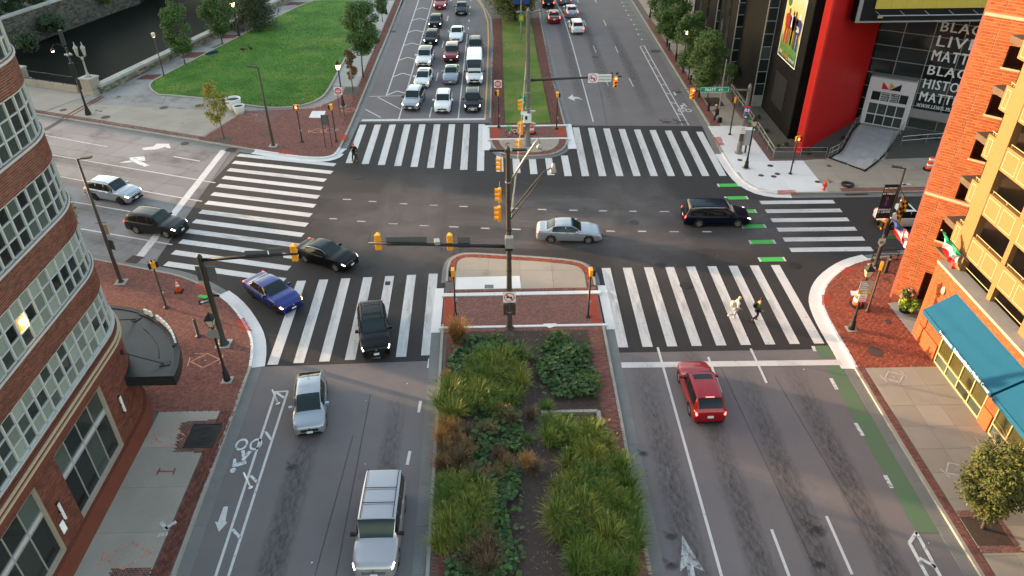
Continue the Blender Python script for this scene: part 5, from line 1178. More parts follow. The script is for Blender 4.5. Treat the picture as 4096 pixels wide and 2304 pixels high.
for c, lab in (((-45.3, 83.6), 'tall pale stone bridge pedestal carrying the twin-lantern lamp'), ((-55.2, 87.4), 'pale stone pedestal at the far end of the iron railing')):
    pd = thing('stone_pedestal', lab, 'pedestal', (*c, .12), R(-21))
    MB().box((0, 0, .25), (1.75, 1.6, .5)).build('plinth', 'concrete_tan', pd); soften(MB().box((0, 0, 1.1), (1.45, 1.3, 1.2)).build('shaft', 'concrete_tan', pd), .04); MB().box((0, 0, 1.78), (1.6, 1.45, .16)).build('cap', 'coping_stone', pd)
# ================================================================ unseen plain blocks added to the west (they keep the low sun off the crossing)
mat('shade_block_face', (.25, .2, .16), .8, var=.15)
for nm, y0, y1, h, lab in (('shade_block', 130.6, 270, 62, 'tall office block west along the street, out of view'), ('shade_block', 113.1, 116.6, 21, 'low office block west along the street, out of view'), ('shade_block', 107.6, 110.7, 23.6, 'mid height office block west along the street, out of view'), ('shade_block', 40, 101.6, 26, 'broad office block south west along the street, out of view')):
    t = thing(nm, lab, 'building', (-173, (y0+y1)/2, 0), group='blocks down the street')
    MB().bbox((-3, -(y1-y0)/2, 0), (3, (y1-y0)/2, h)).build('wall', 'shade_block_face', t)
    ws = MB()
    for f in range(int(h/3.4)): ws.bbox((3.002, -(y1-y0)/2+.6, 1.2+f*3.4), (3.05, (y1-y0)/2-.6, 2.9+f*3.4))
    ws.build('window_band', 'pane_dark', t)

# ================================================================ street furniture
mat('post_black', (.018, .018, .019), .5, var=.2, fine=.1)
mat('post_brown', (.05, .04, .033), .6, var=.2, fine=.15, fscale=20)
mat('pole_grey', (.15, .145, .135), .55, metal=.3, var=.2, fine=.1, fscale=15)
mat('pole_dark', (.045, .042, .038), .55, metal=.3, var=.2, fine=.1)
mat('galv', (.32, .32, .31), .45, metal=.5, var=.1, fine=.08)
mat('sign_back', (.11, .11, .11), .6, metal=.2, var=.1)
mat('signal_yellow', (.75, .3, .02), .5, var=.06, fine=.05)
mat('lens_dark', (.02, .02, .02), .3, fine=0)
mat('lens_red', (.6, .02, .01), .4, emit=(1, .06, .03), estr=3.5, fine=0)
mat('hand_red', (.6, .05, .02), .4, emit=(1, .12, .04), estr=2.5, fine=0)
mat('sign_white', (.68, .68, .66), .55, var=.05, fine=.04)
mat('sign_red', (.5, .015, .02), .55, var=.06, fine=.04)
mat('sign_green', (.0, .24, .12), .55, var=.05, fine=.04)
mat('sign_black', (.02, .02, .02), .5, fine=0)
mat('sign_blue', (.02, .05, .2), .5, fine=0)
mat('lamp_warm', (1, .7, .35), .4, emit=(1, .55, .2), estr=5, fine=0)
mat('lamp_white', (1, .95, .85), .4, emit=(1, .93, .8), estr=7, fine=0)
mat('lamp_off', (.5, .42, .3), .15, fine=0, spec=.6)
mat('lamp_stone', (.3, .28, .24), .8, var=.1, fine=.1)
mat('orange_plastic', (.85, .1, .015), .5, var=.08, fine=.05)
mat('reflect_white', (.75, .72, .68), .4, fine=.03)
mat('hydrant_red', (.6, .07, .02), .45, var=.15, fine=.1)
mat('planter_white', (.6, .6, .58), .6, var=.06, fine=.05)
mat('cabinet_grey', (.34, .34, .33), .5, metal=.3, var=.12, fine=.08)
mat('bike_green', (.0, .35, .05), .4, fine=0)
mat('rubber', (.015, .015, .016), .8, fine=.1)
def signal_head(par, c, rz, lit=None, name='signal_head', n=3, s=1.0, backplate=False):
    """three-lens traffic signal facing local +x turned by rz, hung at c (its middle)"""
    h = obj(name, None, None, par, loc=c, rz=rz)
    hb = MB()
    for k in range(n): hb.box((0, 0, (k-(n-1)/2)*.34*s), (.2*s, .34*s, .33*s))
    soften(hb.build('housing', 'signal_yellow', h), .03)
    for k in range(n):
        z = (k-(n-1)/2)*.34*s; v = MB(); seg = 10; rows = []
        for x in (.1*s, .34*s): rows.append([(x, .145*s*math.cos(R(-20+220*q/seg)), z+.145*s*math.sin(R(-20+220*q/seg))) for q in range(seg+1)])
        v.grid(rows); v.grid([[(p[0], p[1]*.93, z+(p[2]-z)*.93) for p in r] for r in rows][::-1]); v.build('visor', 'signal_yellow', h, smooth=True)
        MB().add([(.108*s, .125*s*math.cos(q*.524), z+.125*s*math.sin(q*.524)) for q in range(12)], [tuple(range(12))]).build('lens', lit if (lit and k == n-1) else 'lens_dark', h)
    return h
def ped_head(par, c, rz, hand=True, s=1.0):
    h = obj('pedestrian_signal', None, None, par, loc=c, rz=rz)
    soften(MB().box((0, 0, 0), (.22*s, .46*s, .46*s)).build('housing', 'signal_yellow', h), .03)
    MB().box((.115*s, 0, 0), (.015, .38*s, .38*s)).build('display', 'lens_dark', h)
    v = MB(); 
    for y0, y1, z0, z1 in ((-.22, .22, .2, .225), (-.225, -.2, -.2, .2), (.2, .225, -.2, .2)): v.bbox((.1*s, y0*s, z0*s), (.26*s, y1*s, z1*s))
    v.build('visor', 'lens_dark', h)
    if hand:
        g = MB(); g.bbox((.125*s, -.09*s, -.12*s), (.13*s, .07*s, .02*s))
        for k in range(4): g.bbox((.125*s, (-.09+.042*k)*s, .02*s), (.13*s, (-.062+.042*k)*s, (.11+.02*(k in (1, 2)))*s))
        g.bbox((.125*s, .07*s, -.06*s), (.13*s, .11*s, .0)); g.build('hand_symbol', 'hand_red', h)
    MB().box((-.02, 0, -.29*s), (.1, .1, .14)).build('bracket', 'signal_yellow', h)
    return h
def ped_post(c, label, heads, h=3.2, lean=0, z=.15, m='post_black'):
    t = thing('pedestrian_signal_post', label, 'signal post', (*c, z), group='pedestrian signal posts')
    MB().lathe([(.17, 0), (.17, .05), (.1, .1), (.085, .14), (.065, .2), (.06, h)], n=10).build('post', m, t, smooth=True)
    MB().box((.09, 0, 1.15), (.1, .12, .22)).build('push_button', 'galv', t)
    for ang, hand in heads: ped_head(t, (.02*math.cos(ang), .02*math.sin(ang), h+.3), ang, hand)
    return t
S_, W_, E_, N_ = R(-90), R(180), 0.0, R(90)
ped_post((-22.26,41.42), 'twin-headed pedestrian signal post beside the orange traffic cone', [(R(40), False), (R(-150), False)], 3.1, m='post_brown')
ped_post((-18.91,68.84), 'pedestrian signal post on brick corner showing a red hand to the camera', [(S_, True)], 3.2)
ped_post((-15.6,68.77), 'pedestrian signal post at brick corner by the waiting cyclist, seen edge on', [(W_, False)], 3.2)
ped_post((0.1,71.85), 'pedestrian signal post on left edge of far median under the no-entry sign', [(W_, False)], 3.2)
ped_post((5.85,71.11), 'pedestrian signal post on right edge of far median', [(E_, False)], 3.2)
ped_post((22.64,69.01), 'pedestrian signal post near the leaning person by the museum', [(R(160), False)], 3.2)
ped_post((25.64,60.08), 'pedestrian signal post in front of the red museum wall showing a hand', [(S_+.3, True)], 3.0)
ped_post((-2.98,40.12), 'pedestrian signal post at left end of the near median island', [(W_, False)], 3.0, z=.1)
ped_post((5.65,39.55), 'pedestrian signal post at right end of the near median island', [(E_, False)], 3.2, z=.1)
ped_post((23.96,39.56), 'sunlit pedestrian signal post on the right brick corner', [(R(150), False)], 3.2, m='post_brown')
def lantern(c, label, lit='lamp_off', h=4.9, z=.15):
    t = thing('lantern_post', label, 'street lamp', (*c, z), group='black lantern street lamps')
    MB().box((0, 0, .01), (.62, .62, .02)).build('footing', 'concrete', t)
    MB().lathe([(.2, .02), (.2, .3), (.16, .36), (.17, .6), (.11, .72), (.09, 1.0), (.1, 1.04), (.075, 1.1), (.06, 3.7), (.08, 3.75), (.05, 3.82), (.05, 3.95)], n=12).build('post', 'post_black', t, smooth=True)
    lm = obj('lantern', None, None, t, loc=(0, 0, h-.95)); n = 4
    def fr(z0, r0, z1, r1): 
        mb = MB(); a = [(r0*math.cos(R(45+90*k)), r0*math.sin(R(45+90*k)), z0) for k in range(4)]; b_ = [(r1*math.cos(R(45+90*k)), r1*math.sin(R(45+90*k)), z1) for k in range(4)]
        mb.add(a+b_, [(k, (k+1) % 4, 4+(k+1) % 4, 4+k) for k in range(4)]+[(3, 2, 1, 0), (4, 5, 6, 7)]); return mb
    fr(.02, .17, .5, .31).build('glass', lit, lm); fr(-.02, .2, .02, .2).build('base', 'post_black', lm); fr(.5, .36, .56, .36).build('rim', 'post_black', lm); fr(.56, .35, .82, .1).build('roof', 'post_black', lm); MB().lathe([(.06, .82), (.07, .9), (.02, .95), (.01, 1.0)], n=8).build('finial', 'post_black', lm)
    bars = MB()
    for k in range(4): a = R(45+90*k); bars.tube([(.175*math.cos(a), .175*math.sin(a), .02), (.315*math.cos(a), .315*math.sin(a), .5)], .018, 5)
    bars.build('glazing_bars', 'post_black', lm)
    return t
L1 = lantern((-16.16,34.03) if False else (-16.08,33.95), 'black lantern street lamp with a shield plate on the near brick corner')
o = MB().add([(-.32*math.sin(k*.35-1.92), -.09, 3.42+.3*math.cos(k*.35-1.92)) for k in range(12)], [tuple(range(12))]); MB().prism([(-.3, -.1), (.3, -.1), (.3, -.08), (-.3, -.08)], 3.2, 3.75, bottom=True).build('shield_plate', 'galv', L1)
lantern((-16.48,78.3), 'lit black lantern lamp beside the far-left no-entry sign', 'lamp_warm'); lantern((22.1,61.41), 'unlit black lantern lamp on pale concrete by the museum railing'); lantern((22.15,37.68), 'sunlit black lantern lamp carrying signs on the right brick corner')
lantern((-34.93,105.13), 'lit black lantern lamp on the canal walk', 'lamp_warm'); lantern((22.3, 112), 'lit black lantern lamp among trees by the museum', 'lamp_warm', 4.9); lantern((22.35, 89.5), 'lit lantern lamp buried in the middle tree crown by the museum', 'lamp_warm', 4.9); lantern((22.2, 130), 'farthest black lantern lamp on the museum pavement'); lantern((-16.2, 116), 'black lantern lamp at the top of the park path')
def plate(par, c, w, h, rz, m, name, th=.02): 
    o = MB().box((0, 0, 0), (th, w, h)).build(name, m, par); o.location = c; o.rotation_euler = (0, 0, rz); return o
def on_plate(par, c, rz, body, size, m, dy, dz, width=None, d=.014, bold=.004):
    f = Matrix.Translation(Vector(c)) @ Matrix.Rotation(rz, 4, 'Z') @ frame((d, dy, dz), (0, 1, 0), (0, 0, 1)); return text_obj(body, size, m, f, par, width=width, bold=bold)
def disc(par, c, rz, r, m, d, r2=0, name='sign_face', n=24):
    f = Matrix.Translation(Vector(c)) @ Matrix.Rotation(rz, 4, 'Z'); mb = MB(); P = lambda rr, k: f @ Vector((d, rr*math.cos(2*math.pi*k/n), rr*math.sin(2*math.pi*k/n)))
    if r2: mb.add([P(r, k) for k in range(n)]+[P(r2, k) for k in range(n)], [(k, (k+1) % n, n+(k+1) % n, n+k) for k in range(n)])
    else: mb.add([P(r, k) for k in range(n)], [tuple(range(n))])
    return mb.build(name, m, par)
def flat(par, c, rz, pts, m, d=.014, name='sign_symbol'):
    f = Matrix.Translation(Vector(c)) @ Matrix.Rotation(rz, 4, 'Z'); return MB().add([f @ Vector((d, y, z)) for y, z in pts], [tuple(range(len(pts)))]).build(name, m, par)
def no_left(par, c, rz, s=.75):
    p = plate(par, c, s, s, rz, 'sign_white', 'no_left_turn_sign'); e = (0, 0, 0)
    disc(p, e, 0, s*.42, 'sign_red', .012, s*.35); k = s/.75
    flat(p, e, 0, [(-.22*k, .0), (-.1*k, .1*k), (-.1*k, .04*k), (.16*k, .04*k), (.16*k, -.17*k), (.07*k, -.17*k), (.07*k, -.045*k), (-.1*k, -.045*k), (-.1*k, -.1*k)][::1], 'sign_black', .013)
    flat(p, e, 0, [(-.24*k, .19*k), (-.19*k, .24*k), (.24*k, -.19*k), (.19*k, -.24*k)], 'sign_red', .016); return p
def do_not_enter(par, c, rz, s=.75):
    p = plate(par, c, s, s, rz, 'sign_white', 'do_not_enter_sign'); e = (0, 0, 0); disc(p, e, 0, s*.45, 'sign_red', .012); k = s/.75
    flat(p, e, 0, [(-.25*k, -.05*k), (.25*k, -.05*k), (.25*k, .05*k), (-.25*k, .05*k)], 'sign_white', .014); on_plate(p, e, 0, 'DO NOT', .13*k, 'sign_white', -.2*k, .12*k, .4*k, .015); on_plate(p, e, 0, 'ENTER', .13*k, 'sign_white', -.17*k, -.22*k, .34*k, .015); return p
# ---- central signal pole on the near median
CP = thing('signal_pole', 'tall brown signal pole rising from the near median bed', 'signal pole', (.53, 38.47, .1))
MB().lathe([(.3, 0), (.3, .06), (.2, .1), (.2, .25), (.175, .3), (.15, 6), (.12, 12.1), (.14, 12.15), (.12, 12.35), (.03, 12.5)], n=14).build('pole', 'post_brown', CP, smooth=True)
MB().tube([(0, 0, 6.1), (-4.0, 0, 6.3), (-8.25, 0, 6.5)], [.12, .1, .07], 10).build('mast_arm', 'post_black', CP, smooth=True)
MB().box((0, 0, 6.1), (.45, .42, .4)).build('arm_clamp', 'post_black', CP)
signal_head(CP, (-7.72, .16, 6.45), N_); signal_head(CP, (-3.48, .16, 6.35), N_)
for x0, x1, z, h in ((-7.22, -4.85, 6.5, .62), (-3.02, -2.28, 6.35, .75)): MB().bbox((x0, .12, z-h/2), (x1, .15, z+h/2)).build('sign_seen_from_behind', 'sign_back', CP)
MB().box((-4.22, -.02, 6.52), (.3, .45, .22), rz=.2).build('detector_camera', 'galv', CP); MB().tube([(-4.2, 0, 6.4), (-4.0, 0, 6.0), (-3.7, 0, 5.85), (-3.55, 0, 6.1)], .012, 4).build('cable', 'post_black', CP)
MB().tube([(.1, 0, 10.3), (.9, .2, 11.6), (1.5, .3, 12.5), (1.72, .33, 12.75)], .06, 8).build('camera_arm', 'galv', CP, smooth=True)
MB().tube([(1.72, .33, 12.75), (1.75, .33, 12.45)], .04, 6).ball((1.75, .33, 12.25), .16).build('dome_camera', 'galv', CP, smooth=True)
MB().tube([(.1, 0, 8.3), (1.3, .2, 9.9), (2.0, .3, 10.75), (2.5, .4, 11.0)], .035, 6).tube([(.1, 0, 7.9), (1.3, .2, 9.55), (2.0, .3, 10.6)], .03, 6).build('luminaire_arm', 'post_brown', CP, smooth=True)
MB().lathe([(.06, .25), (.1, .2), (.12, .05), (.19, -.2), (.19, -.3), (.02, -.3)], (2.55, .42, 10.95), 12).build('luminaire', 'galv', CP, smooth=True)
for s_ in (-1, 1): 
    MB().box((s_*.62+.02, 0, 12.25), (.8, .2, .12)).build('antenna', 'post_black', CP); [MB().box((s_*.62+.02+k*.12-.3, -.11, 12.25), (.06, .03, .08)).build('antenna_fin', 'pole_dark', CP) for k in range(6)]
soften(MB().box((.02, -.32, 6.6), (.48, .4, .72)).build('control_box', 'galv', CP), .02); MB().box((.02, -.53, 6.72), (.16, .02, .18)).box((.02, -.53, 6.42), (.16, .02, .18)).build('box_hatch', 'cabinet_grey', CP)
no_left(CP, (0, -.24, 2.6), S_, .78)
for s_ in (-1, 1): soften(MB().box((s_*.28, .05, 1.55), (.2, .3, .85)).build('side_cabinet', 'post_brown', CP), .02)
for k, z in enumerate((1.35, 3.2, 4.4, 5.3, 7.2, 9.1, 10.3)): MB().lathe([(.175, 0), (.175, .05)], (0, 0, z), 12).build('band', 'galv' if k in (0, 6) else 'post_black', CP)
# ---- signals on the span wire between the two median poles
SW = thing('span_wire', 'thin steel span wire strung between the two median poles', 'wire', (.53, 38.47, 0))
a0, a1 = Vector((0, 0, 7.3)), Vector((2.1, 28.7, 8.2)); 
def sag(t, lo=0): p = a0.lerp(a1, t); p.z -= 4*t*(1-t)*.9+lo; return p
MB().tube([sag(k/14) for k in range(15)], .012, 4).build('upper_wire', 'galv', SW); MB().tube([sag(k/14, .12*0)+Vector((0, 0, -.55)) for k in range(15)], .01, 4).build('lower_wire', 'galv', SW)
for (x, y), lab in zip(((2.09,61.9),(1.9,56.79),(1.63,53.41),(0.16,50.11),(0.06,45.32),(0.01,42.73)),
        ('yellow span-wire signal hanging farthest away, beside the far median pole', 'yellow span-wire signal hanging second from the far median pole', 'yellow span-wire signal hanging third from the far median pole', 'yellow span-wire signal hanging highest beside the near median pole', 'yellow span-wire signal hanging second above the grey control box', 'yellow span-wire signal hanging just above the grey control box')):
    t = thing('traffic_signal', lab, 'traffic signal', (x, y, 6.1), group='signals on the span wire'); signal_head(t, (0, 0, 0), W_); MB().tube([(0, 0, .5), (0, 0, 1.0)], .02, 5).build('hanger', 'galv', t)
# ---- left mast pole
LM = thing('signal_pole', 'brown signal pole with mast arm on the near left brick corner', 'signal pole', (-17.29, 37.39, .15))
MB().lathe([(.33, 0), (.33, .06), (.24, .12), (.24, .3), (.19, .36), (.17, 2.2), (.15, 6.3), (.17, 6.35), (.1, 6.5), (.02, 6.55)], n=14).build('pole', 'pole_dark', LM, smooth=True)
MB().box((0, 0, .01), (.9, .9, .03)).build('footing', 'concrete', LM)
MB().tube([(0, 0, 6.15), (2.6, 0, 6.3), (5.65, 0, 6.45)], [.11, .09, .06], 10).build('mast_arm', 'post_black', LM, smooth=True)
signal_head(LM, (5.4, .15, 6.4), N_)
for x0, x1, z, h in ((2.6, 3.9, 6.35, .6), (3.98, 4.75, 6.42, .75)): MB().bbox((x0, .1, z-h/2), (x1, .13, z+h/2)).build('sign_seen_from_behind', 'sign_back', LM)
plate(LM, (.05, .2, 5.1), 1.15, 1.0, N_, 'sign_back', 'sign_seen_from_behind', .03)
ow = plate(LM, (-.35, -.12, 3.35), .7, .3, S_+.5, 'sign_black', 'one_way_sign'); flat(ow, (0, 0, 0), 0, [(-.3, 0), (-.12, .11), (-.12, .05), (.28, .05), (.28, -.05), (-.12, -.05), (-.12, -.11)], 'sign_white'); on_plate(ow, (0, 0, 0), 0, 'ONE WAY', .07, 'sign_black', -.08, -.028, .3, .016, .001)
MB().bbox((.02, .1, 3.5), (.5, .13, 3.65)).build('sign_edge', 'sign_black', LM)
# ---- cobra-head street lights
def cobra(c, label, h, dirv, m='pole_dark', arm=.7, base=True, rt=.07):
    t = thing('street_light', label, 'street light', (*c, .15), group='plain street light poles')
    if base: MB().box((0, 0, .03), (.75, .75, .08)).build('footing', 'concrete', t)
    MB().lathe([(.2, .06), (.2, .12), (.14, .2), (.13, 1.2), (rt, h)], n=12).build('pole', m, t, smooth=True)
    d = Vector((*dirv, 0)).normalized(); MB().tube([(0, 0, h-.05), tuple(d*.25+Vector((0, 0, h+.02)))], .04, 6).build('arm', m, t)
    o = MB().box((0, 0, 0), (.75, .3, .1)).build('luminaire', m, t); soften(o, .04); o.location = d*(arm*.5+.2)+Vector((0, 0, h+.06)); o.rotation_euler = (0, -.08, math.atan2(d.y, d.x))
    return t
CL = cobra((-26.51,44.58), 'tall brown street light on the near left corner beside the brick building', 9.35, (1, .1), 'post_brown')
for z, w, h in ((4.2, .75, .75), (3.0, .8, .75)): plate(CL, (.05, .16, z), w, h, N_-.4, 'sign_back' if z < 4 else 'stone_trim', 'sign_seen_from_behind', .025)
for z in (4.7, 7.0): MB().tube([(-.35, .05, z), (.35, .1, z+.05)], .02, 5).build('bracket', 'post_brown', CL)
cobra((-21.47,67.93), 'thin brown street light on the far left brick corner', 7.6, (-1, .05), 'post_brown')
BP = cobra((26.69,44.87), 'sunlit light pole with banner and flag on the right corner', 7.65, (-1, .2), 'post_brown', .7, True)
bn = MB().bbox((-1.02, -.02, 3.95), (-.06, .0, 6.45)).build('banner', 'sign_black', BP)
MB().tube([(0, 0, 6.47), (-1.05, 0, 6.47)], .02, 5).tube([(0, 0, 3.93), (-1.05, 0, 3.93)], .02, 5).build('banner_rod', 'post_brown', BP)
for body, z, m_, sz in (('BALTIMORE', 6.15, 'letter_white', .18), ('FINANCED', 5.95, 'letter_gold', .18), ('IT FIRST', 5.75, 'letter_white', .18), ('REGINALD', 4.55, 'letter_white', .17), ('F. LEWIS', 4.37, 'letter_white', .17)): text_obj(body, sz, m_, frame((-.98, -.03, z), (1, 0, 0), (0, 0, 1)), bn, width=.84, bold=.006)
mat('skin', (.42, .22, .14), .6, fine=0, var=.05); mat('skin_dark', (.16, .075, .045), .6, fine=0, var=.05)
MB().add([(-.85, -.026, 4.85), (-.3, -.026, 4.85), (-.35, -.026, 5.2), (-.5, -.026, 5.3), (-.65, -.026, 5.3), (-.8, -.026, 5.2)], [tuple(range(6))]).build('portrait_suit', 'fig_blue', bn)
MB().add([(-.58+.11*math.cos(k*.63), -.027, 5.45+.15*math.sin(k*.63)) for k in range(10)], [tuple(range(10))]).build('portrait_head', 'skin_dark', bn); MB().add([(-.62, -.028, 4.9), (-.55, -.028, 4.9), (-.56, -.028, 5.25), (-.6, -.028, 5.25)], [(0, 1, 2, 3)]).build('portrait_tie', 'letter_red', bn)
ped_head(BP, (-.42, -.05, 3.5), W_+.4, False, 1.1); MB().tube([(0, 0, 3.7), (-.42, -.05, 3.72)], .03, 5).build('bracket', 'signal_yellow', BP)
sg = plate(BP, (.5, .02, 2.7), .75, .75, S_, 'sign_black', 'parking_sign'); flat(sg, (0, 0, 0), 0, [(-.37, -.37), (.37, -.37), (.37, -.24), (-.37, -.24)], 'line_green'); [flat(sg, (0, 0, 0), 0, [(-.25, .24-k*.1), (.25, .24-k*.1), (.25, .21-k*.1), (-.25, .21-k*.1)], 'sign_white') for k in range(5)]
sh = flat(BP, (-.15, -.16, 2.1), S_, [(-.24, .3), (0, .36), (.24, .3), (.26, -.02), (0, -.4), (-.26, -.02)], 'sign_white', .01, 'route_shield'); flat(sh, (-.15, -.16, 2.1), S_, [(-.12, .1), (.05, .12), (.05, -.1), (-.12, -.1)], 'line_green', .015); flat(sh, (-.15, -.16, 2.1), S_, [(.06, .12), (.16, .1), (.14, -.1), (.06, -.1)], 'letter_red', .015)
MB().box((-.14, -.1, 3.0), (.1, .06, .5)).build('street_name_blade', 'sign_blue', BP)
# ---- far-left bridge pole, stone lamp, canal lamps
BK = thing('camera_pole', 'tapered black pole with hooked lamp and equipment box by the canal bridge', 'lamp post', (*(-42.91,76.88), .15))
MB().lathe([(.3, 0), (.3, .15), (.14, .9), (.11, 1.2), (.085, 7)], n=12).build('pole', 'post_black', BK, smooth=True)
soften(MB().box((-.02, -.05, 4.75), (.42, .42, 1.45)).build('equipment_box', 'post_black', BK), .05); soften(MB().box((-.06, 0, 7.95), (.34, .3, 1.5)).build('antenna_panel', 'pole_dark', BK), .05)
MB().tube([(0, 0, 6.6), (-.2, 0, 7.1), (-.7, 0, 7.35), (-1.2, 0, 7.25), (-1.4, 0, 6.95)], .035, 6).build('lamp_hook', 'post_black', BK); MB().lathe([(.05, .15), (.1, .1), (.22, -.08), (.22, -.12), (.02, -.12)], (-1.42, 0, 6.8), 12).build('lamp_hood', 'post_black', BK); MB().ball((-1.42, 0, 6.66), .13, 10, 6, (1, 1, .6)).build('lamp_bulb', 'lamp_white', BK, smooth=True)
for a in (0, 1.6, 3.3, 4.8): MB().box((.22*math.cos(a), .22*math.sin(a), 6.3), (.3, .14, .14), rz=a).build('camera', 'galv', BK)
SL = thing('stone_lamp', 'pale ornate lamp post with twin lanterns on the bridge pedestal', 'street lamp', (-45.3, 83.6, 1.98))
MB().lathe([(.35, 0), (.3, .15), (.16, .3), (.1, .6), (.085, 1.9), (.14, 1.98), (.1, 2.05), (.09, 2.2)], n=12).build('column', 'lamp_stone', SL, smooth=True); MB().tube([(-.4, 0, 2.3), (0, 0, 2.05), (.4, 0, 2.3)], .05, 6).build('crossarm', 'lamp_stone', SL)
for s_ in (-1, 1): MB().lathe([(.05, 0), (.12, .1), (.15, .25), (.24, .85), (.27, .9), (.2, 1.05), (.08, 1.2), (.02, 1.6)], (s_*.4, 0, 2.25), 8).build('lantern', 'lamp_stone', SL)
OL = thing('canal_lamp', 'thin grey post with glowing orange square lamp on the canal walk', 'street lamp', (*(-39.16,88.65), .15)); MB().lathe([(.12, 0), (.1, .1), (.075, .2), (.06, 4.7)], n=10).build('post', 'post_brown', OL, smooth=True); MB().lathe([(.06, 0), (.2, .1), (.24, .35), (.22, .5), (.1, .55)], (0, 0, 4.6), 8).build('shade', 'lamp_off', OL); MB().lathe([(.15, 0), (.2, .12), (.02, .13)], (0, 0, 4.66), 8).build('bulb', 'lamp_warm', OL)
# ---- far median pole and its signs
FP = thing('signal_pole', 'grey signal pole on the far median with long arm over the right lanes', 'signal pole', (2.81, 67.21, .1))
MB().lathe([(.45, 0), (.45, .08), (.3, .12), (.28, 1.0), (.22, 1.1), (.2, 6), (.16, 12.4), (.18, 12.45), (.05, 12.7)], n=14).build('pole', 'pole_grey', FP, smooth=True)
MB().tube([(0, 0, 6.35), (4, 0, 6.48), (8.5, 0, 6.58)], [.14, .1, .06], 10).build('mast_arm', 'pole_dark', FP, smooth=True); MB().box((0, 0, 6.35), (.5, .5, .35)).build('arm_clamp', 'pole_grey', FP)
no_left(FP, (5.88, -.15, 6.5), S_, .85)
db = plate(FP, (6.93, -.15, 6.5), 1.25, .7, S_, 'sign_white', 'do_not_block_sign'); on_plate(db, (0, 0, 0), 0, 'DO NOT BLOCK', .2, 'sign_black', -.55, .06, 1.1, .014); on_plate(db, (0, 0, 0), 0, 'INTERSECTION', .2, 'sign_black', -.53, -.22, 1.06, .014)
signal_head(FP, (7.95, -.18, 6.15), S_, 'lens_red'); MB().box((7.6, .1, 6.85), (.2, .3, .16)).box((8.1, .1, 6.85), (.2, .3, .16)).build('detector_camera', 'post_black', FP)
MB().bbox((-.75, -.03, 4.0), (-.12, .0, 4.9)).build('street_name_sign', 'sign_green', FP); MB().box((-.45, -.05, 4.4), (.4, .02, .08), rz=.0, ry=1.1).build('sign_text_bar', 'sign_white', FP)
plate(FP, (-.35, -.25, 3.35), .6, .3, S_, 'sign_white', 'one_way_sign'); 
for z, x in ((3.45, .45), (2.25, .5)): soften(MB().box((x, -.2, z), (.55, .3, .2), rz=-.5).build('camera', 'galv', FP), .03)
soften(MB().box((-.05, -.32, 2.85), (.75, .3, .85)).build('control_box', 'sign_white', FP), .03); MB().box((-.15, -.48, 2.95), (.2, .03, .35)).build('box_hatch', 'post_black', FP)
signal_head(FP, (-.5, -.1, 2.0), W_)
for z in (1.5, 2.4, 3.7, 5.2): MB().lathe([(.235, 0), (.235, .06)], (0, 0, z), 12).build('band', 'galv', FP)
MB().tube([(-.9, .02, 12.3), (.9, .02, 12.35)], .05, 6).box((-.8, 0, 12.35), (.5, .2, .12)).box((.8, 0, 12.4), (.5, .2, .12)).build('crossbar', 'pole_grey', FP)
ds = thing('no_entry_sign', 'red and white no-entry sign behind the far median signal post', 'sign', (.1, 72.3, .15)); MB().tube([(0, .03, 0), (0, .03, 4.6)], .03, 6).build('post', 'galv', ds); do_not_enter(ds, (0, -.02, 4.25), S_)
ds = thing('no_entry_sign', 'red and white no-entry sign on two posts by the far left lamp', 'sign', (*(-16.07,75.32), .15)); do_not_enter(ds, (-.1, -.05, 2.7), S_, .8)
for x in (-.22, .22): MB().tube([(x, 0, 0), (x, 0, 2.9)], .035, 6).build('post', 'post_brown', ds)
bs = thing('road_sign', 'grey sign seen from behind on two posts at the far left corner', 'sign', (*(-16.05,67.31), .15)); MB().box((-.02, .06, 2.75), (.62, .03, 1.0)).build('sign_seen_from_behind', 'sign_back', bs)
for x in (-.3, .3): MB().tube([(x, 0, 0), (x, 0, 3.25)], .04, 6).build('post', 'post_brown', bs)
ts = thing('road_sign', 'narrow pale sign edge on a thin post beside the reddish sapling', 'sign', (*(-15.63,80.19), .15)); MB().tube([(0, 0, 0), (0, 0, 3.6)], .035, 6).build('post', 'post_brown', ts); MB().box((0, 0, 2.9), (.12, .04, 1.3)).build('sign_edge', 'stone_trim', ts)
ML = thing('street_light', 'thin pole with green and yellow plate and twin banners on the far median', 'street light', (3.35, 102.1, .2)); MB().lathe([(.14, 0), (.1, .1), (.08, 9)], n=10).build('pole', 'pole_grey', ML, smooth=True); plate(ML, (0, -.1, 2.75), .65, .85, S_, 'line_green', 'marker_plate'); plate(ML, (0, -.12, 2.75), .36, .45, S_, 'letter_gold', 'marker_centre'); [plate(ML, (s_*.6, -.05, 5.2), .85, 1.4, S_, 'sign_blue', 'banner') for s_ in (-1, 1)]
# ---- Pratt Street pole by the museum
PP = thing('signal_pole', 'grey signal pole with green street name sign beside the museum', 'signal pole', (22.32, 64.64, .15))
MB().lathe([(.36, 0), (.36, .08), (.24, .15), (.23, .9), (.18, 1.0), (.15, 6.2), (.17, 6.25), (.1, 6.5), (.02, 6.6)], n=14).build('pole', 'pole_grey', PP, smooth=True); MB().lathe([(.195, 0), (.19, .8)], (0, 0, 1.2), 14).build('rust_sleeve', 'rust_iron', PP)
MB().tube([(0, 0, 6.0), (-3, 0, 6.1), (-5.9, 0, 6.15)], [.1, .08, .06], 8).build('mast_arm', 'pole_grey', PP, smooth=True)
ps = plate(PP, (-3.15, -.12, 6.12), 2.5, .46, S_, 'sign_green', 'street_name_sign'); bd = MB()
for y, z, w, h in ((0, .215, 2.5, .025), (0, -.215, 2.5, .025), (1.235, 0, .025, .43), (-1.235, 0, .025, .43)): bd.box((.012, y, z), (.006, w, h))
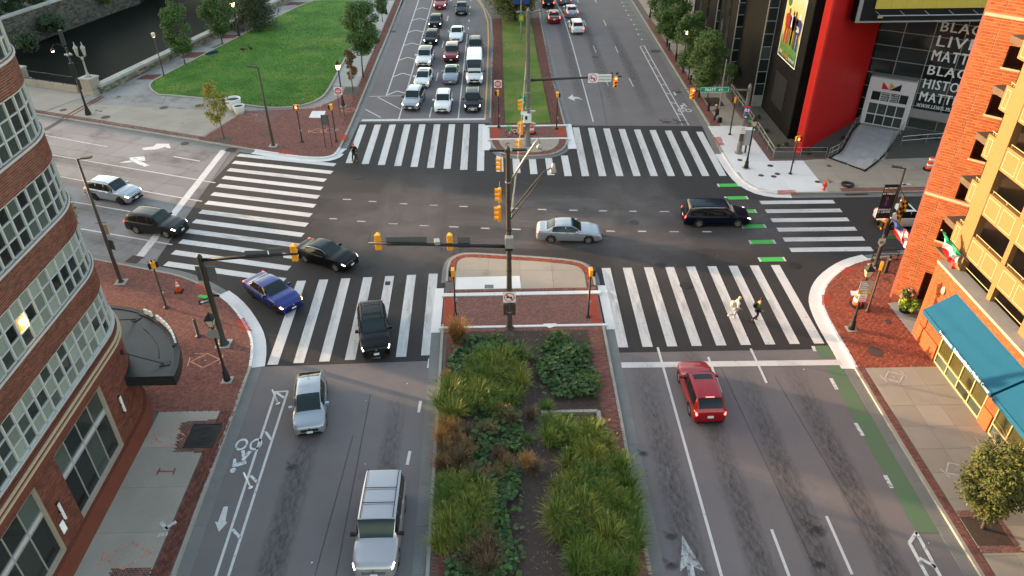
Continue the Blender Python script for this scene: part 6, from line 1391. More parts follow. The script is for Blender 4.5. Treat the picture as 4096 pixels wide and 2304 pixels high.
bd.build('sign_border', 'sign_white', ps); on_plate(ps, (0, 0, 0), 0, 'PRATT', .34, 'sign_white', -.85, -.11, .95, .016, .008); on_plate(ps, (0, 0, 0), 0, 'ST.', .26, 'sign_white', .35, -.11, .45, .016, .008)
signal_head(PP, (-5.1, -.15, 5.8), S_+.15, 'lens_red')
s83 = flat(PP, (.0, -.25, 4.3), S_-.4, [(-.3, .3), (0, .36), (.3, .3), (.32, -.02), (0, -.42), (-.32, -.02)], 'sign_blue', .01, 'route_shield'); f83 = (.0, -.25, 4.3); flat(s83, f83, S_-.4, [(-.28, .17), (.28, .17), (.28, .3), (0, .34), (-.28, .3)], 'letter_red', .014); on_plate(s83, f83, S_-.4, '83', .38, 'sign_white', -.22, -.18, .44, .016, .01)
pa = plate(PP, (.0, -.22, 3.6), .4, .3, S_-.4, 'sign_blue', 'arrow_plate'); flat(pa, (0, 0, 0), 0, [(-.14, 0), (0, .1), (0, .03), (.12, .03), (.12, -.03), (0, -.03), (0, -.1)], 'sign_white')
ns_ = plate(PP, (-.05, -.24, 2.35), .5, .7, S_-.1, 'sign_white', 'no_stopping_sign'); on_plate(ns_, (0, 0, 0), 0, 'NO', .18, 'sign_red', -.12, .12, .26, .014); on_plate(ns_, (0, 0, 0), 0, 'STOPPING', .12, 'sign_red', -.2, -.05, .4, .014); flat(ns_, (0, 0, 0), 0, [(-.18, -.2), (.18, -.2), (.18, -.16), (-.18, -.16)], 'sign_black')
MB().bbox((.35, -.02, 3.0), (.95, .0, 3.2)).build('street_name_blade', 'line_green', PP)
cb_ = thing('traffic_cabinet', 'grey metal traffic cabinet on a short post behind the signal pole', 'cabinet', (22.95, 64.75, .15)); MB().tube([(0, 0, 0), (0, 0, .8)], .09, 8).build('post', 'pole_dark', cb_); soften(MB().box((0, 0, 1.55), (.75, .55, 1.5)).build('box', 'cabinet_grey', cb_), .03); MB().box((0, -.02, 2.34), (.85, .65, .05)).build('lid', 'sign_white', cb_); MB().box((.0, -.285, 1.55), (.6, .02, 1.3)).build('door', 'cabinet_grey', cb_); MB().box((.2, -.3, 1.6), (.05, .03, .16)).build('handle', 'post_black', cb_)
wp_ = thing('white_pole', 'thin white pole behind the leaning person by the museum', 'pole', (*(22.37,72.8), .15)); MB().lathe([(.09, 0), (.07, .1), (.06, 6.1), (.075, 6.12), (.02, 6.2)], n=10).build('shaft', 'galv', wp_, smooth=True); MB().tube([(0, 0, 5.7), (.3, 0, 5.5)], .012, 4).build('cleat', 'galv', wp_)
# ---- small things
for i, c in enumerate(((22.05, 75.4), (22.0, 79.5), (22.1, 81.3), (22.0, 83.8), (22.0, 87.8), (22.0, 92.0), (22.0, 96.4), (22.1, 98.2))):
    t = thing('bollard', 'black bollard along the museum kerb, %s from the leaning person' % ('first', 'second', 'third', 'fourth', 'fifth', 'sixth', 'seventh', 'eighth')[i], 'bollard', (*c, .15), group='bollards along the museum kerb'); MB().lathe([(.16, 0), (.16, .06), (.13, .1), (.125, .8), (.15, .83), (.15, .88), (.1, .95), (.02, .98)], n=12).build('shaft', 'post_black', t, smooth=True)
t = thing('bollard', 'lone brown bollard on brick between canopy and signal pole', 'bollard', (*(-19.1,38.23), .15)); MB().lathe([(.2, 0), (.2, .04), (.1, .06), (.095, 1.3), (.02, 1.33)], n=12).build('shaft', 'post_brown', t, smooth=True)
t = thing('bollard', 'square brown post beside the black rail on the right corner', 'bollard', (*(27.14,44.16), .15)); soften(MB().box((0, 0, .68), (.2, .2, 1.36)).build('shaft', 'post_brown', t), .02); MB().box((0, -.02, 1.1), (.14, .19, .12)).build('plate', 'sign_white', t); MB().box((0, 0, .02), (.32, .32, .04)).build('foot', 'post_brown', t)
railing('railing', [(26.75, 45.6), (28.6, 45.62), (30.5, 45.65)], 'low black rail behind the banner pole on the right corner', .92, 'post_black', .15, 3, .03)
cn = thing('traffic_cone', 'orange traffic cone with white bands on the near left corner', 'traffic cone', (*(-22.06,43.32), .15)); MB().box((0, 0, .03), (.52, .52, .06)).build('base', 'rubber', cn); MB().lathe([(.19, .06), (.03, .95), (.03, .97)], n=16).build('cone', 'orange_plastic', cn, smooth=True)
for z0, z1 in ((.45, .6), (.7, .8)): rr = lambda z: .19-.16*(z-.06)/.89+.004; MB().lathe([(rr(z0), z0), (rr(z1), z1)], n=16).build('band', 'reflect_white', cn, smooth=True)
def barrel(c, label, z=.15):
    t = thing('traffic_barrel', label, 'traffic barrel', (*c, z), group='traffic barrels'); MB().lathe([(.48, 0), (.48, .08), (.3, .1)], n=16).build('base', 'rubber', t)
    for k in range(4): MB().lathe([(.3-.02*k, .08+.26*k), (.29-.02*k, .33+.26*k)], n=16).build('band', 'orange_plastic' if k % 2 == 0 else 'reflect_white', t, smooth=True)
    MB().lathe([(.23, 1.1), (.22, 1.13), (.1, 1.14)], n=16).build('lid', 'orange_plastic', t)
barrel((23.52,40.25), 'orange and white traffic barrel behind the wayfinding sign'); barrel((38.1, 60.5), 'orange and white barrel behind the striped flag'); barrel((3.3,70.22), 'traffic barrel tucked behind the far median pole', .1)
hy = thing('fire_hydrant', 'orange red fire hydrant on the pale museum corner', 'hydrant', (*(27.44,56.88), .15)); MB().lathe([(.17, 0), (.17, .05), (.11, .07), (.11, .5), (.15, .52), (.15, .57), (.12, .6), (.11, .72), (.05, .8), (.05, .86)], n=12).build('body', 'hydrant_red', hy, smooth=True)
for a in (0, math.pi, -math.pi/2): MB().tube([(0, 0, .45), (.2*math.cos(a), .2*math.sin(a), .45)], .06, 8).build('outlet', 'hydrant_red', hy)
for c, label in (((-12.69,31.99),'leaning white flexible post at the head of the bike lane'), ((-12.64,25.9),'leaning white flexible post beside the bike symbol')):
    t = thing('flexible_post', label, 'lane post', (*c, .01)); t.rotation_euler = (R(-12), R(-14), 0); MB().lathe([(.12, 0), (.12, .03), (.05, .05)], n=12).build('foot', 'sign_white', t); MB().lathe([(.045, .04), (.045, .92), (.01, .94)], n=10).build('post', 'sign_white', t, smooth=True)
for c, s_, label in (((-27.8, 77.6), 1.15, 'largest white round planter behind the yellow sapling'), ((-26.95, 76.4), .85, 'small white round planter in front of the large one'), ((-29.1, 78.5), .75, 'white round planter half hidden behind the yellow sapling')):
    t = thing('planter', label, 'planter', (*c, .15)); t.scale = (s_,)*3; MB().lathe([(.45, 0), (.62, .5), (.7, 1.05), (.7, 1.12), (.62, 1.12), (.6, .95), (.02, .95)], n=20).build('pot', 'planter_white', t, smooth=True); MB().lathe([(.6, .96), (.02, 1.0)], n=16).build('soil', 'mulch', t)
wf_ = thing('wayfinding_sign', 'grey and green wayfinding sign on the right corner lantern', 'sign', (*(22.15,37.68), .15)); f = plate(wf_, (.05, -.12, 3.25), .8, .95, S_, 'sign_back' if False else 'cabinet_grey', 'sign_panel'); flat(f, (0, 0, 0), 0, [(-.4, -.475), (.4, -.475), (.4, -.22), (-.4, -.22)], 'lane_green' if False else 'bike_lime' if False else 'panel_yellow', .012); [on_plate(f, (0, 0, 0), 0, b_, .16, 'letter_white', -.32, z, w) for b_, z, w in (('Flag', .28, .3), ('House', .13, .42), ('Lewis', -.05, .38), ('Museum', -.19, .5))]; flat(f, (0, 0, 0), 0, [(-.15, -.37), (.05, -.37), (.05, -.43), (.18, -.345), (.05, -.26), (.05, -.32), (-.15, -.32)], 'sign_white', .016)
ns2 = plate(wf_, (.02, -.14, 2.45), .5, .6, S_, 'sign_white', 'no_stopping_sign'); on_plate(ns2, (0, 0, 0), 0, 'NO', .18, 'sign_red', -.12, .1, .26, .014); on_plate(ns2, (0, 0, 0), 0, 'STOPPING', .12, 'sign_red', -.21, -.06, .42, .014); flat(ns2, (0, 0, 0), 0, [(-.18, -.17), (.18, -.17), (.18, -.13), (-.18, -.13)], 'sign_red'); flat(ns2, (0, 0, 0), 0, [(-.25, -.3), (.25, -.3), (.25, -.23), (-.25, -.23)], 'sign_red')
# ---- flags
def flag(label, base, tip, cols, w, drop, seed, nstr=None, quad=False):
    t = thing('flag', label, 'flag', base); b_ = Vector(base); d = Vector(tip)-b_; MB().tube([(0, 0, 0), d], .03, 6).build('flag_pole', 'post_brown', t); MB().ball(d, .06).build('finial', 'shop_frame', t)
    rng = random.Random(seed); n, m_ = 7, 8
    P = [[None]*(m_+1) for _ in range(n+1)]
    for i in range(n+1):
        q_ = d*(1-(1-.3)*i/n*w); 
        for j in range(m_+1):
            s = j/m_; P[i][j] = q_+Vector((.1*math.sin(i*1.7+j*.9)+.12*s*math.sin(i), .1*math.cos(i*1.3+j), -drop*s*(1-.25*i/n)))+Vector((d.x, d.y, 0))*(-.35*s*(1-i/n))
    for k, (m1, sel) in enumerate(cols):
        mb = MB()
        for i in range(n):
            for j in range(m_):
                if sel(i, j): mb.quad(P[i][j], P[i+1][j], P[i+1][j+1], P[i][j+1])
        if mb.v: mb.build('flag_cloth', m1, t, smooth=True)
flag('striped red and white flag with blue canton on the brick tower', (27.0, 41.1, 4.3), (25.6, 42.9, 5.2), [('letter_red', lambda i, j: i % 2 == 0 and not (i < 4 and j < 3)), ('sign_white', lambda i, j: i % 2 and not (i < 4 and j < 3)), ('sign_blue', lambda i, j: i < 4 and j < 3)], 1, 1.3, 1)
flag('gold and black checkered flag furled on the banner pole', (26.75, 44.87, 6.35), (27.6, 44.8, 5.2), [('letter_gold', lambda i, j: (i+j) % 2 == 0), ('sign_black', lambda i, j: (i+j) % 2 and i < 4), ('sign_white', lambda i, j: (i+j) % 2 and i >= 4)], 1, 1.6, 2)
flag('green white and red flag hanging from the yellow garage wall', (26.3, 35.4, 6.5), (25.3, 37.1, 7.6), [('sign_green', lambda i, j: j < 2), ('sign_white', lambda i, j: 2 <= j < 5), ('letter_red', lambda i, j: j >= 5)], 1, 1.5, 3)
# ---- rental bike on the far median
eb = thing('rental_bicycle', 'white rental bicycle with green basket on the far median', 'bicycle', (*(1.67,69.36), .11), R(5))
def bicycle(t, fm, wheel=.34, wb=1.1, rim='galv', h=1.0):
    for x in (-wb/2, wb/2):
        rows = []
        for k in range(21):
            a = 2*math.pi*k/20; rows.append([(x+(wheel+.025*math.cos(q_))*math.cos(a), .025*math.sin(q_), wheel+.03+(wheel+.025*math.cos(q_))*math.sin(a)) for q_ in [2*math.pi*e/6 for e in range(7)]])
        w = MB().grid(rows).build('wheel', 'rubber', t, smooth=True); sp = MB()
        for k in range(8): a = math.pi*k/4; sp.tube([(x, 0, wheel+.03), (x+wheel*math.cos(a), 0, wheel+.03+wheel*math.sin(a))], .005, 3, False)
        sp.build('spokes', rim, w)
    z = wheel+.03
    fr = MB().tube([(wb/2, 0, z), (wb/2-.2, 0, h-.15), (wb/2-.24, 0, h)], .02, 6).tube([(wb/2-.17, 0, h-.25), (-.08, 0, z-.02)], .025, 6).tube([(wb/2-.19, 0, h-.18), (-.22, 0, h-.28)], .018, 6).tube([(-.08, 0, z-.02), (-.27, 0, h-.12)], .02, 6).tube([(-.08, 0, z-.02), (-wb/2, 0, z), (-.23, 0, h-.3)], .015, 6); fr.build('frame', fm, t)
    MB().box((-.3, 0, h-.08), (.26, .15, .06)).build('saddle', 'rubber', t); MB().tube([(wb/2-.35, -.28, h+.02), (wb/2-.24, -.2, h+.02), (wb/2-.24, .2, h+.02), (wb/2-.35, .28, h+.02)], .015, 5).build('handlebar', 'rubber', t); MB().tube([(-.08, -.1, z-.02), (-.08, .1, z-.02)], .09, 10).build('crank', 'rubber', t)
bicycle(eb, 'sign_white'); eb.rotation_euler = (0, 0, R(185)); soften(MB().box((.58, 0, .98), (.36, .36, .28)).build('basket', 'bike_green', eb), .04); MB().box((-.62, 0, .7), (.3, .12, .04)).build('mudguard', 'rubber', eb)

# ================================================================ vehicles
mat('car_glass', (.006, .008, .009), .05, var=.1, fine=0, spec=.32)
mat('car_glass_green', (.011, .019, .018), .05, var=.3, scale=1.5, fine=0, spec=.34)
mat('tyre', (.014, .014, .015), .8, var=.1, fine=.1)
mat('rim_alloy', (.35, .35, .35), .35, metal=.7, fine=0)
mat('rim_dark', (.03, .03, .032), .4, metal=.4, fine=0)
mat('trim_black', (.012, .012, .013), .5, fine=0)
mat('chrome', (.5, .5, .5), .2, metal=.9, fine=0)
mat('head_on', (1, .97, .9), .3, emit=(1, .93, .8), estr=3, fine=0)
mat('head_off', (.4, .42, .44), .1, fine=0, spec=.6)
mat('turn_on', (1, .45, .08), .3, emit=(1, .4, .06), estr=3, fine=0)
mat('tail_on', (.8, .02, .02), .3, emit=(1, .05, .04), estr=2.5, fine=0)
mat('tail_off', (.28, .01, .012), .2, fine=0, spec=.6)
mat('plate_white', (.6, .6, .6), .5, fine=.05)
for nm, c, mt_ in (('paint_white', (.62, .62, .61), 0), ('paint_silver', (.29, .31, .345), .5), ('paint_black', (.004, .004, .0045), 0), ('paint_red', (.27, .004, .008), .25), ('paint_dkred', (.15, .005, .009), .25), ('paint_grey', (.2, .22, .25), .5), ('paint_charcoal', (.02, .022, .023), .3), ('paint_blue', (.004, .013, .14), .3), ('paint_navy', (.003, .0055, .016), .2), ('paint_pewter', (.36, .34, .35), .55)):
    paint(nm, c, mt_)
def pchip(xs, ys, x):
    n = len(xs)
    if x <= xs[0]: return ys[0]
    if x >= xs[-1]: return ys[-1]
    i = 0
    while x > xs[i+1]: i += 1
    h = [xs[k+1]-xs[k] for k in range(n-1)]; d = [(ys[k+1]-ys[k])/h[k] for k in range(n-1)]
    def m(k):
        if k == 0: return d[0]
        if k == n-1: return d[-1]
        if d[k-1]*d[k] <= 0: return 0
        return 2*d[k-1]*d[k]/(d[k-1]+d[k])
    t = (x-xs[i])/h[i]
    return (2*t**3-3*t*t+1)*ys[i]+(t**3-2*t*t+t)*h[i]*m(i)+(-2*t**3+3*t*t)*ys[i+1]+(t**3-t*t)*h[i]*m(i+1)
class Car:
    """body surface S(u, v): u runs nose to tail over stations, v from under the sill up to the centre line"""
    def __init__(s, L, W, H, wb, kind):
        s.L, s.W, s.H, s.wb = L, W, H, wb; hw = W/2
        X = lambda f: L/2-f*L
        k = dict(sedan=dict(hood=.66, nose=.52, cowl=.30, rf=.475, re=.70, rb=.87, deck=.72, belt=.655, zr=H, wr=.60, tailz=.70),
                 hatch=dict(hood=.65, nose=.54, cowl=.212, rf=.445, re=.73, rb=.965, deck=.66, belt=.63, zr=H, wr=.60, tailz=.66),
                 suv=dict(hood=.635, nose=.53, cowl=.285, rf=.43, re=.86, rb=.985, deck=.60, belt=.61, zr=H, wr=.64, tailz=.60),
                 bigsuv=dict(hood=.605, nose=.54, cowl=.275, rf=.385, re=.955, rb=.992, deck=.57, belt=.59, zr=H, wr=.70, tailz=.60),
                 minivan=dict(hood=.60, nose=.48, cowl=.22, rf=.40, re=.90, rb=.985, deck=.56, belt=.55, zr=H, wr=.65, tailz=.57),
                 van=dict(hood=.5, nose=.38, cowl=.125, rf=.235, re=.975, rb=.995, deck=.46, belt=.475, zr=H, wr=.80, tailz=.47))[kind]
        s.k = k; zb = .2 if kind in ('suv', 'bigsuv', 'van') else .16
        zh, zn, zbl = k['hood']*H, k['nose']*H, k['belt']*H
        rwr = hw*k['wr']/.64*.78 if kind != 'van' else hw*.86
        # station: (frac, half width, z bottom, z belt, half width at roof edge, z roof edge, z top centre)
        st = [(0, .70, zb+.12, zn*.72, .56, zn*.80, zn*.84), (.012, .84, zb+.04, zn*.84, .68, zn*.93, zn*.97), (.045, .93, zb, zn*.96, .72, zn*1.03, zn*1.06), (.12, .985, zb, (zn*.5+zh*.46), .74, (zn+zh)/2*1.0, (zn+zh)/2*1.03),
              (.20, 1.0, zb, zh*.955, .74, zh*.985, zh*1.01), (k['cowl'], 1.0, zb, zbl*.985, .76, zh*1.01, zh*1.035)]
        st += [(k['rf'], 1.0, zb, zbl, rwr/hw, H*.955, H*.985), ((k['rf']+k['re'])/2, 1.0, zb, zbl*1.01, rwr/hw, H*.965, H), (k['re'], .995, zb, zbl*1.03, rwr/hw*.97, H*.94, H*.97)]
        dz = k['deck']*H
        if kind == 'sedan': st += [(k['rb'], .97, zb, dz*.955, .74, dz*.985, dz*1.0), (.965, .92, zb+.02, dz*.94, .72, dz*.975, dz*.985), (.99, .86, zb+.06, dz*.82, .66, dz*.87, dz*.89), (1, .74, zb+.14, dz*.72, .58, dz*.77, dz*.79)]
        else: st += [(k['rb'], .93, zb+.02, dz, .74, dz*1.06, dz*1.08), (.996, .88, zb+.05, dz*.85, .68, dz*.92, dz*.94), (1, .76, zb+.14, dz*.75, .6, dz*.8, dz*.82)]
        s.st = st; s.fr = [a[0] for a in st]; s.hw = hw
        s.cols = [[a[i] for a in st] for i in range(1, 7)]
    def sec(s, f):
        w, zb, zbl, wr, z6, zt = [pchip(s.fr, c, f) for c in s.cols]; hw = s.hw; W = w*hw; x = s.L/2-f*s.L
        zm = zb+(zbl-zb)*.5
        return [(x, 0, zb), (x, W*.78, zb), (x, W*.955, zb+.09), (x, W*1.0, zm), (x, W*.985, zbl-.07), (x, W*.945, zbl), (x, max(wr*hw, 0), z6), (x, wr*hw*.62, zt-.008), (x, 0, zt)]
    def S(s, f, v):
        p = s.sec(f); ks = list(range(9)); return Vector((p[0][0], pchip(ks, [q[1] for q in p], v), pchip(ks, [q[2] for q in p], v)))
    def patch(s, f0, f1, v0, v1, off, nu=6, nv=4, sides=(1, -1), mirror=False, skew=0.0):
        mb = MB()
        def pt(f, v, sg):
            e = 1e-3; p = s.S(f, v); du = s.S(min(f+e, 1), v)-s.S(max(f-e, 0), v); dv = s.S(f, min(v+e, 8))-s.S(f, v-e); n = du.cross(dv)
            n = n.normalized() if n.length > 1e-12 else Vector((0, 0, 1))
            if n.z < -.3 or (n.y < 0 and abs(n.z) < .3) : n = -n
            c = Vector((0, 0, s.H*.45)); 
            if n.dot(p-Vector((p.x*.8, 0, s.H*.4))) < 0: n = -n
            p = p+n*off; return Vector((p.x, p.y*sg, p.z))
        if mirror:
            vs = [v0+(v1-v0)*j/nv for j in range(nv+1)]
            mb.grid([[pt(f0+(f1-f0)*i/nu, v, 1) for v in vs]+[pt(f0+(f1-f0)*i/nu, v, -1) for v in vs[::-1][1:]] for i in range(nu+1)])
        else:
            for sg in sides: mb.grid([[pt(f0+(f1-f0)*i/nu+skew*(j/nv), v0+(v1-v0)*j/nv, sg) for j in range(nv+1)] for i in range(nu+1)])
        return mb
CARM = {}
def car_meshes(kind, L, W, H, wb, opts):
    key = (kind, L, W, H, wb, opts)
    if key in CARM: return CARM[key]
    c = Car(L, W, H, wb, kind); k = c.k; out = []
    wr_ = .335 if kind in ('sedan', 'hatch') else .36 if kind in ('suv', 'minivan', 'van') else .39
    xf, xr = wb/2+(L*.012), -wb/2+(L*.012)
    NU, NV = 60, 4
    fs = [0]+[.004, .012, .03, .05]+[.05+.95*i/NU for i in range(1, NU-2)]+[.985, .992, .997, 1]
    vs = [j/NV for j in range(8*NV+1)]
    pts = [[c.S(f, v) for v in vs] for f in fs]
    mb = MB(); n = len(vs)
    for sg in (1, -1):
        b = len(mb.v); mb.v += [(p.x, p.y*sg, p.z) for r in pts for p in r]
        for i in range(len(fs)-1):
            for j in range(n-1):
                q = (pts[i][j]+pts[i+1][j]+pts[i][j+1]+pts[i+1][j+1])/4
                v = (j+.5)/NV
                if 1 < v < 4.6 and any((q.x-xx)**2+(q.z-wr_)**2 < (wr_+.055)**2 for xx in (xf, xr)): continue
                if v < 1 and any(abs(q.x-xx) < wr_+.03 for xx in (xf, xr)) and v > .45: continue
                f_ = (b+i*n+j, b+i*n+j+1, b+(i+1)*n+j+1, b+(i+1)*n+j); mb.f.append(f_ if sg > 0 else f_[::-1])
        for i in (0, len(fs)-1):
            pass
    for i in (0, len(fs)-1):
        a = [tuple(p) for p in pts[i]]; lo = [(p[0], -p[1], p[2]) for p in a[::-1]]; mb.add(a+lo[1:-1], [tuple(range(len(a)+len(lo)-2))])
    me = autosmooth(mb.mesh('body'), 40); out.append(('body', me, 'PAINT'))
    # wheel wells
    ww = MB()
    for xx in (xf, xr):
        for sg in (1, -1):
            rr = wr_+.06; pr = [(xx+rr*math.cos(R(-15+210*q/14)), wr_+rr*math.sin(R(-15+210*q/14))) for q in range(15)]
            ww.grid([[(x, sg*(W/2-.03), z) for x, z in pr], [(x, sg*(W/2-.34), z) for x, z in pr]]); ww.add([(x, sg*(W/2-.34), z) for x, z in pr], [tuple(range(15))])
            pr2 = [(xx+(rr+.03)*math.cos(R(-12+204*q/14)), wr_+(rr+.03)*math.sin(R(-12+204*q/14))) for q in range(15)]
            ww.grid([[(x, sg*(W/2-.004), z) for x, z in pr], [(x, sg*(W/2-.012), z) for x, z in pr2]])
    out.append(('wheel_well', ww.mesh('wheel_well', True), 'trim_black'))
    lo = c.patch(.06, .94, 1.05, 2.2, .004, 30, 2) if kind in ('suv',) and 'clad' in opts else None
    # glass
    sp = lambda a, b_, t: a+(b_-a)*t
    out.append(('windscreen', c.patch(sp(k['cowl'], k['rf'], .07), sp(k['cowl'], k['rf'], .96), 6.12, 8, .006, 8, 6, mirror=True).mesh('windscreen', True), 'car_glass_green'))
    if kind == 'van': out.append(('rear_window', c.patch(.9965, .9985, 6.3, 7.4, .006, 2, 3, mirror=True).mesh('rear_window', True), 'car_glass'))
    else: out.append(('rear_window', c.patch(sp(k['re'], k['rb'], .12), sp(k['re'], k['rb'], .86), 6.2, 8, .006, 8, 6, mirror=True).mesh('rear_window', True), 'car_glass'))
    A = sp(k['cowl'], k['rf'], .42); E = k['re'] if kind != 'sedan' else sp(k['re'], k['rb'], .35)
    if kind in ('suv', 'bigsuv', 'minivan'): E = k['re']+(.02 if kind == 'suv' else -.01)
    cuts = dict(sedan=[A, .555, E], hatch=[A, .53, sp(.53, E, .82)], suv=[A, .52, .70, E], bigsuv=[A, .48, .66, .93], minivan=[A, .45, .665, .92], van=[A, .3])[kind]
    for a, b_ in zip(cuts, cuts[1:]): [out.append(('side_window', c.patch(a+.006, b_-.006, 5.16, 5.86, .007, 8, 3, sides=(sg,)).mesh('side_window', True), 'car_glass')) for sg in (1, -1)]
    tr = MB(); e0 = c.patch(cuts[0]-.01, cuts[-1]+.006, 5.05, 5.93, .003, 14, 2); out.append(('window_trim', e0.mesh('window_trim', True), 'trim_black'))
    if 'chrome' in opts: out.append(('chrome_strip', c.patch(cuts[0], cuts[-1], 5.9, 5.97, .008, 14, 1).mesh('chrome_strip', True), 'chrome'))
    # lamps
    [out.append(('headlight', c.patch(.012, .06, 4.5, 5.15, .008, 4, 3, sides=(sg,)).mesh('headlight', True), 'HEAD')) for sg in (1, -1)]
    if 'turn' in opts: out.append(('turn_signal', c.patch(.02, .07, 4.0, 4.4, .012, 3, 2, sides=(-1,) if 'turnr' in opts else (1,)).mesh('turn_signal', True), 'turn_on'))
    if kind == 'sedan': [out.append(('tail_light', c.patch(.945, .992, 4.2, 5.3, .008, 4, 3, sides=(sg,)).mesh('tail_light', True), 'TAIL')) for sg in (1, -1)]
    else: [out.append(('tail_light', c.patch(sp(k['rb'], 1, .05) if kind != 'bigsuv' else .985, .997, 4.2, 5.5, .009, 4, 3, sides=(sg,)).mesh('tail_light', True), 'TAIL')) for sg in (1, -1)]
    hz = k['nose']*H
    g = MB(); nz = .004
    g.box((L/2-.005, 0, hz*.66), (.03, W*.52, hz*.2)); g.box((L/2-.01, 0, hz*.4), (.04, W*.62, hz*.17)); out.append(('grille', g.mesh('grille'), 'chrome' if 'cgrille' in opts else 'trim_black'))
    g = MB().box((L/2-.05, 0, .3), (.2, W*.72, .1)).box((-L/2+.06, 0, .33), (.2, W*.76, .12)); out.append(('bumper', g.mesh('bumper'), 'trim_black' if kind != 'sedan' else 'PAINT'))
    out.append(('front_plate', MB().box((L/2+.02, 0, hz*.52), (.012, .32, .16)).mesh('front_plate'), 'plate_white'))
    tz = k['tailz']*H; out.append(('rear_plate', MB().box((-L/2-.012, 0, tz*.72), (.012, .32, .16)).mesh('rear_plate'), 'plate_white'))
    b = MB().lathe([(.055, 0), (.055, .012), (.04, .014)], n=12); me = b.mesh('badge'); me.transform(Matrix.Translation((L/2+.012, 0, hz*.84)) @ Matrix.Rotation(R(90), 4, 'Y')); out.append(('badge', me, 'chrome'))
    # mirrors
    for sg in (1, -1):
        xm = L/2-sp(k['cowl'], k['rf'], .5)*L; zm = k['belt']*H+.04; m_ = MB().box((xm, sg*(W/2+.1), zm+.02), (.14, .2, .15)); m_.box((xm, sg*(W/2-.0), zm-.03), (.06, .12, .04)); out.append(('wing_mirror', m_.mesh('wing_mirror'), 'PAINT' if kind != 'van' and 'bmir' not in opts else 'trim_black'))
    if 'rails' in opts:
        r_ = MB(); y = pchip(c.fr, c.cols[3], .6)*W/2*.86
        for sg in (1, -1): r_.tube([(L/2-L*k['rf']-.05, sg*y, H*.985), (L/2-L*(k['rf']+.04), sg*y, H+.045), (L/2-L*(k['re']-.06), sg*y, H+.045), (L/2-L*k['re'], sg*y, H*.98)], .02, 5)
        out.append(('roof_rail', r_.mesh('roof_rail'), 'trim_black' if 'chromerails' not in opts else 'chrome'))
        if 'cross' in opts:
            for f_ in ((.55, .78) if kind == 'suv' else (.55, .72)): r_ = MB().tube([(L/2-f_*L, -y, H+.05), (L/2-f_*L, y, H+.05)], .022, 5); out.append(('cross_bar', r_.mesh('cross_bar'), 'trim_black'))
    if 'sunroof' in opts: out.append(('sunroof', c.patch(k['rf']+.035, k['rf']+.13, 6.75, 8, .004, 4, 4, mirror=True).mesh('sunroof', True), 'car_glass'))
    if 'blackroof' in opts: out.append(('roof_panel', c.patch(k['rf']+.01, k['re']-.01, 6.25, 8, .003, 8, 6, mirror=True).mesh('roof_panel', True), 'car_glass'))
    if 'antenna' in opts: out.append(('antenna', MB().add([(-L*.2, -.02, H*.99), (-L*.2-.16, -.015, H*.985), (-L*.2-.16, .015, H*.985), (-L*.2, .02, H*.99), (-L*.2-.14, 0, H+.07)], [(0, 1, 4), (1, 2, 4), (2, 3, 4), (3, 0, 4)]).mesh('antenna'), 'PAINT'))
    if 'brake' in opts: out.append(('brake_light', c.patch(k['re']+.004, k['re']+.014, 7.5, 8, .01, 2, 3, mirror=True).mesh('brake_light'), 'tail_on'))
    h_ = MB()
    for f_ in ((.5, .66) if kind not in ('van',) else (.28,)): 
        p = c.S(f_+.03, 4.4)
        for sg in (1, -1): h_.box((p.x, sg*(p.y+.015), p.z), (.18, .03, .025))
    out.append(('door_handle', h_.mesh('door_handle'), 'PAINT' if 'chrome' not in opts else 'chrome'))
    if kind == 'van':
        rb = MB()
        for f_ in (.42, .52, .62, .72, .82, .92): 
            for j in (-.5, 0, .5): pass
        for y in (-.6, -.3, 0, .3, .6): rb.box((-L*.17, y, H*.995+.005*0), (L*.6, .05, .03))
        out.append(('roof_rib', rb.mesh('roof_rib'), 'PAINT'))
    # wheels share one mesh
    ty = MB(); n = 20; pr = [(wr_*.62, .1), (wr_*.92, .11), (wr_, .07), (wr_, -.07), (wr_*.92, -.11), (wr_*.62, -.1)]
    rows = [[(r*math.cos(2*math.pi*q/n), y, r*math.sin(2*math.pi*q/n)) for r, y in pr] for q in range(n+1)]; ty.grid(rows)
    tym = ty.mesh('tyre', True); rm = MB()
    for q in range(5): a = 2*math.pi*q/5; rm.box((wr_*.36*math.cos(a), .085, wr_*.36*math.sin(a)), (wr_*.55, .03, wr_*.17), ry=-a)
    rm.add([(wr_*.2*math.cos(q*.524), .098, wr_*.2*math.sin(q*.524)) for q in range(12)], [tuple(range(12))])
    rm.grid([[(r*math.cos(2*math.pi*q/n), y, r*math.sin(2*math.pi*q/n)) for r, y in ((wr_*.55, .09), (wr_*.65, .1))] for q in range(n+1)])
    bk = MB().add([(wr_*.64*math.cos(2*math.pi*q/n), .03, wr_*.64*math.sin(2*math.pi*q/n)) for q in range(n)], [tuple(range(n))])
    CARM[key] = (out, tym, rm.mesh('rim'), bk.mesh('brake_disc'), [(xf, 1), (xf, -1), (xr, 1), (xr, -1)], wr_, W)
    return CARM[key]
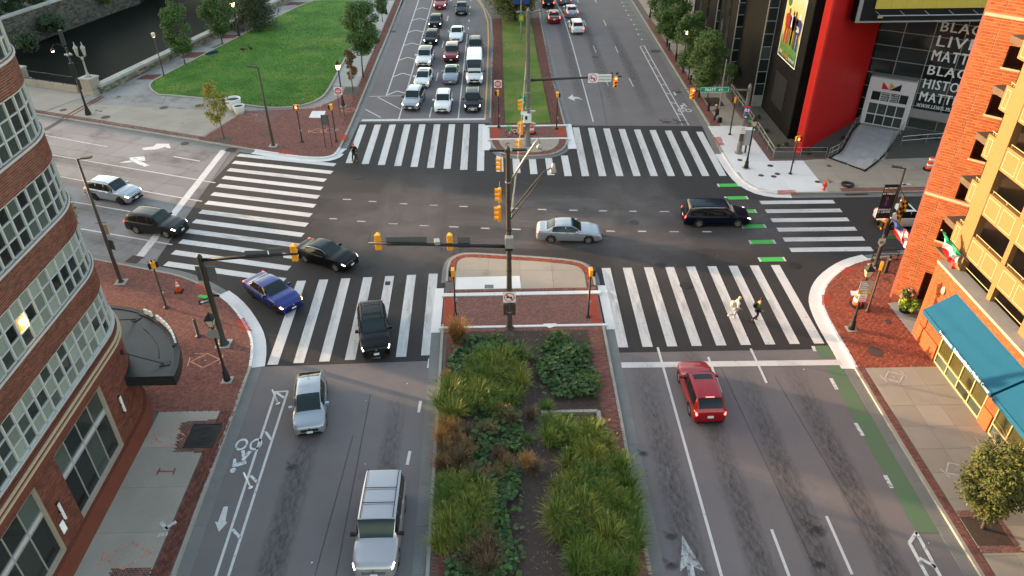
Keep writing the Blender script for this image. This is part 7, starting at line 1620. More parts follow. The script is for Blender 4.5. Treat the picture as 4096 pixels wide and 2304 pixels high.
def car(label, c, rz, kind, dims, pnt, opts=(), lights='head', tail='off', cat='car', name='parked_car', rim='rim_alloy', group=None):
    L, W, H, wb = dims; out, tym, rm, bk, ws, wr_, _ = car_meshes(kind, L, W, H, wb, tuple(opts))
    t = thing(name, label, cat, (c[0], c[1], .012), rz, group)
    for nm, me, m in out:
        m = {'PAINT': pnt, 'HEAD': {'head': 'head_on', 'off': 'head_off', 'turn': 'turn_on'}[lights], 'TAIL': 'tail_on' if tail == 'on' else 'tail_off'}.get(m, m)
        q = me.copy() if me.materials and me.materials[0] != MT[m] else me
        if q is not me: q.materials.clear()
        obj(nm, q, m, t)
    for x, sg in ws:
        w = obj('wheel', tym, 'tyre', t, loc=(x, sg*(W/2-.13), wr_), rz=0 if sg > 0 else math.pi)
        r_ = rm if not rm.materials or rm.materials[0] == MT[rim] else rm.copy()
        if r_ is not rm: r_.materials.clear()
        obj('rim', r_, rim, w); obj('brake_disc', bk, 'trim_black', w)
    return t
SUV = (4.6, 1.86, 1.69, 2.69); SUVS = (4.4, 1.8, 1.62, 2.6); SED = (4.88, 1.84, 1.45, 2.82); SEDS = (4.65, 1.8, 1.44, 2.7); CX5 = (4.57, 1.84, 1.66, 2.7); SM = (4.35, 1.79, 1.6, 2.6)
SOUTH = -math.pi/2; NORTH = math.pi/2
def front_at(p, rz, L): return (p[0]-math.cos(rz)*L/2, p[1]-math.sin(rz)*L/2)
def rear_at(p, rz, L): return (p[0]+math.cos(rz)*L/2, p[1]+math.sin(rz)*L/2)
GQ = 'cars queuing at the far stop line'
for label, p, rz, kind, dims, pnt, opts, lights, kw in (
    ('silver SUV first in the left queue lane at the far stop line', (-9.18,76.55), SOUTH-.1, 'suv', SUV, 'paint_silver', ('rails', 'bmir'), 'head', {}),
    ('white crossover first in the middle lane of the far queue', (-5.76,75.73), SOUTH-.02, 'suv', SM, 'paint_white', ('chrome', 'rails'), 'off', {}),
    ('black SUV with white lower grille first in the right queue lane', (-2.6,75.91), SOUTH, 'suv', SUVS, 'paint_black', ('rails', 'chromerails', 'cgrille'), 'head', {}),
    ('white hatchback with sunroof second in the left queue lane', (-8.53,83.56), SOUTH-.06, 'hatch', (4.5, 1.8, 1.48, 2.67), 'paint_white', ('sunroof',), 'turn', {}),
    ('grey sedan second in the middle lane of the far queue', (-5.33,84.75), SOUTH-.02, 'sedan', SEDS, 'paint_grey', ('sunroof', 'cgrille'), 'off', {}),
    ('white crossover with black roof third in the left queue lane', (-8.89,91.06), SOUTH-.05, 'suv', (4.7, 1.9, 1.65, 2.79), 'paint_white', ('blackroof',), 'head', {}),
    ('red crossover third in the middle lane of the far queue', (-5.6,92.7), SOUTH-.02, 'suv', CX5, 'paint_dkred', ('sunroof',), 'head', {}),
    ('charcoal SUV half hidden behind the white van', (-.0, 95.6), SOUTH, 'suv', SUV, 'paint_charcoal', ('rails',), 'off', {}),
    ('black hatchback fourth in the left queue lane', (-8.6,99.99), SOUTH-.04, 'hatch', SEDS, 'paint_black', (), 'head', {}),
    ('white sedan fourth in the middle lane of the far queue', (-5.31,101.2), SOUTH-.02, 'sedan', SED, 'paint_white', ('chrome',), 'off', {}),
    ('black compact car fifth in the left queue lane', (-8.52,107.99), SOUTH-.03, 'hatch', (4.46, 1.8, 1.44, 2.7), 'paint_black', (), 'head', {}),
    ('black sedan farthest back in the middle lane of the queue', (-5.05,114.71), SOUTH, 'sedan', SEDS, 'paint_black', ('cgrille',), 'off', {}),
    ('red sedan farthest back in the left queue lane', (-8.44,118.38), SOUTH-.02, 'sedan', SED, 'paint_red', ('sunroof',), 'head', {})):
    if 'half hidden' in label: p = ((-2.66,95.11)[0], (-2.66,95.11)[1])
    car(label, front_at(p, rz, dims[0]), rz, kind, dims, pnt, opts, lights, group=GQ, name='queuing_car', **kw)
van = car('white cargo van with black grille in the right queue lane', front_at((-2.55,84.41), SOUTH, 6.7), SOUTH, 'van', (6.7, 2.0, 2.6, 4.2), 'paint_white', (), 'head', cat='van', name='cargo_van', group=GQ)
GN = 'cars driving away on the far right street'
for label, p, rz, kind, dims, pnt, opts in (
    ('white crossover nearest of the cars driving away, brake lights on', (11.15,104.2), NORTH+.04, 'suv', SUVS, 'paint_white', ('brake', 'rails')),
    ('dark red sedan braking beside the far median', (8.29,109.56), NORTH-.02, 'sedan', SED, 'paint_dkred', ('brake', 'blackroof')),
    ('silver hatchback braking ahead of the white crossover', (11.17,112.53), NORTH+.06, 'sedan', SEDS, 'paint_silver', ('brake',)),
    ('black SUV braking at the top beside the far median', (8.01,118.18), NORTH, 'suv', SUV, 'paint_black', ('brake',)),
    ('grey SUV at the top edge among the braking cars', (10.77,119.87), NORTH+.08, 'suv', SUV, 'paint_grey', ('brake',))):
    car(label, rear_at(p, rz, dims[0]), rz, kind, dims, pnt, opts, 'off', 'on', group=GN, name='departing_car')
def by_wheels(r, f, W, wb, L):
    """car standing so that its near-side (right) wheels touch the ground at r and f"""
    r = Vector(r); f = Vector(f); d = (f-r).normalized(); n = Vector((-d.y, d.x)); c = (r+f)/2+n*(W/2-.06)-d*L*.012
    return (c.x, c.y), math.atan2(d.y, d.x)
GM = 'cars moving through the crossing'
for label, r, f, kind, dims, pnt, opts, lights, tail, rim in (
    ('silver SUV with amber indicator approaching on the left street', (-33.84,57.48), (-31.29,56.54), 'suv', SUV, 'paint_silver', ('rails', 'turn', 'turnr'), 'head', 'on', 'rim_dark'),
    ('dark grey SUV crossing the left stop line with indicator lit', (-28.18,51.67), (-25.55,50.87), 'suv', SUV, 'paint_charcoal', ('rails', 'turn', 'turnr'), 'head', 'on', 'rim_alloy'),
    ('glossy black sedan turning in front of the left crosswalk', (-14.21,47.01), (-11.75,45.68), 'sedan', (4.63, 1.86, 1.48, 2.78), 'paint_black', ('chrome', 'sunroof'), 'head', 'on', 'rim_alloy'),
    ('bright blue sedan turning right with amber indicator lit', (-16.95,42.67), (-14.84,40.76), 'sedan', (4.68, 1.83, 1.42, 2.72), 'paint_blue', ('turn', 'turnr'), 'turn', 'on', 'rim_dark'),
    ('silver sedan crossing in the middle of the intersection', (3.86,49.13), (6.67,48.96), 'sedan', SED, 'paint_silver', ('chrome', 'antenna'), 'off', 'off', 'rim_alloy'),
    ('dark navy minivan crossing by the green bike blocks', (15.5,51.14), (18.54,51.03), 'minivan', (5.15, 2.0, 1.74, 3.0), 'paint_navy', ('chrome',), 'head', 'on', 'rim_alloy')):
    c, rz = by_wheels(r, f, dims[1], dims[3], dims[0]); car(label, c, rz, kind, dims, pnt, opts, lights, tail, name='moving_car', rim=rim, group=GM)
for label, p, q, kind, dims, pnt, opts, lights, tail, cat in (
    ('black SUV with roof rack driving over the near left crosswalk', (-7.55,35.69), (.2, -1), 'suv', (4.6, 1.84, 1.72, 2.66), 'paint_black', ('rails', 'cross'), 'head', 'on', 'car'),
    ('silver hatchback with dark rear glass leaving the near left crosswalk', (-10.3,29.26), (.17, -1), 'hatch', (4.46, 1.75, 1.49, 2.7), 'paint_silver', ('antenna',), 'off', 'off', 'car'),
    ('large pewter SUV with black roof rails at the bottom of the picture', (-5.74,20.34), (-.0, -1), 'bigsuv', (5.1, 2.0, 1.9, 2.95), 'paint_pewter', ('rails', 'cross', 'bmir', 'cgrille'), 'head', 'off', 'car')):
    rz = math.atan2(q[1], q[0]); car(label, front_at(p, rz, dims[0]), rz, kind, dims, pnt, opts, lights, tail, cat, name='moving_car', group=GM)
rz = math.atan2(1, -.01); car('red crossover with sunroof pulling up to the near right stop line', rear_at((11.14,29.46), rz, 4.57), rz, 'suv', CX5, 'paint_red', ('sunroof', 'brake', 'antenna'), 'off', 'on', name='moving_car', group=GM)
car('white car on the right street half hidden by the brick tower', (31.7, 51.2), .02, 'hatch', (4.5, 1.82, 1.5, 2.7), 'paint_white', ('sunroof',), 'off', 'on', name='moving_car', group=GM)

# ================================================================ trees and plants
def leafmat(name, c1, c2, rnd=.45, rough=.6):
    m = mat(name, c1, rough, var=.15, scale=.8, fine=0, rnd=rnd, col2=c2, spec=.25)
    b = m.node_tree.nodes['Principled BSDF']; b.inputs['Transmission Weight'].default_value = 0.0
    b.inputs['Subsurface Weight'].default_value = 0.0; return m
leafmat('leaf_green', (.035, .075, .014), (.06, .11, .02)); leafmat('leaf_mid', (.045, .09, .02), (.08, .12, .025)); leafmat('leaf_dark', (.018, .036, .012), (.03, .05, .016)); leafmat('leaf_yellow', (.34, .22, .02), (.1, .14, .02), .4); leafmat('leaf_rust', (.12, .05, .02), (.08, .06, .02))
leafmat('leaf_olive', (.035, .055, .011), (.085, .08, .014), .5); leafmat('leaf_gold', (.2, .15, .02), (.08, .1, .02))
leafmat('grass_green', (.06, .115, .014), (.14, .175, .026), .5); leafmat('grass_deep', (.055, .11, .02), (.1, .15, .025), .4); leafmat('grass_gold', (.2, .19, .035), (.12, .15, .02), .45); leafmat('grass_dry', (.2, .11, .04), (.13, .08, .035), .4); leafmat('grass_brown', (.1, .065, .035), (.13, .085, .045), .35); leafmat('grass_orange', (.42, .19, .045), (.3, .15, .04), .3); leafmat('vine_leaf', (.025, .06, .018), (.05, .09, .02), .45); leafmat('lime_leaf', (.25, .33, .03), (.17, .26, .03), .3); leafmat('petal', (.6, .16, .14), (.5, .25, .2), .3)
mat('bark', (.085, .07, .055), .9, var=.25, scale=6, fine=.2, bump=.6, bscale=25); mat('twig', (.3, .22, .14), .9, fine=.1)
def leaf_quads(mb, c, nrm, size, rng):
    n = Vector(nrm).normalized(); a = n.orthogonal().normalized(); a.rotate(Matrix.Rotation(rng.random()*6.283, 3, n)); b = n.cross(a); s = size*rng.uniform(.7, 1.3); w = s*.62
    c = Vector(c); k = n*s*.12
    mb.add([c-a*s*.55, c-b*w*.45-k, c+a*s*.55, c+b*w*.45-k], [(0, 1, 2), (0, 2, 3)])
def crown(rng, cx, cy, z0, z1, r, n, size, shape='oval', clumps=26, fill=.9):
    """leaf clumps spread through the crown's volume, uneven outline with gaps"""
    mb = MB(); cl = []; clumps = int(clumps*1.8)
    h = z1-z0
    for k in range(clumps):
        t = rng.random()**.95
        rr = {'oval': math.sin(math.pi*min(.97, .1+.84*t))**.75, 'cone': (1-t)**.7*.95+.08, 'round': math.sqrt(max(.02, 1-(2*t-1)**2)), 'weep': (1-t)**.55+.05}[shape]
        a = rng.random()*6.283; q = r*rr*math.sqrt(rng.uniform(.12, 1))*fill
        cl.append((Vector((cx+q*math.cos(a), cy+q*math.sin(a), z0+h*t)), r*rng.uniform(.26, .5)))
    per = int(n*2.3)//clumps
    for c, cr in cl:
        for i in range(int(per*rng.uniform(.6, 1.4))):
            d = Vector((rng.gauss(0, 1), rng.gauss(0, 1), rng.gauss(0, .8))); d.normalize(); d *= cr*rng.random()**.45
            if shape == 'weep': d.z -= abs(rng.gauss(0, .35))*cr*2
            p = c+d; nrm = Vector((d.x+rng.gauss(0, .5)*cr, d.y+rng.gauss(0, .5)*cr, abs(d.z)+cr*.5)); leaf_quads(mb, p, nrm, size, rng)
    return mb, cl
def tree(name, label, base, z1, z0, r, m, n=2600, size=.22, shape='oval', tr=.07, seed=1, off=(0, 0), clumps=26, group=None, twigs=0, zb=.15):
    rng = random.Random(seed); t = thing(name, label, 'tree', (base[0], base[1], zb), 0, group)
    mb, cl = crown(rng, off[0], off[1], z0, z1, r, n, size, shape, clumps); mb.build('crown', m, t)
    tk = MB(); zt = z0+(z1-z0)*.75
    tk.tube([(0, 0, 0), (off[0]*.1+rng.gauss(0, .03), off[1]*.1, z0*.5), (off[0]*.5, off[1]*.5, z0+(z1-z0)*.2), (off[0], off[1], zt)], [tr*1.3, tr, tr*.8, tr*.2], 8); tk.build('trunk', 'bark', t, smooth=True)
    lb = MB()
    for c, cr in cl[:14]:
        zs = z0*.8+(c.z-z0*.8)*.45; lb.tube([(off[0]*.4, off[1]*.4, max(zs, z0*.6)), ((off[0]*.4+c.x)/2, (off[1]*.4+c.y)/2, (zs+c.z)/2+.1), tuple(c)], [tr*.4, tr*.25, tr*.1], 5)
    lb.build('limbs', 'bark', t, smooth=True)
    if twigs:
        for k in range(twigs):
            a = rng.random()*6.283; zz = rng.uniform(z0+(z1-z0)*.35, z1); p = Vector((off[0]+r*.55*math.cos(a), off[1]+r*.55*math.sin(a), zz)); tw = MB()
            for q in range(3):
                d = Vector((math.cos(a+rng.gauss(0, .5)), math.sin(a+rng.gauss(0, .5)), rng.uniform(-.1, .8)))*r*rng.uniform(.4, .75); e = p+d; tw.tube([p, p+d*.5+Vector((0, 0, .05)), e], [.012, .009, .004], 4)
            tw.build('bare_twig', 'twig', t)
    return t
GC = 'trees along the canal walk'; GR = 'trees along the museum pavement'
tree('street_tree', 'slim green tree standing nearest on the canal walk', (-38.2,93.14), 7.3, 1.7, 1.75, 'leaf_green', 4200, .2, 'oval', .07, 1, group=GC)
tree('street_tree', 'second green tree on the canal walk beside the lit lantern', (-36.15,101.63), 6.6, 1.7, 2.2, 'leaf_green', 4200, .22, 'round', .08, 2, group=GC)
tree('weeping_tree', 'broad dark drooping tree at the top of the canal walk', (-33.7,109.11), 5.6, .9, 3.2, 'leaf_dark', 5600, .24, 'weep', .3, 3, group=GC, clumps=40)
tree('street_tree', 'full green tree beside the far left street kerb', (-15.68,87.73), 8.3, 3.0, 2.0, 'leaf_green', 5200, .22, 'round', .08, 4, (.45, 0), clumps=34)
tree('sapling', 'small rusty brown sapling behind the no-entry sign', (-16.1,82.8), 4.7, 1.6, .78, 'leaf_rust', 1500, .16, 'oval', .035, 5, clumps=14)
tree('sapling', 'thin yellow-leaved sapling on the far left corner', (-26.72,69.95), 5.4, 1.9, 1.2, 'leaf_yellow', 1100, .18, 'oval', .045, 6, (-.15, 0), clumps=18)
tree('sapling', 'small green tree at the top of the park path', (-16.24,111.72), 4.2, 1.3, .95, 'leaf_mid', 1500, .2, 'oval', .05, 7)
tree('street_tree', 'nearest leafy tree on the museum pavement by the leaning person', (22.61,77.89), 7.3, 1.7, 1.95, 'leaf_mid', 5200, .21, 'round', .07, 8, (-.5, .2), group=GR, clumps=34)
tree('street_tree', 'second tree on the museum pavement with a lamp glowing inside', (22.07,85.18), 7.4, 1.9, 1.8, 'leaf_green', 4800, .21, 'oval', .07, 9, (-.3, 0), group=GR, clumps=32)
tree('street_tree', 'third tree on the museum pavement behind the row of bollards', (22.6, 94.5), 7.0, 1.9, 2.1, 'leaf_green', 4600, .22, 'oval', .07, 10, (-.8, 0), group=GR, clumps=30)
tree('street_tree', 'farthest tree on the museum pavement at the top edge', (23, 104.5), 7.0, 2.0, 2.0, 'leaf_green', 4000, .23, 'oval', .07, 11, (-.4, 0), group=GR)
tree('street_tree', 'rounded dark green tree with bare twigs in the near right brick pit', (22.22, 22.34), 4.7, 1.25, 1.42, 'leaf_olive', 5200, .15, 'round', .075, 12, (-.02, .3), clumps=46, twigs=16)
tree('street_tree', 'yellowing tree at the top of the far median', (2.8, 111.8), 5.4, 1.3, 3.9, 'leaf_olive', 6000, .24, 'round', .16, 13, clumps=44)
tree('street_tree', 'golden tree peeking out behind the curved brick building', (-31.3, 46.3), 6.1, 2.0, 1.9, 'leaf_gold', 3600, .22, 'round', .08, 14, (.2, .4), clumps=26)
GB = 'trees and shrubs on the far canal bank'
for i, (x, y, h, r, lab) in enumerate(((-74, 116, 7, 3.4, 'dark tree leftmost on the far canal bank'), (-72.5, 121.5, 6.5, 3.0, 'dark tree second from the left on the far canal bank'), (-69.8, 128, 6, 3.0, 'dark tree behind the far canal wall near the bridge'), (-79, 124, 8, 4, 'tall dark tree at the very top left corner'))):
    tree('bank_tree', lab, (x, y), h, 1.2, r, 'leaf_dark', 3600, .32, 'round', .15, 30+i, group=GB, zb=.3, clumps=30)
def bush(name, label, c, r, h, m, n, size, seed, cat='shrub', group=None, zb=.15, part='foliage'):
    rng = random.Random(seed); t = thing(name, label, cat, (c[0], c[1], zb), 0, group); mb, cl = crown(rng, 0, 0, h*.25, h*.85, r, n, size, 'round', 14, .8); mb.build(part, m, t)
    st = MB(); [st.tube([(0, 0, 0), tuple(q[0])], [.02, .006], 4) for q in cl[:6]]; st.build('stems', 'bark', t); return t
bush('bank_shrub', 'leafy shrub growing low on the left of the canal wall', (-66.2, 109.6), 2.1, 2.6, 'leaf_dark', 1300, .3, 41, group=GB, zb=-2.6); bush('bank_shrub', 'leafy shrub growing mid way along the canal wall', (-66.4, 117.6), 2.3, 2.6, 'leaf_dark', 1300, .3, 42, group=GB, zb=-2.4); bush('bank_shrub', 'small shrub on the canal wall near the bridge', (-63.8, 130.5), 1.6, 2.0, 'leaf_olive', 800, .28, 43, group=GB, zb=-1.2)
for i, (x, y) in enumerate(((-72.4, 114), (-71.6, 118), (-70.4, 122.5), (-69.4, 126))): bush('hedge_shrub', 'dark hedge shrub in the row along the top of the canal wall', (x, y), 1.7, 1.8, 'leaf_dark', 700, .25, 50+i, group='hedge above the canal wall', zb=.3)
# museum bed: small dark plants
for i, (x, y) in enumerate(((26.3, 65.6), (27.2, 66.1), (28.6, 64.0), (30.5, 64.8), (26.4, 69.5), (26.6, 73), (33.2, 67.4), (40.5, 67.3), (42, 67))): bush('bed_plant', 'small dark plant in the museum planting bed', (x, y), .28, .4, 'leaf_dark', 90, .12, 60+i, 'plant', 'small plants in the museum bed')
bush('climbing_shrub', 'green shrub against the dark museum tower', (25.9, 82.2), .9, 3.2, 'leaf_mid', 1200, .16, 75)
# ---- grasses in the near median
def grass_mesh(seed, n, h, spread, wd, droop=.5, plume=0):
    rng = random.Random(seed); mb = MB()
    for k in range(n):
        a = rng.random()*6.283; q = spread*.35*math.sqrt(rng.random()); b = Vector((q*math.cos(a), q*math.sin(a), 0)); a += rng.gauss(0, .5); L = h*rng.uniform(.6, 1.15); d = Vector((math.cos(a), math.sin(a), 0)); lean = rng.uniform(.15, 1.0)*spread
        s = Vector((-d.y, d.x, 0))*wd*rng.uniform(.7, 1.3); pr = []
        for t in (0, .35, .7, 1.0):
            p = b+d*lean*t**1.6+Vector((0, 0, L*(t-droop*t*t*t*lean/spread))); w = s*(1-.85*t); pr.append((p-w, p+w))
        mb.add([x for q_ in pr for x in q_], [(0, 1, 3, 2), (2, 3, 5, 4), (4, 5, 7, 6)])
        if plume and rng.random() < plume:
            p = (pr[-1][0]+pr[-1][1])/2; e = p+d*.12+Vector((0, 0, .12)); mb.add([p-s*1.2, p+s*1.2, e], [(0, 1, 2)])
    return mb.mesh('blades')
GM_ = {k: [grass_mesh(100+i*7+j, n, h, sp, w, dr, pl) for j in range(3)] for i, (k, (n, h, sp, w, dr, pl)) in enumerate(dict(tall=(170, 1.15, .75, .017, .55, .12), short=(150, .6, .5, .013, .6, 0), dry=(260, .95, .6, .011, .45, .3), puff=(420, 1.05, .62, .013, .35, .35)).items())}
CNT = [0]
def clump(kind, c, sc, m, label, group, cat='grass clump', name='grass_clump'):
    CNT[0] += 1; rng = random.Random(CNT[0]); me = GM_[kind][CNT[0] % 3]
    key = (kind, CNT[0] % 3, m)
    if key not in GM_: q = me.copy(); q.materials.append(MT[m]); GM_[key] = q
    t = thing(name, label, cat, (c[0], c[1], .14), rng.random()*6.28, group); o = obj('blades', GM_[key], None, t); t.scale = (sc*rng.uniform(.9, 1.15),)*2+(sc*rng.uniform(.85, 1.15),)
    return t
rng = random.Random(5)
def fill(poly, n, kind, sc, m, label, group, mind=.36):
    pts = []; x0, x1 = min(p[0] for p in poly), max(p[0] for p in poly); y0, y1 = min(p[1] for p in poly), max(p[1] for p in poly); k = 0
    while len(pts) < n and k < n*60:
        k += 1; p = (rng.uniform(x0, x1), rng.uniform(y0, y1))
        if inside(p, poly) and all(math.dist(p, q) > mind for q in pts): pts.append(p)
    for p in pts: clump(kind, p, sc*rng.uniform(.8, 1.2), rng.choice((m, m, 'grass_deep', 'grass_deep', 'grass_gold', 'grass_gold')), label, group)
Z_ = lambda *a: a
fill([(-1.6,35.42),(1.05,35.71),(1.33,33.93),(0.93,31.65),(-0.47,30.61),(-1.51,30.2),(-2.85,29.94),(-3.43,31.16),(-3.2,32.89),(-2.01,33.69)], 50, 'tall', 1.0, 'grass_green', 'bright green grass clump massed at the upper left of the median bed', 'grasses at the upper left of the median')
fill([(3.59,29.03),(4.96,29.42),(5.76,27.73),(6.22,25.53),(6.32,23.21),(5.91,20.16),(3.08,20.24),(2.71,21.92),(2.29,23.32),(2.7,25.27),(3.31,26.88)], 84, 'tall', 1.05, 'grass_green', 'green grass clump massed along the right side of the median bed', 'grasses along the right of the median')
fill([(2.31,29.64),(3.37,30.05),(3.8,29.03),(2.81,28.08),(2.13,28.38)], 9, 'tall', .95, 'grass_green', 'green grass clump just below the concrete edging corner', 'grasses below the edging corner')
fill([(-3.13,25.68),(-1.71,25.64),(-0.77,24.42),(-0.85,22.87),(-2.05,21.65),(-2.99,21.57)], 36, 'tall', .95, 'grass_deep', 'deep green grass clump at the lower left of the median bed', 'grasses at the lower left of the median')
for q, kind, sc, m, lab in (((2.38,30.83), 'short', 1.3, 'grass_deep', 'grey green tuft beside the end of the concrete edging'), ((1.51,30.26), 'dry', .9, 'grass_brown', 'dry grass tuft on the bare mulch strip'), ((1.61,35.32), 'short', .9, 'grass_deep', 'small tuft between the two vine patches'), ((3.59,37.22), 'tall', .75, 'grass_green', 'yellow green spiky tuft on top of the right vine patch'), ((3.09,36.76), 'tall', .6, 'grass_green', 'smaller spiky tuft left of the right vine patch top'), ((5.07,35.95), 'short', .9, 'grass_deep', 'striped tuft at the right edge of the vine patch'), ((5.02,32.81), 'short', 1.4, 'grass_deep', 'strappy green tuft at the lower right of the vine patch'), ((2.69,34.23), 'short', 1.3, 'grass_deep', 'dark strappy tuft at the left of the vine patch'), ((1.33,28.54), 'short', .9, 'grass_deep', 'small dark tuft on the mulch path'), ((-0.45,36.97), 'tall', .65, 'grass_green', 'yellow green tuft in the upper left vines'), ((-3.23,33.56), 'puff', .55, 'grass_orange', 'little orange tuft at the left brick edging')):
    clump(kind, q, sc, m, lab, 'single tufts in the median')
clump('puff', (-2.77,37.42), 1.3, 'grass_orange', 'round orange ornamental grass bush at the top left of the median bed', 'ornamental bushes in the median'); clump('puff', (-2.76,37.23), 1.1, 'grass_dry', 'rust tinged grass under the round orange bush', 'ornamental bushes in the median')
for k, (q, sc, m) in enumerate((((-3.12,29.23), 1.05, 'grass_orange'), ((-2.47,28.24), 1.1, 'grass_dry'), ((-3.09,27.72), 1.1, 'grass_dry'), ((-2.23,26.91), 1.1, 'grass_brown'), ((-2.89,26.67), 1.0, 'grass_brown'), ((-1.89,29.05), .9, 'grass_brown'), ((-2.71,29.08), 1.1, 'grass_dry'), ((-3.29,28.54), 1.0, 'grass_orange'), ((-2.74,27.44), 1.1, 'grass_brown'), ((-1.96,27.69), 1.0, 'grass_dry'), ((-3.18,26.68), 1.0, 'grass_dry'))): clump('dry', q, sc, m, 'dry rust brown grass at the left brick edging half way down', 'dry grasses at the left of the median')
for k, (q, sc, m) in enumerate((((-0.05,30.3), 1.0, 'grass_dry'), ((0.46,29.84), .9, 'grass_brown'), ((0.19,26.58), .9, 'grass_dry'), ((1.17,26.81), .8, 'grass_orange'), ((1.54,26.41), .9, 'grass_brown'), ((-0.28,27.24), .9, 'grass_brown'), ((-0.88,29.02), .9, 'grass_brown'), ((-0.48,25.97), .9, 'grass_dry'), ((-1.44,26), .9, 'grass_brown'))): clump('dry', q, sc, m, 'straw coloured dry grass among the vines mid median', 'dry grasses among the vines')
for k, (q, sc) in enumerate((((-1.28,21.93), 1.25), ((-0.76,21.51), 1.2), ((-1.44,21.13), 1.2), ((-0.75,20.62), 1.1), ((-1.02,22.44), 1.1))): clump('dry', q, sc, 'grass_brown', 'brown dry feathery bush at the bottom left of the median', 'brown bush at the bottom left of the median')
# ---- broad-leaved vines
def vine(label, poly, n, seed, m='vine_leaf', h=.5, size=.28, name='vine_patch'):
    n = int(n*1.45); rg = random.Random(seed); cx = sum(p[0] for p in poly)/len(poly); cy = sum(p[1] for p in poly)/len(poly); t = thing(name, label, 'vine', (cx, cy, .15)); mb = MB(); x0, x1 = min(p[0] for p in poly), max(p[0] for p in poly); y0, y1 = min(p[1] for p in poly), max(p[1] for p in poly); k = 0; stems = MB()
    while k < n:
        p = (rg.uniform(x0, x1), rg.uniform(y0, y1))
        if not inside(p, poly): 
            if rg.random() < .9: continue
        k += 1; z = h*(.35+.5*(.5+.5*math.sin(p[0]*2.3+1)*math.sin(p[1]*1.9)))*rg.uniform(.4, 1.2); c = Vector((p[0]-cx, p[1]-cy, z)); nn = Vector((rg.gauss(0, .35), rg.gauss(0, .35), 1)).normalized(); a = nn.orthogonal().normalized(); a.rotate(Matrix.Rotation(rg.random()*6.28, 3, nn)); b = nn.cross(a); s = size*rg.uniform(.55, 1.2)*.5
        rim = [c+(a*math.cos(u)+b*math.sin(u))*s*(1 if j % 2 else .8)+nn*s*.18 for j, u in enumerate([i*6.283/8 for i in range(8)])]; mb.add([c]+rim, [(0, 1+i, 1+(i+1) % 8) for i in range(8)])
        if k % 9 == 0: stems.tube([(c.x, c.y, 0), tuple(c)], .008, 3)
    mb.build('leaves', m, t); stems.build('stems', 'grass_deep', t)
vine('dark broad-leaved vine patch at the upper left of the median bed', [(-3.21,35.47),(-1.64,37.58),(-0.21,37.44),(1.06,36.07),(0.11,34.84),(-1.59,34.89),(-2.01,33.69),(-3,33.38)], 700, 1)
vine('broad-leaved vine patch at the upper right of the median bed', [(2.1,35.86),(3.24,37.33),(4.31,37.3),(4.74,35.59),(5.72,33.12),(5.22,31.67),(3.07,31.66),(2.1,33.56)], 900, 2, h=.6)
vine('straggling vine patch in the middle left of the median bed', [(-1.51,30.05),(0.91,31.03),(1.05,28.97),(0.8,27.6),(-0.58,28.05),(-1.35,26.37),(-1.77,28.22)], 420, 3)
vine('vine patch running down beside the bare mulch path', [(-0.77,26.36),(0.77,26.56),(0.82,25.08),(-0.03,24.17),(0.37,21.78),(0.41,20.31),(-0.59,20.34),(-0.41,22.85),(-0.95,24.55)], 620, 4)
vine('vine patch in the bottom left corner of the median bed', [(-2.62,21.06),(-1.61,21.13),(-0.5,20.61),(-0.51,19.86),(-2.57,19.91)], 260, 5)
mat('bark_chip', (.12, .085, .065), .9, rnd=.5, fine=.1)
# litter and chips on the mulch
rg = random.Random(9); mb = MB()
for k in range(2600):
    x, y = rg.uniform(-2.3, 5.2), rg.uniform(18, 38.1); s = rg.uniform(.02, .06); a = rg.random()*3.14; mb.box((x, y, .158+rg.random()*.012), (s*2.2, s*.7, .014), rz=a, rx=rg.gauss(0, .3))
mb.build('bark_chips', 'bark_chip', label='loose bark chips scattered over the median bed', kind='stuff')
# planter with flowers by the brick tower
fp = thing('flower_planter', 'planter of lime foliage and pink flowers at the brick tower foot', 'planter', (*(26.37,39.48), .15)); MB().lathe([(.35, 0), (.42, .4), (.4, .45)], n=14).build('pot', 'rubber', fp, smooth=True)
rg = random.Random(3); a, _ = crown(rg, 0, -.15, .4, .95, .62, 900, .12, 'round', 16); a.build('lime_foliage', 'lime_leaf', fp); a, _ = crown(rg, 0, .2, .75, 1.5, .5, 520, .12, 'round', 12); a.build('green_foliage', 'leaf_mid', fp); a, _ = crown(rg, 0, .1, .9, 1.55, .5, 130, .12, 'round', 10); a.build('flowers', 'petal', fp)
# lawn blades: short turf tufts so that the lawn is not a bare sheet
rg = random.Random(4); mb = MB(); L0 = inset(LAWN, .25); xs = [p[0] for p in L0]; ys = [p[1] for p in L0]; k = 0
while k < 26000:
    x = rg.uniform(min(xs), max(xs)); y = min(ys)+(max(ys)-min(ys))*rg.random()**1.6
    if not inside((x, y), L0): continue
    k += 1; a = rg.random()*6.28; w = .035; h = rg.uniform(.04, .1); dx, dy = math.cos(a), math.sin(a); mb.add([(x-dx*w, y-dy*w, .26), (x+dx*w, y+dy*w, .26), (x+dy*.03, y-dx*.03, .26+h)], [(0, 1, 2)])
leafmat('turf', (.04, .1, .02), (.08, .13, .03), .45); mb.build('lawn_turf', 'turf', label='short turf blades covering the park lawn', kind='stuff')

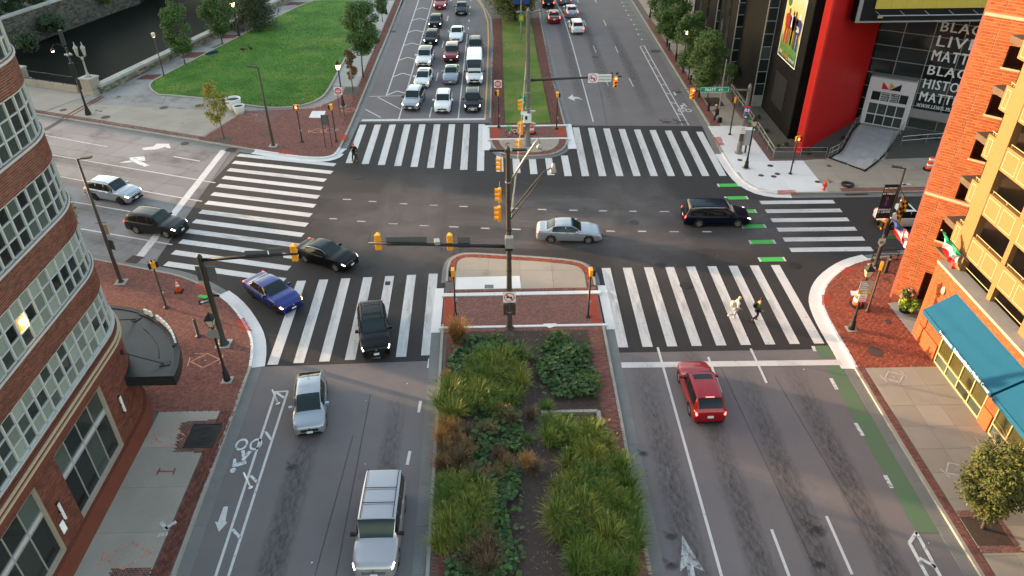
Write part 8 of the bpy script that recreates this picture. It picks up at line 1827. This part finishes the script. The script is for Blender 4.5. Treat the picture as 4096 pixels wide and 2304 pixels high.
# ================================================================ people and animals
GIRTH = 1.18
def skin(name, vs, es, m, parent, sub=2, root=0):
    """continuous surface grown on a skeleton: vs = [(x, y, z, radius)]"""
    me = bpy.data.meshes.new(name); me.from_pydata([v[:3] for v in vs], es, []); me.update(); o = obj(name, me, m, parent)
    md = o.modifiers.new('skin', 'SKIN'); md.use_smooth_shade = True
    if not me.skin_vertices: return o
    for i, v in enumerate(vs):
        r = v[3]*GIRTH; me.skin_vertices[0].data[i].radius = (r, r)
        me.skin_vertices[0].data[i].use_root = (i == root)
    s = o.modifiers.new('sub', 'SUBSURF'); s.levels = sub; s.render_levels = sub; return o
for nm, c in (('cloth_white', (.6, .57, .52)), ('cloth_black', (.012, .012, .014)), ('cloth_grey', (.3, .3, .31)), ('cloth_olive', (.07, .08, .025)), ('cloth_navy', (.015, .02, .04)), ('cloth_cream', (.55, .42, .28)), ('cloth_brown', (.035, .026, .02)), ('hair_blond', (.6, .42, .25)), ('hair_brown', (.06, .025, .015)), ('shoe_white', (.6, .55, .5)), ('shoe_brown', (.12, .04, .02)), ('cloth_blue', (.18, .22, .3))): mat(nm, c, .85, var=.12, scale=6, fine=.08)
def person(label, loc, rz, J, top, legs, shoe, hair, skin_m='skin', hat=None, z=.013, hood=False):
    """J: joints in metres, facing +x. keys: pel, chest, neck, head, and per side l/r: sho, elb, wri, hip, kne, ank, toe"""
    t = thing('person', label, 'person', (loc[0], loc[1], z), rz); P = lambda k: Vector(J[k])
    pel, ch, nk, hd = P('pel'), P('chest'), P('neck'), P('head')
    mid = (pel+ch)/2; vs = [(*pel, .13), (*mid, .125), (*ch, (.15, .12)), (*nk, .055), (*(nk+(hd-nk)*.45), .058)]; es = [(0, 1), (1, 2), (2, 3), (3, 4)]
    vs = [v if not isinstance(v[3], tuple) else (*v[:3], .14) for v in vs]
    f = Vector((1, 0, 0))
    # head: skull, jaw, nose in the same skeleton
    b = len(vs); up = (hd-nk).normalized(); vs += [(*(hd-up*.03+f*.015), .078), (*(hd+up*.07), .086), (*(hd+up*.13), .06), (*(hd+up*.02+f*.085), .022)]; es += [(4, b), (b, b+1), (b+1, b+2), (b, b+3)]
    for s in 'lr':
        sho, elb, wri, hip, kne, ank, toe = [P(s+k) for k in ('sho', 'elb', 'wri', 'hip', 'kne', 'ank', 'toe')]
        b = len(vs); vs += [(*sho, .06), (*elb, .042), (*wri, .03)]; es += [(2, b), (b, b+1), (b+1, b+2)]
        d = (wri-elb).normalized(); sd = d.orthogonal().normalized() if abs(d.y) > .9 else Vector((0, 1, 0)).cross(d).normalized(); pm = len(vs); vs.append((*(wri+d*.06), .03)); es.append((b+2, pm))
        for q, (off, ln) in enumerate(((-.03, .075), (-.01, .085), (.01, .08), (.03, .062))):
            e = wri+d*.1+sd*off; k = len(vs); vs += [(*e, .009), (*(e+d*ln*.55+Vector((.008, 0, 0))), .008), (*(e+d*ln*.9+Vector((.025, 0, 0))), .007)]; es += [(pm, k), (k, k+1), (k+1, k+2)]
        k = len(vs); vs += [(*(wri+d*.04+sd*.04), .01), (*(wri+d*.085+sd*.058), .008)]; es += [(pm, k), (k, k+1)]
        b = len(vs); vs += [(*hip, .085), (*kne, .055), (*ank, .038), (*toe, .035)]; es += [(0, b), (b, b+1), (b+1, b+2), (b+2, b+3)]
    skin('body', vs, es, skin_m, t, 1)
    # clothes follow the body
    vs = [(*(pel+Vector((0, 0, .02))), .155), (*mid, .15), (*ch, .165), (*(nk-up*.03), .085)]; es = [(0, 1), (1, 2), (2, 3)]
    for s in 'lr':
        sho, elb, wri = [P(s+k) for k in ('sho', 'elb', 'wri')]; b = len(vs); vs += [(*sho, .08), (*elb, .062), (*(wri-(wri-elb)*.06), .045)]; es += [(2, b), (b, b+1), (b+1, b+2)]
    if hood: b = len(vs); vs += [(*(nk-f*.09-up*.01), .075)]; es += [(3, b)]
    skin('jacket', vs, es, top, t, 1, 1)
    vs = [(*(pel-Vector((0, 0, .0))), .14)]; es = []
    for s in 'lr':
        hip, kne, ank = [P(s+k) for k in ('hip', 'kne', 'ank')]; b = len(vs); vs += [(*hip, .1), (*kne, .07), (*(ank+(kne-ank)*.08), .055)]; es += [(0, b), (b, b+1), (b+1, b+2)]
    skin('trousers', vs, es, legs, t, 1)
    for s in 'lr':
        ank, toe = P(s+'ank'), P(s+'toe'); d = (toe-ank); d2 = Vector((d.x, d.y, 0)); d2 = d2.normalized() if d2.length > .01 else f
        skin('shoe', [(*(ank-d2*.04+Vector((0, 0, -.03))), .045), (*(ank+(toe-ank)*.5), .05), (*toe, .04)], [(0, 1), (1, 2)], shoe, t, 1)
    hm = MB(); c = hd+up*.065-f*.012; hm.ball(c, .1, 12, 8, (1.04, .95, 1.02)); o = hm.build('hair', hair, t, smooth=True)
    fc = MB().ball(hd+up*.035+f*.03, .078, 10, 8, (.9, .85, 1.15)).build('face', skin_m, t, smooth=True)
    for sg in (1, -1):
        MB().ball(hd+up*.05+f*.098+Vector((0, sg*.03, 0)), .011, 6, 4).build('eye', 'cloth_black', fc); MB().ball(hd+up*.035+Vector((-.005, sg*.085, 0)), .022, 6, 4, (.8, .4, 1.2)).build('ear', skin_m, fc)
    MB().box(hd-up*.015+f*.1, (.008, .04, .008)).build('mouth', 'letter_red', fc)
    if hat: 
        MB().ball(hd+up*.09-f*.005, .112, 12, 6, (1.1, .95, .75)).build('headgear', hat, t, smooth=True); MB().box(hd+up*.085+f*.11, (.1, .14, .015)).build('peak', hat, t)
    return t
def backpack(par, c, s, m, strap=True):
    o = soften(MB().box(c, s).build('backpack', m, par), .06, 3); MB().box((c[0]-s[0]*.55, c[1], c[2]-s[2]*.15), (s[0]*.3, s[1]*.7, s[2]*.45)).build('pocket', m, o)
    return o
walk = lambda **k: dict(dict(pel=(0, 0, .93), chest=(.03, 0, 1.34), neck=(.05, 0, 1.5), head=(.09, 0, 1.62), lsho=(.03, .18, 1.4), lelb=(-.08, .23, 1.14), lwri=(.08, .22, .92), rsho=(.03, -.18, 1.4), relb=(.0, -.24, 1.13), rwri=(.18, -.2, .98), lhip=(0, .09, .88), lkne=(.1, .1, .48), lank=(.0, .1, .09), ltoe=(.16, .1, .045), rhip=(0, -.09, .88), rkne=(.02, -.1, .47), rank=(-.3, -.1, .16), rtoe=(-.17, -.1, .05)), **k)
A = person('person in white jacket with cream backpack striding over the right crosswalk', (15.12,39.13), R(-4), walk(rkne=(-.05, -.1, .47), rank=(-.42, -.1, .44), rtoe=(-.5, -.1, .3), lkne=(.03, .1, .48), lank=(-.02, .1, .09), ltoe=(.15, .1, .045)), 'cloth_white', 'cloth_grey', 'shoe_white', 'hair_blond', hood=True)
backpack(A, (-.25, 0, 1.2), (.22, .3, .42), 'cloth_cream'); soften(MB().box((.14, .0, 1.18), (.1, .26, .36)).build('dark_vest_front', 'cloth_black', A), .04)
B = person('person in olive jacket and dark jeans walking over the right crosswalk', (16.44,38.91), R(-2), walk(), 'cloth_olive', 'cloth_navy', 'shoe_brown', 'hair_brown'); backpack(B, (-.22, .02, 1.24), (.16, .26, .38), 'cloth_black')
# cyclist standing over a bicycle at the far left kerb, facing the camera
cy = (-13.15,64.46); st = dict(pel=(0, 0, .93), chest=(.0, 0, 1.36), neck=(.02, 0, 1.52), head=(.04, 0, 1.63), lsho=(.0, .19, 1.42), lelb=(.0, .3, 1.15), lwri=(.2, .27, .98), rsho=(0, -.19, 1.42), relb=(.08, -.36, 1.2), rwri=(.2, -.1, 1.33), lhip=(0, .1, .88), lkne=(.08, .18, .48), lank=(.0, .2, .09), ltoe=(.16, .22, .045), rhip=(0, -.1, .88), rkne=(.05, -.2, .48), rank=(.0, -.26, .09), rtoe=(.16, -.28, .045))
person('person in black with red helmet standing over a bicycle at the far left crosswalk', cy, R(-100), st, 'cloth_black', 'cloth_black', 'shoe_brown', 'hair_brown', hat='letter_red')
bk_ = thing('bicycle', 'dark bicycle held by the person in black', 'bicycle', (cy[0]+.05, cy[1]+.05, .012), R(-72)); bicycle(bk_, 'cloth_brown', .35, 1.05)
# person leaning on the white pole by the museum
ln = (22.01,72.46); D_ = person('person in dark clothes and pale cap leaning by the white pole', ln, R(170), dict(pel=(-.12, 0, .92), chest=(-.08, 0, 1.34), neck=(-.04, 0, 1.5), head=(.02, 0, 1.61), lsho=(-.06, .18, 1.4), lelb=(-.02, .24, 1.14), lwri=(.2, .1, 1.12), rsho=(-.06, -.18, 1.4), relb=(-.02, -.24, 1.14), rwri=(.2, -.08, 1.14), lhip=(-.12, .09, .88), lkne=(.02, .1, .48), lank=(.1, .1, .09), ltoe=(.27, .1, .045), rhip=(-.12, -.09, .88), rkne=(.02, -.09, .5), rank=(.18, -.02, .09), rtoe=(.34, .0, .045)), 'cloth_brown', 'cloth_black', 'shoe_brown', 'hair_brown', 'skin_dark', hat='cloth_cream', z=.15)
bp = thing('backpack', 'black backpack standing on the pavement beside the leaning person', 'backpack', (ln[0]+.42, ln[1]-.35, .15)); soften(MB().box((0, 0, .26), (.4, .3, .52)).build('bag', 'cloth_black', bp), .1, 3); MB().tube([(-.08, 0, .5), (0, 0, .6), (.08, 0, .5)], .015, 5).build('handle', 'cloth_black', bp); MB().box((0, -.17, .18), (.28, .06, .24)).build('pocket', 'cloth_black', bp)
# sleeper under a dark blanket on the canal walk
sl = thing('person', 'person lying under a dark blanket on the brick band by the lawn', 'person', (-36.25, 97.4, .15), R(42)); skin('body', [(0, 0, .17, .16), (.3, .02, .17, .15), (.55, .0, .17, .07), (.72, 0, .17, .1), (-.4, .06, .15, .12), (-.8, .02, .13, .08), (-.95, .02, .12, .06)], [(0, 1), (1, 2), (2, 3), (0, 4), (4, 5), (5, 6)], 'cloth_brown', sl, 1)
rows = []
for i in range(13):
    x = -.85+1.6*i/12; rows.append([(x+.03*math.sin(j*2+i), .42*math.cos(math.pi*j/8)*(1-.25*abs(i-6)/6), .02+.36*math.sin(math.pi*j/8)*(1-.45*abs((i-7)/7)**2)+.02*math.sin(i*2.3+j*1.7)) for j in range(9)])
MB().grid(rows).build('blanket', 'cloth_navy', sl, smooth=True); MB().ball((-.98, .03, .1), .1, 8, 6, (1.3, .7, .6)).build('shoe', 'cloth_cream', sl, smooth=True)
for (x, y), rz, lab, h in (((-32.38,97.79), R(10), 'goose grazing with lowered neck on the lawn', 0), ((-31.47,98.2), R(150), 'goose standing upright on the lawn', 1)):
    g = thing('goose', lab, 'goose', (x, y, .27), rz)
    nk = [(.28, 0, .42, .04), (.32, 0, .6, .033), (.34, 0, .74, .035), (.42, 0, .75, .015)] if h else [(.3, 0, .36, .04), (.42, 0, .3, .032), (.5, 0, .14, .033), (.57, 0, .08, .014)]
    skin('body', [(0, 0, .34, .15), (.16, 0, .36, .12), (-.2, 0, .36, .1), (-.38, 0, .4, .04)]+nk+[(.02, .06, .2, .025), (.02, .06, .04, .012), (.1, .06, .02, .02), (.02, -.06, .2, .025), (.02, -.06, .04, .012), (.1, -.06, .02, .02)], [(0, 1), (0, 2), (2, 3), (1, 4), (4, 5), (5, 6), (6, 7), (0, 8), (8, 9), (9, 10), (0, 11), (11, 12), (12, 13)], 'cloth_brown', g, 1)
# litter on the grass and roads
rg = random.Random(12); mb = MB()
for k in range(36):
    x, y = rg.choice(((rg.uniform(-30, -18), rg.uniform(84, 110)), (rg.uniform(1, 5), rg.uniform(76, 100)), (rg.uniform(25.5, 30), rg.uniform(64, 74)), (rg.uniform(-14, -4), rg.uniform(10, 34)), (rg.uniform(7, 20), rg.uniform(12, 70)))); zz = .29 if x < -16 else .215 if 0 < x < 5.5 and y > 74 else .18 if x > 24 else .02; s = rg.uniform(.015, .04); mb.box((x, y, zz), (s*2, s*1.3, .01), rz=rg.random()*3)
mb.build('litter', 'sign_white', label='scraps of pale litter scattered over grass and street', kind='stuff')
bpy.data.scenes.remove(TXT)
